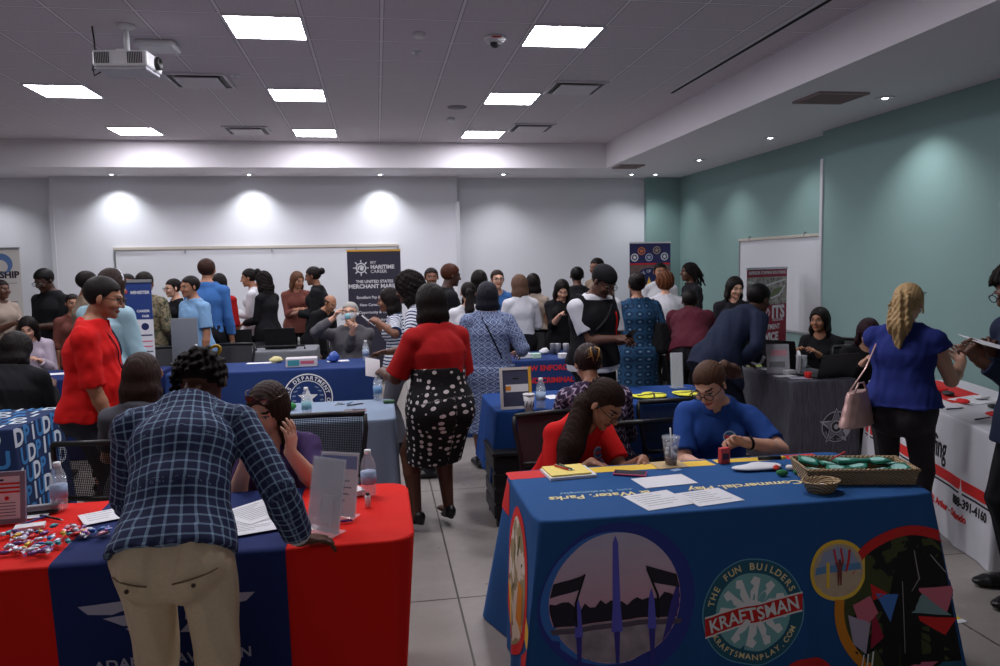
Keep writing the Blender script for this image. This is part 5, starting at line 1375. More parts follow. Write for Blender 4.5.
pen(qx(347,522,ZR), .1, 'short purple pen on the red table by the sign holders', (90,50,140), L=.05)
# ---------------------------------------------------------------- goods on the grey-blue table
lump('stress_ball', qx(291,410,ZT), (.038,.030,.026), mat('ball_green', (40,130,60), .5), 'green stress ball on the pale blue-grey tablecloth', 'ball', amp=.04)
bottle(qx(307,417,ZT), 'clear water bottle on the pale blue-grey tablecloth', .20, lab=(130,180,190))
bottle(qx(378,400,ZT), 'clear water bottle by the hand at the grey-blue table end', .20, lab=(110,150,190))
o = empty('key_bunch', qx(337,405,ZT), .2, 'dark little keys on the pale blue-grey tablecloth', 'keys'); m = MB(); m.tube([(.02*math.cos(a),.02*math.sin(a),.003) for a in np.linspace(0, 6.28, 16, endpoint=False)], .002, m_metal, 6, closed=True); m.build('ring', o)
for i in range(3): m = MB(); m.box((.02,-.006,.001+.003*i), (.055,.006,.003+.003*i), m_blk, Matrix.Rotation(i*.6, 4, 'Z')); m.build('key', o)
pen(qx(356,405,ZT), .5, 'black pen on the grey-blue cloth, by the phone', (20,20,24)); pen(qx(350,403,ZT), 1.2, 'pale blue pen on the grey-blue cloth', (110,150,190), L=.1)
phone(qx(355,411,ZT), math.radians(80), 'pink-cased phone lying on the pale blue-grey tablecloth', (190,140,150))
m = MB(); m.box((-.04,-.025,0), (.04,.025,.022), mat('case_green', (50,84,58), .6), bev=.008); tag(m.build('small_case', None, qx(389,403,ZT)), 'small dark green case at the right end of the grey-blue cloth', 'case')
# ---------------------------------------------------------------- goods on the dark blue seal table
Z4 = .7515
paper(qx(262,363,Z4), .30, .10, 0, 'white flyers on the seal tablecloth, left', 0); paper(qx(338,361,Z4), .22, .12, .2, 'pale leaflet on the seal tablecloth, right', 3)
lump('candy_bag', qx(277,362.5,Z4), (.07,.05,.03), mat('candy_yellow', (214,200,140), .4), 'pale yellow candy bag behind the booklet box', 'bag', amp=.3)
o = empty('brochure_box', qx(302,366,Z4), .05, 'pink and teal printed brochure box on the seal tablecloth', 'box'); m = MB(); m.box((-.15,-.08,0), (.15,.08,.085), mat('box_pale', (196,190,196), .6), bev=.005); m.build('box_body', o)
m = MB(); m.box((-.13,-.082,.015), (-.02,-.08,.07), mat('box_teal', (60,140,150), .6)); m.box((-.01,-.082,.03), (.12,-.08,.06), mat('box_pink', (190,90,110), .6)); m.build('box_print', o)
lump('snack_bag', qx(334,362,Z4), (.07,.05,.045), mat('snack_blue', (60,90,170), .35), 'crumpled blue and white snack bag before the drinking man', 'bag', amp=.35)
bottle(qx(366,361,Z4), 'clear water bottle by the drinking man on the seal tablecloth', .22, lab=(150,165,190))
paper(qx(55,374,Z4), .3, .15, .2, 'white paper pile on the eagle tablecloth', 2); paper(qx(22,376,Z4), .2, .12, .5, 'pink leaflet on the eagle tablecloth before the seated woman', 0, mt=p_pink)
# grey panel, bottle
o = empty('tabletop_panel', onz(189,361,.765)+Vector((0,-.12,0)), 0, 'grey upright display panel standing behind the seal table', 'display panel'); m = MB(); m.box((-.13,-.01,0), (.13,.01,.46), mat('panel_grey', (118,122,128), .7), bev=.004); m.build('panel', o)
m = MB(); m.box((-.14,-.10,-.012), (.14,.08,0), m_dgrey); m.build('base', o)
bottle(onz(197,364,.752), 'clear water bottle before the grey display panel', .21, lab=(130,160,190))
# ---------------------------------------------------------------- goods on the royal blue table
g = NT('sign_picture_dusk', .5); g.col(g.mix(g.noise(5), (38,40,66), (84,88,110)))
fo, pic_, Mf = framed(qx(517,409,ZT), .05, 'framed sign with gold edge standing on the royal blue table', .215, .28, mat('frame_pale', (205,200,196), .4), g.m)
m = MB(); m.box((.088,-.001,.0), (.108,.018,.28), mat('sign_gold', (222,170,60), .5), Mf); m.build('gold_edge', fo)
m = MB(); m.box((-.07,.002,.115), (.085,.005,.165), m_paper, Mf); m.build('title_panel', fo)
text('ANCR', .038, mat('text_blue', (60,80,150), .6), Mf @ frame_M((.02,.0035,.14), (1,0,0), (0,0,1)), 'title_wording', fo, bold=.03)
m = MB(); m.box((-.07,.0015,.125), (-.035,.0045,.155), mat('logo_orange', (220,140,50), .6), Mf); m.build('title_logo', fo)
o = empty('foam_cup', qx(529,411,ZT), 0, 'white patterned foam cup with lid by the framed sign', 'cup'); m = MB(); m.lathe([(0,.001),(.027,0),(.038,.105)], m_wht, 24); m.build('cup_body', o)
m = MB(); m.lathe([(.039,.105),(.041,.108),(.040,.116),(0,.117)], m_wht, 24); m.build('lid', o); m = MB()
for i in range(8): a = i*PI/4; m.tube([(.032*math.cos(a),.032*math.sin(a),.03),(.036*math.cos(a+.3),.036*math.sin(a+.3),.07)], .0025, p_navy, 6)
m.build('dark_print', o)
bottle(qx(541,408,ZT), 'clear water bottle right of the foam cup', .21, lab=(170,195,225))
paper(qx(552,397,ZT), .10, .15, .2, 'white sheet beside the woman with the hair clip', 2)
g = NT('vest_yellow', .7); g.col(g.mix(g.noise(8), (222,216,40), (236,234,90)))
for i, (px, py, rz, lb) in enumerate(((650,397,.2,'folded yellow safety vest at the left on the royal blue table'), (690,395,-.2,'folded yellow safety vest under the clear sign at right'))):
    o = empty('safety_vest', qx(px,py,ZT), rz, lb, 'vest'); m = MB(); m.sph((0,0,.012), (.125,.10,.014), g.m, 20)
    V = np.array([list(v) for v in m.v]); n = vnoise(V, 18, i+3)*.25; m.v = [Vector((v[0]*(1+k_), v[1]*(1+k_), max(0.001, v[2]*(1+k_)))) for v, k_ in zip(V, n)]; m.build('vest_body', o)
    m = MB(); m.tube([(-.12,-.03,.024),(0,-.02,.028),(.1,-.045,.024)], .006, m_dgrey, 8, flat=.4); m.tube([(-.02,-.09,.018),(.03,0,.028),(.02,.08,.018)], .006, m_dgrey, 8, flat=.4); m.build('dark_trim', o)
acrylic(qx(679,392,ZT)+Vector((0,.03,.03)), .1, 'tall frosted acrylic holder standing on the yellow vests', .10, .26, m_frost, tilt=-4)
# ---------------------------------------------------------------- goods on the table behind the crowd
for i, (px, w, mt_, lb) in enumerate(((524,.14,m_paper,'white card stack at the left of the agency table'), (536,.09,mat('card_mint',(190,220,200),.7),'mint green card stack on the agency table'), (563,.08,m_paper,'white card stack at the right of the agency table'))):
    m = MB(); m.box((-w/2,-.04,0), (w/2,.04,.05), mt_, bev=.003); tag(m.build('card_stack', None, qx(px,358,.752), .1*i), lb, 'cards')
for i, px in enumerate((553,558,566)):
    m = MB(); m.lathe([(0,0),(.03,0),(.034,.11),(.03,.115),(0,.115)], mat('tumbler_grey_%d' % i, (120+20*i,122+18*i,128+18*i), .3, .3), 18); tag(m.build('tumbler', None, qx(px,354,.752)), 'grey metal tumbler, %s of three on the agency table' % ('leftmost','middle','rightmost')[i], 'tumbler')
lump('candy_heap', qx(545,354,.752), (.06,.04,.03), m_paper, 'small white bag heaped behind the card stacks', 'bag', amp=.3)
# ---------------------------------------------------------------- goods on the crinkled cloth
Z8 = .7525
acrylic(qx(784,373,Z8)+Vector((-.05,0,0)), -.25, 'clear sign holder with reddish flyer on the crinkled table', .19, .25, mat('flyer_greyred', (150,138,150), .5), [(-.3,.6,.4,.8,p_pink),(-.4,.2,.3,.4,m_dgrey)])
o = empty('clear_jar', qx(801,373,Z8), 0, 'clear plastic tumbler jar on the crinkled table', 'jar'); m = MB(); m.lathe([(0,.002),(.036,0),(.046,.15),(.043,.15),(.033,.006),(0,.006)], m_clear, 22); m.build('jar_body', o)
m = MB(); m.lathe([(.047,.14),(.047,.152),(.044,.152)], m_clear, 22); m.build('rim', o)
m = MB(); m.box((-.05,-.03,0), (.05,.03,.17), mat('bag_pink', (196,120,150), .4), bev=.015); tag(m.build('gift_bag', None, qx(792,368,Z8)+Vector((-.02,.3,0)), .3), 'pink gift bag behind the clear jar', 'bag')
m = MB(); m.lathe([(0,0),(.028,0),(.03,.05),(0,.052)], p_red, 16); tag(m.build('red_lid_pot', None, qx(808,378,Z8)), 'small bright red pot on the crinkled table', 'pot')
m = MB(); m.box((-.05,-.03,0), (.05,.03,.035), m_paper, bev=.006); tag(m.build('card_box', None, qx(789,374,Z8), .3), 'small white card box before the sign holder', 'box')
for i, (px, py, rz, mt_, lb) in enumerate(((772,369,.3,m_paper,'white leaflet at the left of the crinkled table'), (785,376,.1,m_paper,'white leaflet fanned in the middle of the crinkled table'), (800,378,-.2,mat('paper_lilac',(190,186,205),.8),'pale lilac leaflet near the crinkled table corner'), (756,366,.2,mat('folder_lime',(150,170,80),.7),'lime green folder under the suited man hands'))):
    paper(qx(px,py,Z8), .17, .10, rz, lb, 3, mt=mt_, cat='leaflet')
def screen(p, rz, label, w=.34, h=.23, tilt=-18):
    o = empty('laptop', p, rz, label, 'laptop'); m = MB(); m.box((-w/2,-.12,0), (w/2,.12,.014), m_blk, bev=.004); m.build('keyboard_base', o)
    m = MB(); M = Matrix.Translation((0,-.12,.012)) @ Matrix.Rotation(math.radians(-tilt), 4, 'X'); m.box((-w/2,-.008,0), (w/2,.0,h), m_blk, M, bev=.003); m.build('screen_lid', o); return o
screen(Vector((3.60,6.22,Z8)), math.radians(-55), 'open black laptop seen from behind beside the clear jar', .34, .26)
screen(Vector((3.62,5.66,Z8)), math.radians(8), 'long black laptop back at the crinkled table corner', .36, .20)
m = MB(); m.box((-.012,-.05,0), (.012,.05,.17), m_wht, Matrix.Rotation(.3, 4, 'X'), bev=.003); tag(m.build('tablet_stand', None, Vector((3.50,5.86,Z8+.016)), -.4), 'slim white stand on the crinkled table before the laptop', 'stand')
# ---------------------------------------------------------------- goods on the white table
tp = [tuple(T9.top(-.02+.10*math.sin(i*2.3), -.80+.15*i)) for i in range(9)]
for i, q in enumerate(tp):
    lump('giveaway_keyring', Vector((q[0], q[1], .755)), (.05,.035,.014), [m_wht, m_dgrey, p_red][i % 3], '%s giveaway keyring on the white table, %s from its near end' % (('white','dark grey','red')[i % 3], ('first','second','third','fourth','fifth','sixth','seventh','eighth','ninth')[i]), 'giveaway', i, .5, i)
q = T9.top(-.22, -.55); pen(Vector((q[0],q[1],.753)), .3, 'long black pen at the edge of the white table', (20,20,30), L=.16)
q = T9.top(-.24, -.25); pen(Vector((q[0],q[1],.753)), .1, 'dark blue pen at the far edge of the white table', (30,30,60), L=.14)
q = T9.top(.05, .1); paper(Vector((q[0],q[1],.753)), .3, .22, .3, 'white sheet lying near the middle of the white table', 4)
# little yellow note on the floor
o = empty('floor_tag', onz(957,620,.001), .1, 'small yellow and white tag dropped on the floor', 'tag'); m = MB(); m.box((-.03,-.0,0), (.03,.03,.002), mat('tag_yellow', (210,190,60), .6)); m.build('yellow_half', o); m = MB(); m.box((-.028,-.03,0), (.03,.0,.002), m_paper); m.build('white_half', o)
# ---------------------------------------------------------------- chairs
m_net = NT('chair_netting', .8); u = m_net.math('SINE', m_net.math('MULTIPLY', m_net.math('ADD', m_net.x, m_net.z), 330)); v_ = m_net.math('SINE', m_net.math('MULTIPLY', m_net.math('SUBTRACT', m_net.x, m_net.z), 330))
hole = m_net.math('GREATER_THAN', m_net.math('MULTIPLY', u, v_), .15); m_net.col((26,26,28)); m_net.nt.links.new(m_net.math('SUBTRACT', 1, m_net.math('MULTIPLY', hole, .75)), m_net.b.inputs['Alpha']); m_net = m_net.m
def make_chair(p, rz, label, group=None, net=True, z_top=.88):
    """faces local +y"""
    o = empty('conference_chair', p, rz, label, 'chair', group); m = MB(); m.box((-.23,-.20,.42), (.23,.24,.47), m_blk, bev=.02); m.build('seat', o)
    m = MB(); Mt_ = Matrix.Translation((0,-.22,.50)) @ Matrix.Rotation(math.radians(10), 4, 'X'); hh = z_top-.50
    for q in (-1, 1): m.tube([(q*.19,0,-.10),(q*.20,0,.1),(q*.225,-.0,hh*.8),(q*.22,0,hh)], .014, m_blk, 8, Mt_)
    m.tube([(-.22,0,hh),(0,-.012,hh+.005),(.22,0,hh)], .016, m_blk, 8, Mt_); m.tube([(-.195,0,.06),(0,-.01,.05),(.195,0,.06)], .014, m_blk, 8, Mt_); bf = m.build('back_frame', o)
    m = MB(); n = 8; vs = []; fs = []
    for i in range(n+1):
        for j in range(2): x = -.205+.41*i/n; vs.append((x, -.012*(1-(x/.2)**2), .06+(hh-.06)*j))
    for i in range(n): fs.append((2*i, 2*i+2, 2*i+3, 2*i+1))
    m.add(vs, fs, m_net if net else m_dgrey, True, Mt_); m.build('back_panel', o)
    for sx in (-1, 1):
        for sy in (-1, 1): m = MB(); m.tube([(sx*.19,sy*.15,.42),(sx*.23,sy*.22,.015)], .012, m_blk, 8); m.sph((sx*.23,sy*.22,.012), .014, m_dgrey, 8); m.build('leg', o)
    return o
# ---------------------------------------------------------------- banners, back tables, cases
def banner(x, y, w, zt, rz, label, face, zb=.06, stand=True, cap=None, back=True):
    """pull-up banner, printed side to local -y"""
    o = empty('pull_up_banner', (x, y, 0 if stand else zb-.03), rz, label, 'banner'); oz = 0 if stand else zb-.03
    m = MB(); m.box((-w/2,-.09,0), (w/2,.09,.05 if stand else .025), m_metal, bev=.008); m.build('base', o)
    m = MB(); m.box((-w/2,-.001,zb-oz-.03), (w/2,.001,zt-oz), face); f = m.build('printed_panel', o)
    m = MB(); m.box((-w/2-.004,-.012,zt-oz-.012), (w/2+.004,.012,zt-oz+.016), cap or m_metal); m.build('top_rail', o)
    m = MB(); m.tube([(0,.02,.02),(0,.02,zt-oz)], .008, m_metal, 8); m.build('pole', o)
    Mb = frame_M((0,-.0015,-oz), (1,0,0), (0,0,1))
    return o, f, Mb
def bx2(f, Mb, x0, z0, x1, z1, m, l=.0, name='printed_block'):
    q = MB(); q.box((x0,z0,l), (x1,z1,l+.0006), m, Mb); return q.build(name, f)
def pd(f, Mb, poly, m, l=.0, name='printed_shape'):
    q = MB(); q.prism(poly, l, l+.0006, m, Mb); return q.build(name, f)
b_dark = mat('banner_charcoal', (48,46,62), .7); b_white = mat('banner_white', (214,214,220), .7)
c = (ony(347,252,11.2)+ony(400,252,11.2))/2
o, f, Mb = banner(c.x, 11.2, .77, 1.95, 0, 'dark merchant marine banner with white ship wheel before the whiteboard', b_dark, cap=mat('gold_rail', (212,160,60), .5))
wx, wz = -.19, 1.70
pd(f, Mb, [(wx+(.078 if k % 2 == 0 else .070)*math.cos(PI*k/24), wz+(.078 if k % 2 == 0 else .070)*math.sin(PI*k/24)) for k in range(48)], b_white, .0005); pd(f, Mb, disc(28, .058, wx, wz), b_dark, .0012)
pd(f, Mb, band(wx, wz-.01, .03, .05, 20, 200), b_white, .0018); pd(f, Mb, disc(16, .028, wx+.01, wz-.01), b_white, .0018)
for k in range(8): a = PI*k/4; q = MB(); q.tube([(wx+.07*math.cos(a), wz+.07*math.sin(a), .002), (wx+.115*math.cos(a), wz+.115*math.sin(a), .002)], .008, b_white, 6, Mb, flat=.1); q.build('wheel_spoke', f)
for s_, z_, sz, bo, xx in (('MY', 1.775, .062, .01, -.055), ('MARITIME', 1.71, .078, .035, -.055), ('CAREER', 1.645, .066, .005, -.055)):
    text(s_, sz, b_white, Mb @ Matrix.Translation((xx, z_, .0012)), 'banner_wording', f, bold=bo, align='LEFT')
for s_, z_, sz, bo in (('THE UNITED STATES', 1.50, .058, .03), ('MERCHANT MARINE', 1.43, .082, .035), ('Excellent Pay & Benefits', 1.27, .055, .02), ('New Careers at Sea', 1.16, .055, .02), ('Opportunity & Travel', 1.05, .055, .02), ('Apply Today', .94, .055, .02)):
    text(s_, sz, b_white, Mb @ Matrix.Translation((0, z_, .0012)), 'banner_wording', f, bold=bo)
# police banner
c = (ony(630,243,12.5)+ony(670,242,12.5))/2
o, f, Mb = banner(c.x, 12.5, .74, 2.04, 0, 'navy banner with five round agency emblems by the teal column', mat('banner_navy', (44,44,92), .7), cap=b_white)
g = NT('banner_brick_print', .7); g.col(g.mix(g.noise(14), (88,60,66), (126,110,104)))
bx2(f, Mb, -.36, .08, .36, 1.66, g.m, .0004); bx2(f, Mb, -.36, 1.665, .36, 1.69, p_red, .0006)
for x_, z_, cc in ((-.155,1.90,(216,120,60)), (.12,1.91,(170,150,130)), (-.28,1.79,(226,226,232)), (-.02,1.79,(170,180,205)), (.26,1.80,(210,214,220))):
    mm = mat('emblem_%d' % sum(cc), cc, .6); pd(f, Mb, disc(24, .068, x_, z_), mm, .001, 'round_emblem'); pd(f, Mb, disc(20, .052, x_, z_), mat('emblem_inner', (56,56,90), .6), .0017, 'round_emblem')
    pd(f, Mb, [(x_+(.045 if k % 2 == 0 else .02)*math.sin(PI*k/5), z_+(.045 if k % 2 == 0 else .02)*math.cos(PI*k/5)) for k in range(10)], mm, .0024, 'round_emblem')
pd(f, Mb, disc(36, .25, -.02, 1.36), p_navy, .0012, 'round_emblem'); pd(f, Mb, [(-.02,1.46),(.03,1.30),(-.07,1.30)], mat('emblem_gold', (226,180,80), .6), .0020)
arc_text('STATE OF TEXAS', .07, b_white, -.02, 1.36, .19, 165, 15, lambda x, y, l: Mb @ Vector((x, y, .0022+l)), 'banner_wording', f)
# ITS banner
b_mar = mat('banner_maroon', (142,32,56), .7)
pa, pb_ = ony(747,268,8.9), ony(787,268,9.35); rz = math.atan2(pb_.y-pa.y, pb_.x-pa.x); w_ = (pb_-pa).length
o, f, Mb = banner((pa.x+pb_.x)/2, (pa.y+pb_.y)/2, w_, 1.60, rz, 'maroon and white staffing banner with aerial plant photo before the whiteboard', b_mar)
g = NT('banner_aerial_photo', .7); v1 = g.voro(16, .6); g.col(g.mix(v1, (84,82,76), (196,192,184)))
h2 = w_/2
bx2(f, Mb, -h2+.005, 1.13, h2-.005, 1.49, g.m, .0005, 'aerial_photo')
pd(f, Mb, [(.02*w_,1.20),(.30*w_,1.26),(.42*w_,1.36),(.16*w_,1.33)], mat('print_field', (110,122,88), .7), .0014, 'aerial_photo'); pd(f, Mb, [(.0*w_,1.18),(.31*w_,1.245),(.45*w_,1.365),(.43*w_,1.375),(.29*w_,1.262),(.0,1.20)], b_white, .0018, 'aerial_photo')
pd(f, Mb, [(-.48*w_,1.45),(-.1*w_,1.38),(.45*w_,1.46),(.45*w_,1.44),(-.1*w_,1.36),(-.48*w_,1.43)], b_white, .0016, 'aerial_photo')
text('SUPERIOR STAFFING SOLUTIONS', w_*.062, b_white, Mb @ Matrix.Translation((0,1.545,.001)), 'banner_wording', f, bold=.02)
text('Staging', w_*.11, b_white, Mb @ Matrix.Translation((-.28*w_,1.06,.001)), 'banner_wording', f, bold=.02); text('Support', w_*.10, b_white, Mb @ Matrix.Translation((-.28*w_,.99,.001)), 'banner_wording', f, bold=.02)
text('ITS', w_*.25, b_white, Mb @ Matrix.Translation((.28*w_,1.02,.001)), 'banner_wording', f, bold=.04)
pd(f, Mb, [(.02*w_,1.09),(.07*w_,1.02),(.02*w_,.95),(-.03*w_,1.02)], b_white, .001); pd(f, Mb, [(.02*w_,1.06),(.045*w_,1.02),(.02*w_,.98),(-.005*w_,1.02)], b_mar, .0018)
text('INDUSTRIAL', w_*.05, b_white, Mb @ Matrix.Translation((.28*w_,.92,.001)), 'banner_wording', f)
text('RECRUITMENT', w_*.10, b_white, Mb @ Matrix.Translation((0,.83,.001)), 'banner_wording', f, bold=.02); text('SERVICE', w_*.16, b_white, Mb @ Matrix.Translation((0,.70,.001)), 'banner_wording', f, bold=.04)
# left banner
e_ = ony(19,248,12.5)
o, f, Mb = banner(e_.x-.425, 12.5, .85, 2.09, 0, 'cream banner reading SHIP at the far left edge', mat('banner_cream', (204,200,196), .7))
pd(f, Mb, disc(28, .17, .15, 1.86, .16), mat('banner_blue', (90,120,168), .7), .0005, 'banner_emblem'); pd(f, Mb, disc(28, .10, .15, 1.82, .10), mat('banner_cream', (204,200,196), .7), .0012, 'banner_emblem')
text('LEADERSHIP', .14, mat('banner_dark', (46,40,52), .7), Mb @ Matrix.Translation((.40,1.69,.001)), 'banner_wording', f, bold=.04, align='RIGHT'); text('INSTITUTE', .115, mat('banner_dark', (46,40,52), .7), Mb @ Matrix.Translation((.14,1.57,.001)), 'banner_wording', f, bold=.04, align='RIGHT')
bx2(f, Mb, .20, 1.565, .36, 1.572, m_ink, .001); bx2(f, Mb, .22, 1.28, .36, 1.29, m_ink, .001)
m = MB()
# table-top navy banner
pa, pb_ = ony(121,283,7.75), ony(151,283,7.75); w_ = pb_.x-pa.x
o, f, Mb = banner((pa.x+pb_.x)/2, 7.75, w_, 1.62, 0, 'blue and white table banner among the crowd at left', b_white, zb=.78, stand=False)
bx2(f, Mb, -w_/2, 1.25, w_/2, 1.61, mat('banner_royal', (30,56,120), .6), .0004); text('MINISTER', w_*.15, b_white, Mb @ Matrix.Translation((.03,1.51,.0014)), 'banner_wording', f, bold=.03)
pd(f, Mb, disc(12, .018, -.10, 1.52), p_red, .0012); text('CAREER', w_*.12, b_white, Mb @ Matrix.Translation((.05,1.33,.0014)), 'banner_wording', f, bold=.03); text('FAIR', w_*.12, b_white, Mb @ Matrix.Translation((.07,1.28,.0014)), 'banner_wording', f, bold=.03)
pd(f, Mb, disc(20, .035, .06, 1.18), p_navy, .0008); 
for i, z_ in enumerate((1.09,1.03,.98,.93,.88,.83)): bx2(f, Mb, .01, z_, .12, z_+.012, (p_navy, p_pink, p_pink, m_ink, m_ink, m_ink)[i], .0008)
# grey-clothed tables and black cases at the back
TB = cloth('tablecloth', onz(237,350,.75).x, onz(316,350,.75).x, 9.1, 9.75, f_silver, 'pale grey short tablecloth on the table behind the seal table', wave=.006, nw=7, seed=21)
fr_ = MB(); fr_.tube([(-.28,0,0),(-.28,0,.04),(.28,0,.04),(.28,0,0)], .012, m_blk, 8); tag(fr_.build('monitor_handle', None, ((TB.M.translation.x)+.05, 9.25, .752)), 'black U-shaped bar standing on the grey back table', 'bar')
bT = empty('folding_table', (onz(216,356,.72).x, 9.9, 0), 0, 'small black folding table behind the blue-shirted man', 'table'); m = MB(); m.box((-.45,-.3,.70), (.45,.3,.73), m_blk, bev=.005); m.build('tabletop', bT)
for sx in (-1, 1):
    for sy in (-1, 1): m = MB(); m.tube([(sx*.4,sy*.25,.70),(sx*.42,sy*.27,.0)], .014, m_blk, 8); m.build('leg', bT)
screen(Vector((onz(282,348,.75).x, 9.45, .752)), 0, 'open black laptop on the grey back table', .36, .26)
screen(Vector((bT.location.x+.1, 9.85, .735)), .2, 'black laptop on the small black folding table', .36, .24)
m = MB(); m.box((-.20,-.15,0), (.20,.15,.16), m_blk, bev=.02); m.box((-.21,-.155,.075), (.21,.155,.085), m_dgrey); tag(m.build('equipment_case', None, (bT.location.x-.25, 9.9, .732)), 'black equipment case on the small folding table', 'case')
# rolling crate by the printed table
q = onz(512,528,0); o = empty('rolling_crate', (q.x+.02, q.y+.22, 0), 0, 'black ribbed rolling crate standing beside the blue printed table', 'crate'); m = MB()
for i in range(4): m.box((-.13,-.20,.055+.105*i), (.13,.20,.055+.105*i+.098), m_blk, bev=.012)
m.box((-.12,-.19,.06), (.12,.19,.47), m_dgrey); m.build('crate_body', o); m = MB(); m.box((-.14,-.21,.475), (.14,.21,.50), m_blk, bev=.008); m.build('lid', o)
for sx in (-1, 1):
    for sy in (-1, 1): m = MB(); m.lathe([(0,-.012),(.027,-.012),(.027,.012),(0,.012)], m_dgrey, 16, Matrix.Translation((sx*.1,sy*.17,.028)) @ Matrix.Rotation(PI/2, 4, 'Y')); m.build('caster', o)
# ---------------------------------------------------------------- fabrics
def fab(n, rgb, **k): return mat('fabric_'+n, rgb, k.pop('rough', .85), bump=k.pop('bump', .15), bscale=k.pop('bscale', 220), var=.10, spec=.2, **k)
g = NT('fabric_plaid', .85, attr='weave'); s_ = .031
gx = g.math('FRACT', g.math('DIVIDE', g.math('ADD', g.x, 4), s_)); gy = g.math('FRACT', g.math('DIVIDE', g.math('ADD', g.y, 4), s_))
l1 = g.math('LESS_THAN', gx, .20); l2 = g.math('LESS_THAN', gy, .20); both = g.math('MULTIPLY', g.math('ADD', l1, l2), .5)
fine = g.math('MULTIPLY', g.math('ADD', g.math('SINE', g.math('MULTIPLY', g.math('ADD', g.x, g.y), 1600)), 1), .12)
c0 = g.mix(fine, (34,41,74), (62,72,112)); g.col(g.mix(both, c0, (146,174,202))); M_plaid = g.m
g = NT('fabric_polka', .8, attr='weave', scale=(1,1,1)); d1 = g.voro(25, .42); d2 = g.voro(60, .9)
g.col(g.mix(g.math('MAXIMUM', g.math('LESS_THAN', d1, .31), g.math('LESS_THAN', d2, .05)), (16,15,18), (208,202,200))); M_polka = g.m
g = NT('fabric_tile_print', .85, attr='weave'); fx = g.math('SUBTRACT', g.math('FRACT', g.math('DIVIDE', g.math('ADD', g.math('ADD', g.x, g.y), 8), .075)), .5); fy = g.math('SUBTRACT', g.math('FRACT', g.math('DIVIDE', g.math('ADD', g.math('SUBTRACT', g.x, g.y), 8), .075)), .5)
rad = g.math('ADD', g.math('MULTIPLY', fx, fx), g.math('MULTIPLY', fy, fy)); ring = g.math('LESS_THAN', g.math('ABSOLUTE', g.math('SUBTRACT', rad, .07)), .03); edge = g.math('GREATER_THAN', g.math('MAXIMUM', g.math('ABSOLUTE', fx), g.math('ABSOLUTE', fy)), .43)
g.col(g.mix(g.math('MAXIMUM', ring, edge), g.mix(g.math('LESS_THAN', rad, .02), (150,162,188), (50,64,108)), (64,80,124))); M_tile = g.m
g = NT('fabric_ring_print', .85, attr='weave'); fx = g.math('SUBTRACT', g.math('FRACT', g.math('DIVIDE', g.math('ADD', g.x, 8), .075)), .5); fy = g.math('SUBTRACT', g.math('FRACT', g.math('DIVIDE', g.math('ADD', g.y, 8), .075)), .5)
rad = g.math('SQRT', g.math('ADD', g.math('MULTIPLY', fx, fx), g.math('MULTIPLY', fy, fy)))
c0 = g.mix(g.math('LESS_THAN', g.math('ABSOLUTE', g.math('SUBTRACT', rad, .30)), .06), (28,66,98), (14,24,48)); c0 = g.mix(g.math('LESS_THAN', rad, .10), c0, (104,134,156)); g.col(g.mix(g.math('GREATER_THAN', g.noise(30), .66), c0, (24,40,76))); M_ring = g.m
g = NT('fabric_zigzag', .85, attr='weave'); tri_ = g.math('PINGPONG', g.math('ADD', g.x, 4), .022); v = g.math('FRACT', g.math('DIVIDE', g.math('ADD', g.math('ADD', g.y, tri_), 4), .045))
g.col(g.mix(g.math('LESS_THAN', v, .22), g.mix(g.math('LESS_THAN', g.math('ABSOLUTE', g.math('SUBTRACT', v, .6)), .12), (62,42,74), (26,20,36)), (166,150,168))); M_zig = g.m
g = NT('fabric_camouflage', .85, attr='weave'); n = g.noise(16, 3); n2 = g.noise(34, 2)
g.col(g.mix(g.math('GREATER_THAN', n, .52), g.mix(g.math('GREATER_THAN', n2, .55), (128,116,92), (96,82,60)), g.mix(g.math('GREATER_THAN', n2, .5), (92,94,72), (62,58,46)))); M_camo = g.m
g = NT('fabric_stripe', .85, attr='weave'); v = g.math('FRACT', g.math('DIVIDE', g.math('ADD', g.y, 4), .03)); g.col(g.mix(g.math('LESS_THAN', v, .45), (206,208,214), (42,58,98))); M_stripe = g.m
F_red = fab('red', (164,24,26)); F_polo = fab('red_polo', (206,24,24)); F_blk = fab('black', (20,20,24)); F_blk2 = fab('soft_black', (32,31,36)); F_white = fab('white', (206,206,212)); F_navy = fab('navy', (26,34,56)); F_royal = fab('royal', (34,70,140)); F_cobalt = fab('cobalt', (34,46,112))
F_khaki = fab('khaki', (216,196,166), bscale=90, bump=.25); F_grey = fab('grey', (84,84,92)); F_dgrey = fab('dark_grey', (44,42,46)); F_tan = fab('tan', (158,142,130)); F_lblue = fab('light_blue', (124,162,200)); F_sky = fab('pale_sky', (150,180,192)); F_mblue = fab('mid_blue', (60,104,164)); F_purple = fab('purple', (62,44,88)); F_pink = fab('pale_pink', (190,176,192)); F_maroon = fab('maroon', (84,30,44)); F_denim = fab('denim', (40,56,88)); F_beige = fab('beige', (130,112,96)); F_olive = fab('ash', (86,84,88)); F_brown = fab('rust_brown', (110,64,56))
S_blk = mat('shoe_black', (18,17,19), .4); S_brn = mat('shoe_brown', (70,46,34), .5)
TR = lambda m, **k: dict(kind='trousers', mat=m, **k); SHOE = dict(mat=S_blk)
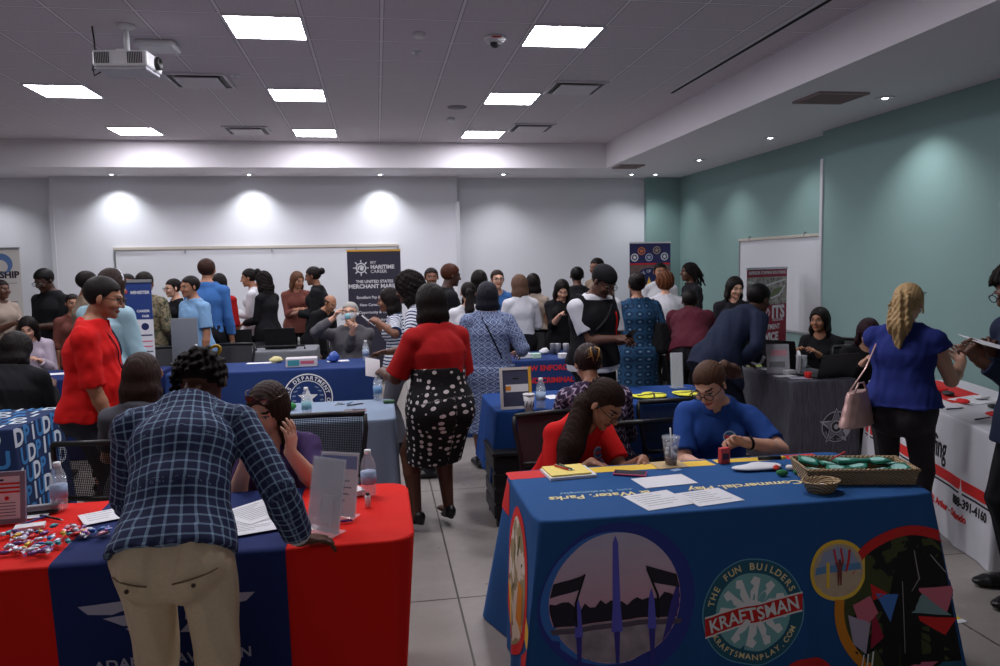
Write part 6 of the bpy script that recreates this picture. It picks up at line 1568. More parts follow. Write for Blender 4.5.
def P(px, py, Y, face, label, h=1.68, sit=False, lean=0., head=(0,0,0), fem=False, hrp=None, hlp=None, dx=0., **k):
    """stand (or seat) a person so that the crown of the head is seen at px, py from the doorway, at depth Y in the room"""
    tgt = ony(px, py, Y); extra_t = .012
    def off(H, z0):
        lr = math.radians(lean); d = lambda a: np.array([0, math.sin(a), math.cos(a)]); T = .3*H; d2 = d(lr*1.12)
        p = np.array([0, -k.get('hipback', 0), z0])+T*(.34*d(lr*.75)+.34*d(lr)+.32*d2)
        f3 = np.array([0, d2[2], -d2[1]]); tw = math.radians(k.get('twist', 0)); p = p+nrm(d2*math.cos(.25)+f3*(math.sin(.25)+k.get('headfwd', 0)))*.040*H
        hp_, hy, hr_ = [math.radians(a) for a in head]; s = H/1.7
        Rh = np.array(Matrix.Rotation(tw-hy, 3, 'Z') @ Matrix.Rotation(-hp_-lr*.25, 3, 'X') @ Matrix.Rotation(hr_, 3, 'Y'))
        c = p+Rh[:, 2]*.058*H+Rh[:, 1]*.022*s; c2 = c+Rh@np.array([0,-.012,.03])*s*1.01
        return c2[0], c2[1], c2[2]+.091*s+extra_t
    z0 = k.pop('z0', None)
    if sit:
        z = z0 or .535
        ox, oy, oz = off(h, z)
        if z0 is None: z = min(.62, max(.47, z+(tgt.z-oz))); ox, oy, oz = off(h, z)
        z0 = z
    else:
        for _ in range(6):
            ox, oy, oz = off(h, (z0 if z0 else .53*h)); h = h*tgt.z/oz if not z0 else h
        h = min(1.95, max(1.45, h))
    a = math.radians(face); wx, wy = ox*math.cos(a)+oy*math.sin(a), -ox*math.sin(a)+oy*math.cos(a)
    x, y = tgt.x-wx+dx, tgt.y-wy
    def tol(q):
        if q is None: return None
        w = ony(q[0], q[1], q[2]) if len(q) == 3 else Vector(q[:3]); X_, Y_ = w.x-x, w.y-y
        return (X_*math.cos(a)-Y_*math.sin(a), X_*math.sin(a)+Y_*math.cos(a), w.z)
    if hrp: k['hr'] = tol(hrp)
    if hlp: k['hl'] = tol(hlp)
    fp = k.pop('feetp', None)
    if fp:
        out = []
        for q in fp: w = onz(q[0], q[1], 0); w.z = q[2]; out.append(tol(tuple(w)+(0,)))
        k['feet'] = out
    k.setdefault('vox', max(.0055, min(.0085, Y*.0011)))
    return person(x, y, face, label, h=h, sit=sit, lean=lean, head=head, fem=fem, z0=z0, **k)
PHH = dict(hr=(.07,.30,1.12), hl=(-.07,.30,1.12), curl=.7)      # both hands together on a phone
def phone_extra(rgb=(22,22,26)):
    def f(i):
        c = i['w']((i['WR'][1]+i['WR'][-1])/2+np.array([0,.09,.03])); phone(c, i['root'].rotation_euler.z, 'phone held by the %s' % ' '.join(i['root']['label'].split()[:11]), rgb).rotation_euler[0] = .7
    return f
def strap(name, pts, r, m, parent): q = MB(); q.tube(pts, r, m, 8, flat=.35); return q.build(name, parent)
# ================================================================ foreground
def ex1(i):
    r = i['root']
    w, e = i['WR'][1], i['EL'][1]; u = nrm(w-e)
    sdf_obj('shirt_cuff', [Seg(w-u*.035, w-u*.003, .036, .036, (1,0,0), .005, flatA=True, flatB=True)], .006, F_white, r)
    # back pocket welts and buttons on the chinos
    P0 = i['P0']; back = -np.cross(i['d0'], (1,0,0)); m = MB()
    for q in (-1, 1):
        # welts wrap the seat: project points outwards a little
        pts = []
        for t in np.linspace(-.055, .055, 7):
            c = P0+np.array([q*.088+t, 0, 0])+i['d0']*(-.040+.003*q*t/.055)
            rr = i['R0']; xx = c[0]/(rr[0]+.03); yb = -(rr[1]+.064)*math.sqrt(max(.05, 1-min(.9, xx*xx)))
            pts.append(c+np.array([0, yb-.006, 0]))
        m.tube(pts, .0028, mat('khaki_dark_thread', (120,100,78), .9), 6)  # welt lines in a darker brown than the chinos
    for q in (-1, 1):
        c = P0+np.array([q*.088, 0, 0])+i['d0']*-.058; xx = .088/(i['R0'][0]+.03); m.sph(c+np.array([0, -(i['R0'][1]+.070)*math.sqrt(1-xx*xx)-.004, 0]), .007, mat('pocket_button', (60,44,34), .5), 8)
    m.build('pocket_trim', r)
p1 = P(200, 345, 2.84, -2, 'man in blue plaid blazer and khaki trousers leaning over the red table', h=1.80, lean=45, head=(36,8,0), sk='dark', build=.87, hipback=.06,
  hrp=(300,539,2.60), hdir_r=(.85,.40,-.18), pr_=(0,0,-1), curl=.30, hl=(-.24,.52,.80), er=(.12,-.8,.3), feet=[(.075,-.08,.075),(-.075,-.02,.075)],
  top=dict(mat=M_plaid, sleeve=1.86, hem=-.025, t=.020, fold=.004, name='blazer', flare=.008, collar=True), bottom=TR(F_khaki, t=.018, fold=.006), shoes=SHOE, hair=dict(style='twists', len=.015, n=40, r=.008, t=.0, out=1.03, dir=(.0,.5,-.4)), vox=.0055, extra=ex1)
hc = p1['w'](p1['hd']((.02,-.085,.11))); m = MB(); m.tube([(.022*math.cos(a), .006*math.sin(a), .016*math.sin(a)+.0) for a in np.linspace(0, 2*PI, 14, endpoint=False)], .006, mat('yellow_tie', (226,180,40), .6), 8, closed=True)
o = m.build('hair_tie', p1['root']); o.matrix_local = Matrix.Translation(p1['hd']((.03,-.02,.128))) @ Matrix.Rotation(-.6, 4, 'Y')
P(267, 388, 3.52, 176, 'seated woman in purple t-shirt with sunglasses on her head, gesturing', h=1.62, sit=True, lean=14, head=(14,25,-8), fem=True, sk='light', build=1.12,
  hrp=(246,462,3.33), hlp=(290,452,3.28), hdir_r=(.2,.1,1.), hdir_l=(-.1,.1,1.), curl=.25, pr_=(-.8,-.5,0), pl_=(.8,-.5,0), top=dict(mat=F_purple, sleeve=.72, vneck=.02), bottom=TR(F_dgrey), shoes=SHOE, hair=dict(style='long', rgb=(44,30,24), len=.24, w=.07), specs='sun_up', vox=.0055)
P(141, 352, 4.35, 5, 'seated woman with long brown hair seen from behind, dark grey top', h=1.64, sit=True, lean=6, head=(8,0,0), fem=True, sk='light', top=dict(mat=F_grey, sleeve=.7), bottom=TR(F_blk), shoes=SHOE, hair=dict(style='long', rgb=(44,30,26), len=.36, w=.10, taper=1.0), vox=.006)
def hit(i, x, dz, lift=.004, back=False):
    f = i['f3']*(-1 if back else 1); return surface_hit(i['shirtL'], i['P2']+i['s3']*x+i['up']*dz, f)+f*lift
def front_strap(i, name, pts, r, m, back=False):
    P_ = []
    for a_, b_ in zip(pts[:-1], pts[1:]):
        for t in np.linspace(0, 1, 6, endpoint=False): P_.append(hit(i, a_[0]+(b_[0]-a_[0])*t, a_[1]+(b_[1]-a_[1])*t, .003, back))
    return strap(name, P_, r, m, i['root'])
def ex4(i):
    for q in (-1, 1): front_strap(i, 'lanyard', [(q*.07,.13),(q*.04,.02),(q*.004,-.14)], .008, F_navy)
    m = MB(); c = hit(i, 0, -.19, .008); Mq = Matrix((Vector(i['s3']), Vector(i['up']), Vector(np.cross(i['s3'], i['up'])))).transposed().to_4x4(); Mq.translation = Vector(c); m.box((-.03,-.045,-.003), (.03,.045,.003), m_wht, Mq); m.build('name_badge', i['root'])
P(96, 275, 4.80, 84, 'man in red polo shirt, glasses and lanyard standing in profile', lean=4, head=(14,0,0), sk='tan', build=1.06, belly=.05, hr=(.17,.14,.80), hl=(-.20,.16,.82), dx=.03, top=dict(mat=F_polo, sleeve=.98, collar=True, hem=.0, t=.018, fold=.006), bottom=TR(fab('slate', (48,52,62))), shoes=SHOE, hair=dict(style='short', low=-.005, rgb=(26,22,22)), specs='black', vox=.0055, extra=ex4)
P(16, 340, 6.35, 8, 'person in black with dark hair seated at the far left behind the letter-print table', h=1.74, sit=True, lean=14, head=(20,0,0), sk='dark', build=1.3, top=dict(mat=F_blk, sleeve=1.9, t=.03), bottom=TR(F_blk), shoes=SHOE, hair=dict(style='long', len=.12, w=.11, t=.022))
# standing woman in red with the dotted skirt
def ex23(i):
    c = i['w'](i['WR'][-1]+np.array([-.02,.10,.02])); m = MB(); m.box((-.05,-.07,0), (.05,.07,.002), m_paper, Matrix.Rotation(.9, 4, 'X') @ Matrix.Rotation(.4, 4, 'Y')); tag(m.build('paper_slip', None, c), 'white paper slip held by the woman in the red blouse', 'paper')
P(430, 283, 4.74, -28, 'woman in red blouse and black polka dot skirt standing in the aisle', lean=4, head=(12,10,0), fem=True, sk='dark', build=1.17, hl=(-.20,.36,1.04), hr=(.16,.30,1.00), curl=.6,
  top=dict(mat=F_red, sleeve=.92, t=.024, tuck=True, fold=.005), bottom=dict(kind='skirt', mat=M_polka, to=.47, rise=.25, t=.030, w=.18, fold=.002), shoes=dict(mat=S_blk, heel=.09), feetp=[(449,524,.125),(417,531,.125)], hair=dict(style='long', len=.16, w=.088, taper=.9, t=.016), vox=.006, extra=ex23)
# the two women behind the printed blue table
BADGE = mat('shirt_badge', (150,176,196), .7)
P(606, 386, 3.62, 152, 'seated woman in red t-shirt with glasses and long wavy brown hair, using phone', h=1.66, sit=True, lean=30, head=(34,-12,-6), fem=True, sk='tan', build=1.0,
  hrp=(592,463,3.47), hlp=(643,460,3.46), hdir_l=(.35,.8,-.25), hdir_r=(-.3,.9,-.1), pr_=(.3,0,-1), curl=.35, top=dict(mat=F_polo, sleeve=.72, badge=(BADGE, .030)), bottom=TR(F_dgrey), shoes=SHOE, hair=dict(style='ponytail', rgb=(40,26,22), len=.46, pz=-.03, pr=.060, wavy=.020, dir=(.50,.16,-.85), t=.010, kind='curly', drop=1), specs='black', vox=.005)
P(709, 376, 3.72, 204, 'seated woman in blue polo with brown ponytail and glasses, looking down', h=1.64, sit=True, lean=16, head=(30,24,5), fem=True, sk='light', build=1.13,
  hlp=(744,442,3.46), hrp=(697,464,3.50), el=(-1,-.2,-.5), hdir_l=(.9,.3,.25), pl_=(.0,.6,-.5), curl=.75, top=dict(mat=F_royal, sleeve=.80, collar=True, badge=(BADGE, .034)), bottom=TR(F_dgrey), shoes=SHOE, hair=dict(style='ponytail', rgb=(74,50,38), len=.17, pz=.01, px=-.05, pr=.034, dir=(-.45,-.6,-.35)), specs='black', vox=.005,
  extra=lambda i: strap('wrist_band', [i['WR'][-1]+nrm(i['EL'][-1]-i['WR'][-1])*.035+.032*(math.cos(a)*np.array([0,0,1.])+math.sin(a)*nrm(np.cross(i['EL'][-1]-i['WR'][-1],(0,0,1.)))) for a in np.linspace(0, 2*PI, 15)], .009, F_blk, i['root']))
ph = phone(onz(630,470,.7715), math.radians(65), 'pink-cased phone under the hands of the woman in the red t-shirt', (196,60,110), (50,46,60)); ph.location.z = .753
P(588, 343, 4.55, 0, 'seated woman in purple zigzag top with a claw clip in her hair', h=1.66, sit=True, lean=16, head=(24,0,0), fem=True, sk='tan', build=1.2, top=dict(mat=M_zig, sleeve=1.2, t=.018), bottom=TR(F_blk), shoes=SHOE, hair=dict(style='claw', rgb=(40,28,26), bunz=.01, bunr=.05, t=.012), vox=.006)
# woman in cobalt top at right, man at the right edge
def ex45(i):
    c = ony(857, 408, 3.95); o = empty('handbag', c, .5, 'rose gold handbag hanging beside the woman in the cobalt top', 'handbag'); rg = mat('rose_leather', (196,158,152), .35, .3)
    L = [Seg((-.0,0,-.10), (0,0,.10), (.17,.065), (.10,.035), (1,0,0), .01, flatA=True, flatB=True)]; sdf_obj('bag_body', L, .006, rg, o, warp=lambda Q: .003*vnoise(Q, 40, 2))
    m = MB(); m.tube([(-.07,-.02,.10),(-.03,-.02,.15),(.03,-.02,.15),(.07,-.02,.10)], .006, rg, 8); m.build('handle', o)
    sh = i['w'](i['SH'][-1]+i['up']*.06+i['s3']*.04); q = MB(); q.tube([c+Vector((-.05,0,.10)), c.lerp(sh, .5)+Vector((-.06,-.04,0)), sh], .006, rg, 8, flat=.5); s_ = q.build('strap', None); s_.parent = o; s_.matrix_parent_inverse = (Matrix.Translation(c) @ Matrix.Rotation(.5, 4, 'Z')).inverted()
    m = MB(); e = i['hd']((.088,.0,-.045)); m.tube([e+np.array([0,.016*math.cos(a),.016*math.sin(a)]) for a in np.linspace(0, 2*PI, 14, endpoint=False)], .003, mat('gold_metal', (210,170,90), .3, .8), 6, closed=True); m.build('earring', i['root'])
P(912, 282, 4.02, 52, 'woman in cobalt blue top with curly blonde ponytail beside the white table', lean=2, head=(16,0,0), fem=True, sk='light', build=1.16, hrp=(962,362,3.98), hlp=(948,352,4.25), hdir_r=(-.5,.6,.5), curl=.6, pr_=(-.6,.1,.6), er=(.2,-.5,-1), dx=-.02, top=dict(mat=F_cobalt, sleeve=.24, hem=-.06, t=.018), bottom=TR(fab('charcoal_legging', (46,42,46)), t=.010, flare=.0), shoes=SHOE, hair=dict(style='ponytail', rgb=(160,134,96), len=.26, pz=-.01, pr=.052, wavy=.013, t=.010), specs='sun_up2', vox=.005, extra=ex45)
def ex46(i):
    c = ony(992, 345, 3.16); m = MB(); m.box((-.12,-.09,0), (.12,.09,.0015), m_paper, Matrix.Rotation(.25, 4, 'Y') @ Matrix.Rotation(.2, 4, 'X')); tag(m.build('held_paper', None, c), 'white sheet held up by the man at the right edge', 'paper')
P(1019, 262, 3.22, -86, 'man in dark clothes at the right edge of the picture holding a sheet', lean=6, head=(22,0,0), sk='dark', build=1.0, hlp=(981,362,3.12), hrp=(990,352,3.32), hdir_l=(.15,.5,.75), pl_=(.6,.3,.4), curl=.8, top=dict(mat=F_navy, sleeve=1.9, t=.022), bottom=TR(F_blk), shoes=SHOE, feet=[(.10,-.02,.075),(-.10,.08,.075)], hair=dict(style='afro', t=.03), specs='black', vox=.0055, extra=ex46)
# ================================================================ middle ground
def ex34(i):
    front_strap(i, 'crossbody_strap', [(-.08,.12),(.13,-.12)], .014, F_dgrey); front_strap(i, 'red_lanyard', [(-.11,.06),(-.13,-.20)], .010, F_polo)
P(604, 264, 5.88, 160, 'man in black cap and black vest over white t-shirt looking at phone', lean=3, head=(34,-12,0), sk='dark', build=1.08, hr=(.02,.34,1.12), hl=(-.10,.32,1.10), curl=.7, top=dict(mat=F_white, sleeve=.75, hem=.03, t=.016, over=dict(mat=F_blk, t=.036, hem=-.02)), bottom=TR(F_blk), shoes=SHOE, hair=dict(style='short', low=-.02, cap=F_blk, brim=False), specs='black', vox=.006,
  extra=lambda i: (ex34(i), phone_extra()(i)))
def strapx(i): front_strap(i, 'crossbody_strap', [(-.06,.13),(.13,-.28)], .009, F_blk, True)
P(487, 281, 6.25, 2, 'woman in blue and white tile print dress with a thin crossbody strap', fem=True, sk='tan', build=1.22, hl=(-.25,.26,1.02), hr=(.28,.16,.95), top=dict(mat=M_tile, sleeve=1.3, t=.022, tuck=True), bottom=dict(kind='skirt', mat=M_tile, to=.32, w=.24, rise=.05, t=.022, name='dress_skirt'), shoes=SHOE, hair=dict(style='bob', len=.02, w=.085, rgb=(34,34,42)), extra=strapx)
def ex35(i):
    c = i['w'](i['P1']+np.array([.21,-.08,-.02])); o = empty('shoulder_bag', c, 0, 'black slouchy shoulder bag on the woman in the ring print dress', 'handbag'); sdf_obj('bag_body', [Seg((0,0,-.13), (0,0,.10), (.12,.06), (.07,.03), (1,0,0), .02)], .008, F_blk, o, warp=lambda Q: .006*vnoise(Q, 30, 3))
    q = MB(); q.tube([(-.02,0,.10),(-.03,.02,.25),(-.06,.06,.36)], .009, F_blk, 8, flat=.4); q.build('strap', o)
P(637, 272, 7.1, 4, 'woman in blue ring print dress with hair bun seen from behind', fem=True, sk='tan', build=1.15, top=dict(mat=M_ring, sleeve=1.0, t=.02, tuck=True), bottom=dict(kind='skirt', mat=M_ring, to=.12, w=.20, rise=.05, name='dress_skirt'), shoes=SHOE, hr=(.22,.2,1.0), hair=dict(style='bun', bunz=.07, bunr=.05, t=.012), extra=ex35)
P(665, 272, 8.25, 12, 'woman in white top with curly auburn hair before the emblem banner', fem=True, sk='light', build=1.1, lean=8, top=dict(mat=F_white, sleeve=1.9, hem=.15), bottom=TR(F_blk), shoes=SHOE, hair=dict(style='curly_short', rgb=(92,54,32), t=.032, low=-.06, nape=-.09))
P(690, 289, 7.35, 22, 'person in maroon sweater and black trousers bending over, seen from behind', lean=46, h=1.66, fem=True, sk='dark', build=1.22, hipback=.10, hr=(.25,.50,.85), hl=(-.18,.50,.85), top=dict(mat=F_maroon, sleeve=1.9, t=.022, hem=.02), bottom=TR(F_blk2, t=.02), shoes=SHOE, hair=dict(style='short'))
P(759, 283, 6.05, 74, 'man in navy suit leaning over the crinkled charcoal tablecloth', lean=46, h=1.80, head=(8,0,0), sk='deep', build=1.02, hipback=.12, hrp=(742,362,5.85), hlp=(764,360,6.05), hdir_r=(0,.8,-.2), hdir_l=(0,.8,-.2), pr_=(0,0,-1), pl_=(0,0,-1), curl=.15, er=(.3,-.5,-.8), el=(-.3,-.5,-.8), top=dict(mat=F_navy, sleeve=1.88, t=.022, hem=.10, name='suit_jacket', flare=.02), bottom=TR(fab('suit_trousers', (20,24,40)), t=.018), shoes=SHOE, hair=dict(style='short', t=.010, rgb=(16,14,14)), brow=(12,10,10),
  extra=lambda i: [sdf_obj('shirt_cuff', [Seg(i['WR'][q]-nrm(i['WR'][q]-i['EL'][q])*.03, i['WR'][q], .034, .034, (1,0,0), .005, flatA=True, flatB=True)], .007, F_white, i['root']) for q in (1, -1)])
P(820, 308, 6.85, 236, 'seated woman in black uniform shirt with long black hair and round shoulder patch', sit=True, h=1.64, head=(2,0,0), lean=8, fem=True, sk='tan', top=dict(mat=F_blk, sleeve=1.9), bottom=TR(F_blk), shoes=SHOE, hair=dict(style='long', len=.30, w=.085), hr=(.1,.36,.80), hl=(-.1,.36,.80),
  extra=lambda i: (lambda m: (m.sph(i['SH'][-1]-i['up']*.05-i['s3']*.045, (.03,.04,.045), mat('patch_pale', (170,150,160), .7), 14), m.build('shoulder_patch', i['root'])))(MB()))
P(869, 319, 5.95, 196, 'seated woman in black with dark reddish hair behind the laptops', sit=True, h=1.60, head=(28,8,0), lean=12, fem=True, sk='light', top=dict(mat=F_blk, sleeve=1.9), bottom=TR(F_blk), shoes=SHOE, hair=dict(style='long', len=.14, rgb=(42,24,30), w=.075), hr=(.1,.34,.82), hl=(-.1,.34,.82))
P(735, 276, 7.5, 200, 'woman with dark hair standing beyond the suited man by the banner', fem=True, sk='light', head=(14,-20,0), top=dict(mat=F_blk2, sleeve=1.), bottom=TR(F_blk), shoes=SHOE, hair=dict(style='long', len=.10))
P(690, 262, 9.3, -88, 'man in black polo with tied dreadlocks in profile before the teal wall', sk='dark', top=dict(mat=F_blk2, sleeve=.8, collar=True), bottom=TR(F_blk), shoes=SHOE, hair=dict(style='locs', len=.14, n=26, r=.012, dir=(0,-.35,-1)))
P(660, 262, 9.7, 190, 'man facing the camera just in front of the emblem banner', sk='tan', top=dict(mat=F_white, sleeve=1.9), bottom=TR(F_blk), shoes=SHOE, hair=dict(style='short'))
P(597, 257, 10.2, 238, 'tall man in beige shirt facing left against the plain back wall', sk='brown', head=(8,0,0), top=dict(mat=F_beige, sleeve=1.9), bottom=TR(F_dgrey), shoes=SHOE, hair=dict(style='buzz', t=.004))
P(577, 266, 9.5, 8, 'man in black polo seen from behind near the back wall', sk='dark', lean=6, top=dict(mat=F_blk, sleeve=.8, collar=True), bottom=TR(F_blk), shoes=SHOE, hair=dict(style='short', rgb=(14,13,13)))
P(562, 279, 8.6, 184, 'woman in black blouse with long dark hair looking down at her phone', fem=True, sk='light', head=(30,0,0), top=dict(mat=F_blk, sleeve=1.4), bottom=TR(F_blk), shoes=SHOE, hair=dict(style='long', len=.30, w=.095, slen=.9), extra=phone_extra(), **PHH)
P(519, 274, 8.5, -6, 'woman in white blouse and black skirt with long highlighted brown hair', fem=True, sk='light', head=(6,-14,0), top=dict(mat=F_white, sleeve=1.9, tuck=True, t=.018), bottom=dict(kind='skirt', mat=F_blk, to=.5), shoes=SHOE, hair=dict(style='long', rgb=(92,68,54), len=.26, w=.085), hr=(.16,.28,1.05), hl=(-.16,.28,1.05))
P(533, 273, 9.3, 20, 'woman with dark bobbed hair and tan sleeveless top behind the white blouse', fem=True, sk='tan', top=dict(mat=F_tan, sleeve=.6), bottom=TR(F_blk), shoes=SHOE, hair=dict(style='long', len=.12, w=.09))
P(497, 269, 9.3, 176, 'woman with glasses in a blue shirt facing the camera far back', fem=True, sk='light', top=dict(mat=F_mblue, sleeve=.8), bottom=TR(F_blk), shoes=SHOE, hair=dict(style='bun', rgb=(40,28,24)), specs='black')
P(468, 281, 7.7, 2, 'woman in white blouse with dark ponytail down her back', fem=True, sk='tan', build=1.1, top=dict(mat=F_white, sleeve=1.2), bottom=TR(F_blk), shoes=SHOE, hair=dict(style='ponytail', len=.36, pr=.04, wavy=.008))
P(479, 270, 8.9, 10, 'woman with full black hair and black top far behind the ponytail', fem=True, sk='brown', top=dict(mat=F_blk, sleeve=1.9), bottom=TR(F_blk), shoes=SHOE, hair=dict(style='long', len=.12, w=.09, t=.02))
P(450, 263, 8.4, 78, 'bearded man with short rust-brown hair in a black jacket', sk='deep', head=(10,0,0), build=1.05, top=dict(mat=F_blk, sleeve=1.9, t=.02), bottom=TR(F_blk), shoes=SHOE, hair=dict(style='short', rgb=(66,36,24), t=.010, low=-.01), hl=(-.1,.3,1.0), hr=(.1,.3,1.0))
P(431, 267, 9.6, 178, 'man facing the camera in dark shirt behind the red blouse', sk='brown', top=dict(mat=F_dgrey, sleeve=1.9), bottom=TR(F_blk), shoes=SHOE, hair=dict(style='short'))
P(409, 272, 6.15, -70, 'woman in denim vest with voluminous black hair leaning on the grey-blue table', lean=12, fem=True, sk='dark', build=1.08, head=(8,6,0), hlp=(394,397,5.52), hrp=(388,352,6.3), curl=.2, pl_=(0,0,-1), hdir_l=(0,1,-.2), top=dict(mat=M_stripe, sleeve=1.0, t=.014), bottom=TR(F_grey), shoes=SHOE, hair=dict(style='curly', len=.10, w=.10, t=.03))
P(389, 287, 7.0, -84, 'woman with straight black hair in a striped shirt holding up a phone', lean=4, h=1.55, fem=True, sk='brown', head=(6,0,0), hlp=(378,322,6.75), hrp=(379,326,7.0), curl=.6, top=dict(mat=M_stripe, sleeve=.9), bottom=TR(F_grey), shoes=SHOE, hair=dict(style='long', len=.16), extra=phone_extra((220,220,225)))
# ================================================================ seated man drinking, and those round him
def ex21(i):
    b = bottle(ony(341,318,8.24), 'water bottle raised to the mouth of the seated grey-haired man', .20); b.rotation_euler = (.2, 1.35, 0)
P(350, 301, 8.55, 178, 'seated grey-haired man in ash shirt raising a bottle to his mouth', sit=True, h=1.74, head=(-8,10,0), sk='light', build=1.18, belly=.03, hrp=(334,318,8.30), hlp=(353,330,8.25), hdir_r=(-.4,.3,.9), curl=.7, er=(.9,-.1,-.6), top=dict(mat=F_olive, sleeve=1.8, collar=True), bottom=TR(F_dgrey), shoes=SHOE, hair=dict(style='short', rgb=(150,146,142), t=.006), specs='black', extra=ex21)
P(330, 294, 9.95, 130, 'bald man in black jacket bending forward beside the dark banner', lean=30, h=1.72, sk='tan', head=(20,0,0), top=dict(mat=F_blk, sleeve=1.9), bottom=TR(F_blk), shoes=SHOE, hair=dict(style='bald_sides', rgb=(60,46,38), t=.004))
P(313, 266, 10.6, -80, 'woman in black hoodie with a hair bun in profile by the whiteboard', fem=True, sk='brown', head=(12,0,0), build=1.05, top=dict(mat=F_blk, sleeve=1.9, t=.024), bottom=TR(F_blk), shoes=SHOE, hr=(.12,.26,1.1), hl=(-.12,.26,1.1), hair=dict(style='bun', bunz=.04))
P(297, 271, 11.3, 165, 'young woman with brown hair and dark top facing the black hoodie', fem=True, sk='tan', head=(16,-20,0), top=dict(mat=F_brown, sleeve=1.9), bottom=TR(F_blk), shoes=SHOE, hair=dict(style='long', rgb=(88,60,44), len=.12), **PHH)
P(263, 271, 10.3, -62, 'woman with very long wavy black hair and grey trousers by the whiteboard', fem=True, sk='tan', head=(8,0,0), top=dict(mat=F_blk, sleeve=1.9), bottom=TR(F_grey, flare=.05), shoes=SHOE, hair=dict(style='curly', len=.46, w=.11, taper=1.0), hr=(.1,.28,1.0), hl=(-.1,.3,1.0))
P(249, 268, 10.9, -88, 'woman in white shirt with a bun holding a phone by the whiteboard', fem=True, sk='tan', head=(10,0,0), top=dict(mat=F_white, sleeve=1.9), bottom=TR(F_blk), shoes=SHOE, hair=dict(style='bun', bunz=.06), extra=phone_extra((210,210,215)), **PHH)
# ================================================================ left crowd
P(206, 258, 9.5, 6, 'tall man in mid-blue shirt and black trousers seen from behind', sk='tan', top=dict(mat=F_mblue, sleeve=1.9, tuck=True, t=.018), bottom=TR(F_blk), shoes=SHOE, hair=dict(style='short', rgb=(52,32,26), t=.010))
P(219, 273, 10.3, 8, 'woman with black hair and red top half hidden by the tall man', fem=True, sk='brown', top=dict(mat=F_red, sleeve=1.2, hem=.15), bottom=TR(F_grey), shoes=SHOE, hair=dict(style='long', len=.12))
P(190, 275, 8.75, 226, 'man in light blue polo looking left beside the grey display panel', sk='tan', build=1.1, belly=.04, head=(4,0,0), top=dict(mat=F_lblue, sleeve=.8, collar=True, t=.018), bottom=TR(F_blk), shoes=SHOE, hair=dict(style='short', t=.008), brow=(24,18,16))
P(173, 278, 10.05, 232, 'woman in black top with tied dark hair and glasses in the left crowd', fem=True, sk='light', head=(6,0,0), top=dict(mat=F_blk, sleeve=1.9), bottom=TR(F_blk), shoes=SHOE, hair=dict(style='bun'), specs='black')
P(144, 271, 9.05, 8, 'soldier in camouflage jacket seen from behind at the table banner', sk='brown', build=1.08, top=dict(mat=M_camo, sleeve=1.9, t=.022, hem=.12), bottom=TR(M_camo), shoes=SHOE, hair=dict(style='short', t=.010), hr=(.24,.18,1.0))
P(127, 273, 9.9, 170, 'man with short dark hair seen over the blue table banner', sk='tan', top=dict(mat=F_dgrey, sleeve=1.9), bottom=TR(F_blk), shoes=SHOE, hair=dict(style='short'))
P(111, 268, 6.35, 24, 'woman in pale blue top with white headband and long brown hair', lean=10, fem=True, sk='tan', build=1.1, head=(10,0,0), hr=(.20,.34,.95), hl=(-.1,.36,1.0), top=dict(mat=F_sky, sleeve=1.2, t=.026, fold=.006), bottom=TR(F_blk), shoes=SHOE, hair=dict(style='long', len=.42, w=.075, taper=.6, rgb=(40,28,24), dir=(.25,.1,-1), sides=1),
  extra=lambda i: strap('headband', [i['hd']((.088*math.cos(a), -.0, .035+.095*math.sin(a))) for a in np.linspace(-.1, PI+.1, 16)], .012, F_white, i['root']))
P(86, 270, 8.6, 60, 'dark-haired man mostly hidden behind the man in the red polo', sk='brown', top=dict(mat=F_beige, sleeve=.9), bottom=TR(F_blk), shoes=SHOE, hair=dict(style='short'))
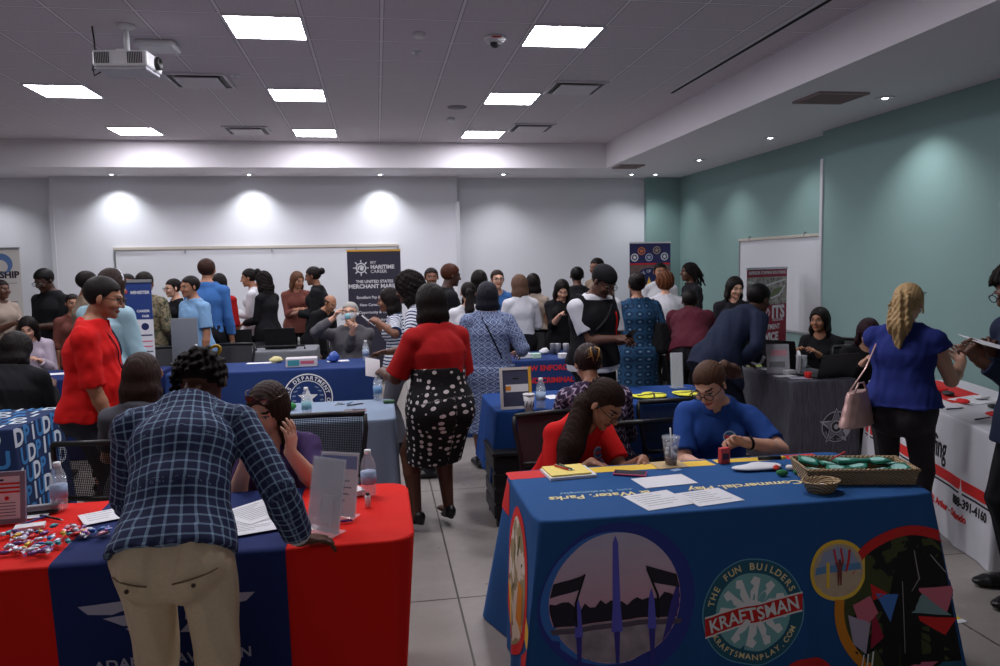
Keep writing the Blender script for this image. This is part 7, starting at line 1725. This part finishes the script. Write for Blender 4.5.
P(72, 293, 9.0, 150, 'short woman in rust-brown top behind the man in the red polo', h=1.52, fem=True, sk='tan', top=dict(mat=F_brown, sleeve=1.2), bottom=TR(F_blk), shoes=SHOE, hair=dict(style='bun'))
P(43, 268, 9.3, 206, 'man in black polo and glasses looking at his phone at left', sk='deep', build=1.12, head=(26,0,0), top=dict(mat=F_blk, sleeve=.8, collar=True), bottom=TR(F_grey), shoes=SHOE, hair=dict(style='short', rgb=(12,11,11), t=.010), specs='black', extra=phone_extra(), **PHH)
P(0, 279, 9.95, 120, 'person in tan t-shirt with hands together at the left edge', fem=True, sk='dark', build=1.08, top=dict(mat=F_tan, sleeve=.7), bottom=TR(F_dgrey), shoes=SHOE, hair=dict(style='bun'), **PHH)
P(27, 316, 8.65, 170, 'seated young woman in pale pink shirt with long dark hair at left', sit=True, h=1.60, head=(20,0,0), lean=12, fem=True, sk='light', top=dict(mat=F_pink, sleeve=1.9, t=.018), bottom=TR(F_blk), shoes=SHOE, hair=dict(style='long', len=.24, w=.09), hr=(.12,.34,.80), hl=(-.12,.34,.80))
# ================================================================ chairs
def chair(px, Y, face, label, **k): c = ony(px, 450, Y); return make_chair((c.x, Y, 0), -math.radians(face), label, **k)
chair(122, 4.32, 4, 'black mesh-back chair holding the woman with long brown hair', z_top=.86)
chair(320, 3.98, 182, 'black mesh-back chair behind the red table, right of the purple-shirted woman', z_top=.90)
chair(568, 4.02, 172, 'dark chair holding the woman in the red t-shirt', net=False, z_top=.84)
chair(628, 4.38, -4, 'black mesh-back chair at the royal blue table right of the zigzag top', z_top=.80)
chair(690, 4.10, 182, 'black mesh-back chair holding the woman in the blue polo', z_top=.86)
chair(350, 8.9, 180, 'dark chair holding the grey-haired drinking man', net=False)
chair(540, 8.55, 176, 'dark grey chair behind the agency table, left of the woman on her phone', net=False, z_top=.92)
chair(822, 7.1, 236, 'black chair holding the woman with the shoulder patch', net=False)
chair(868, 6.25, 190, 'black chair holding the woman behind the laptops', net=False)
chair(24, 8.95, 175, 'dark chair holding the young woman in pale pink', net=False)
chair(232, 8.55, 185, 'dark grey chair behind the seal table at left', net=False)
chair(166, 8.45, 170, 'dark grey chair beside the table banner', net=False)
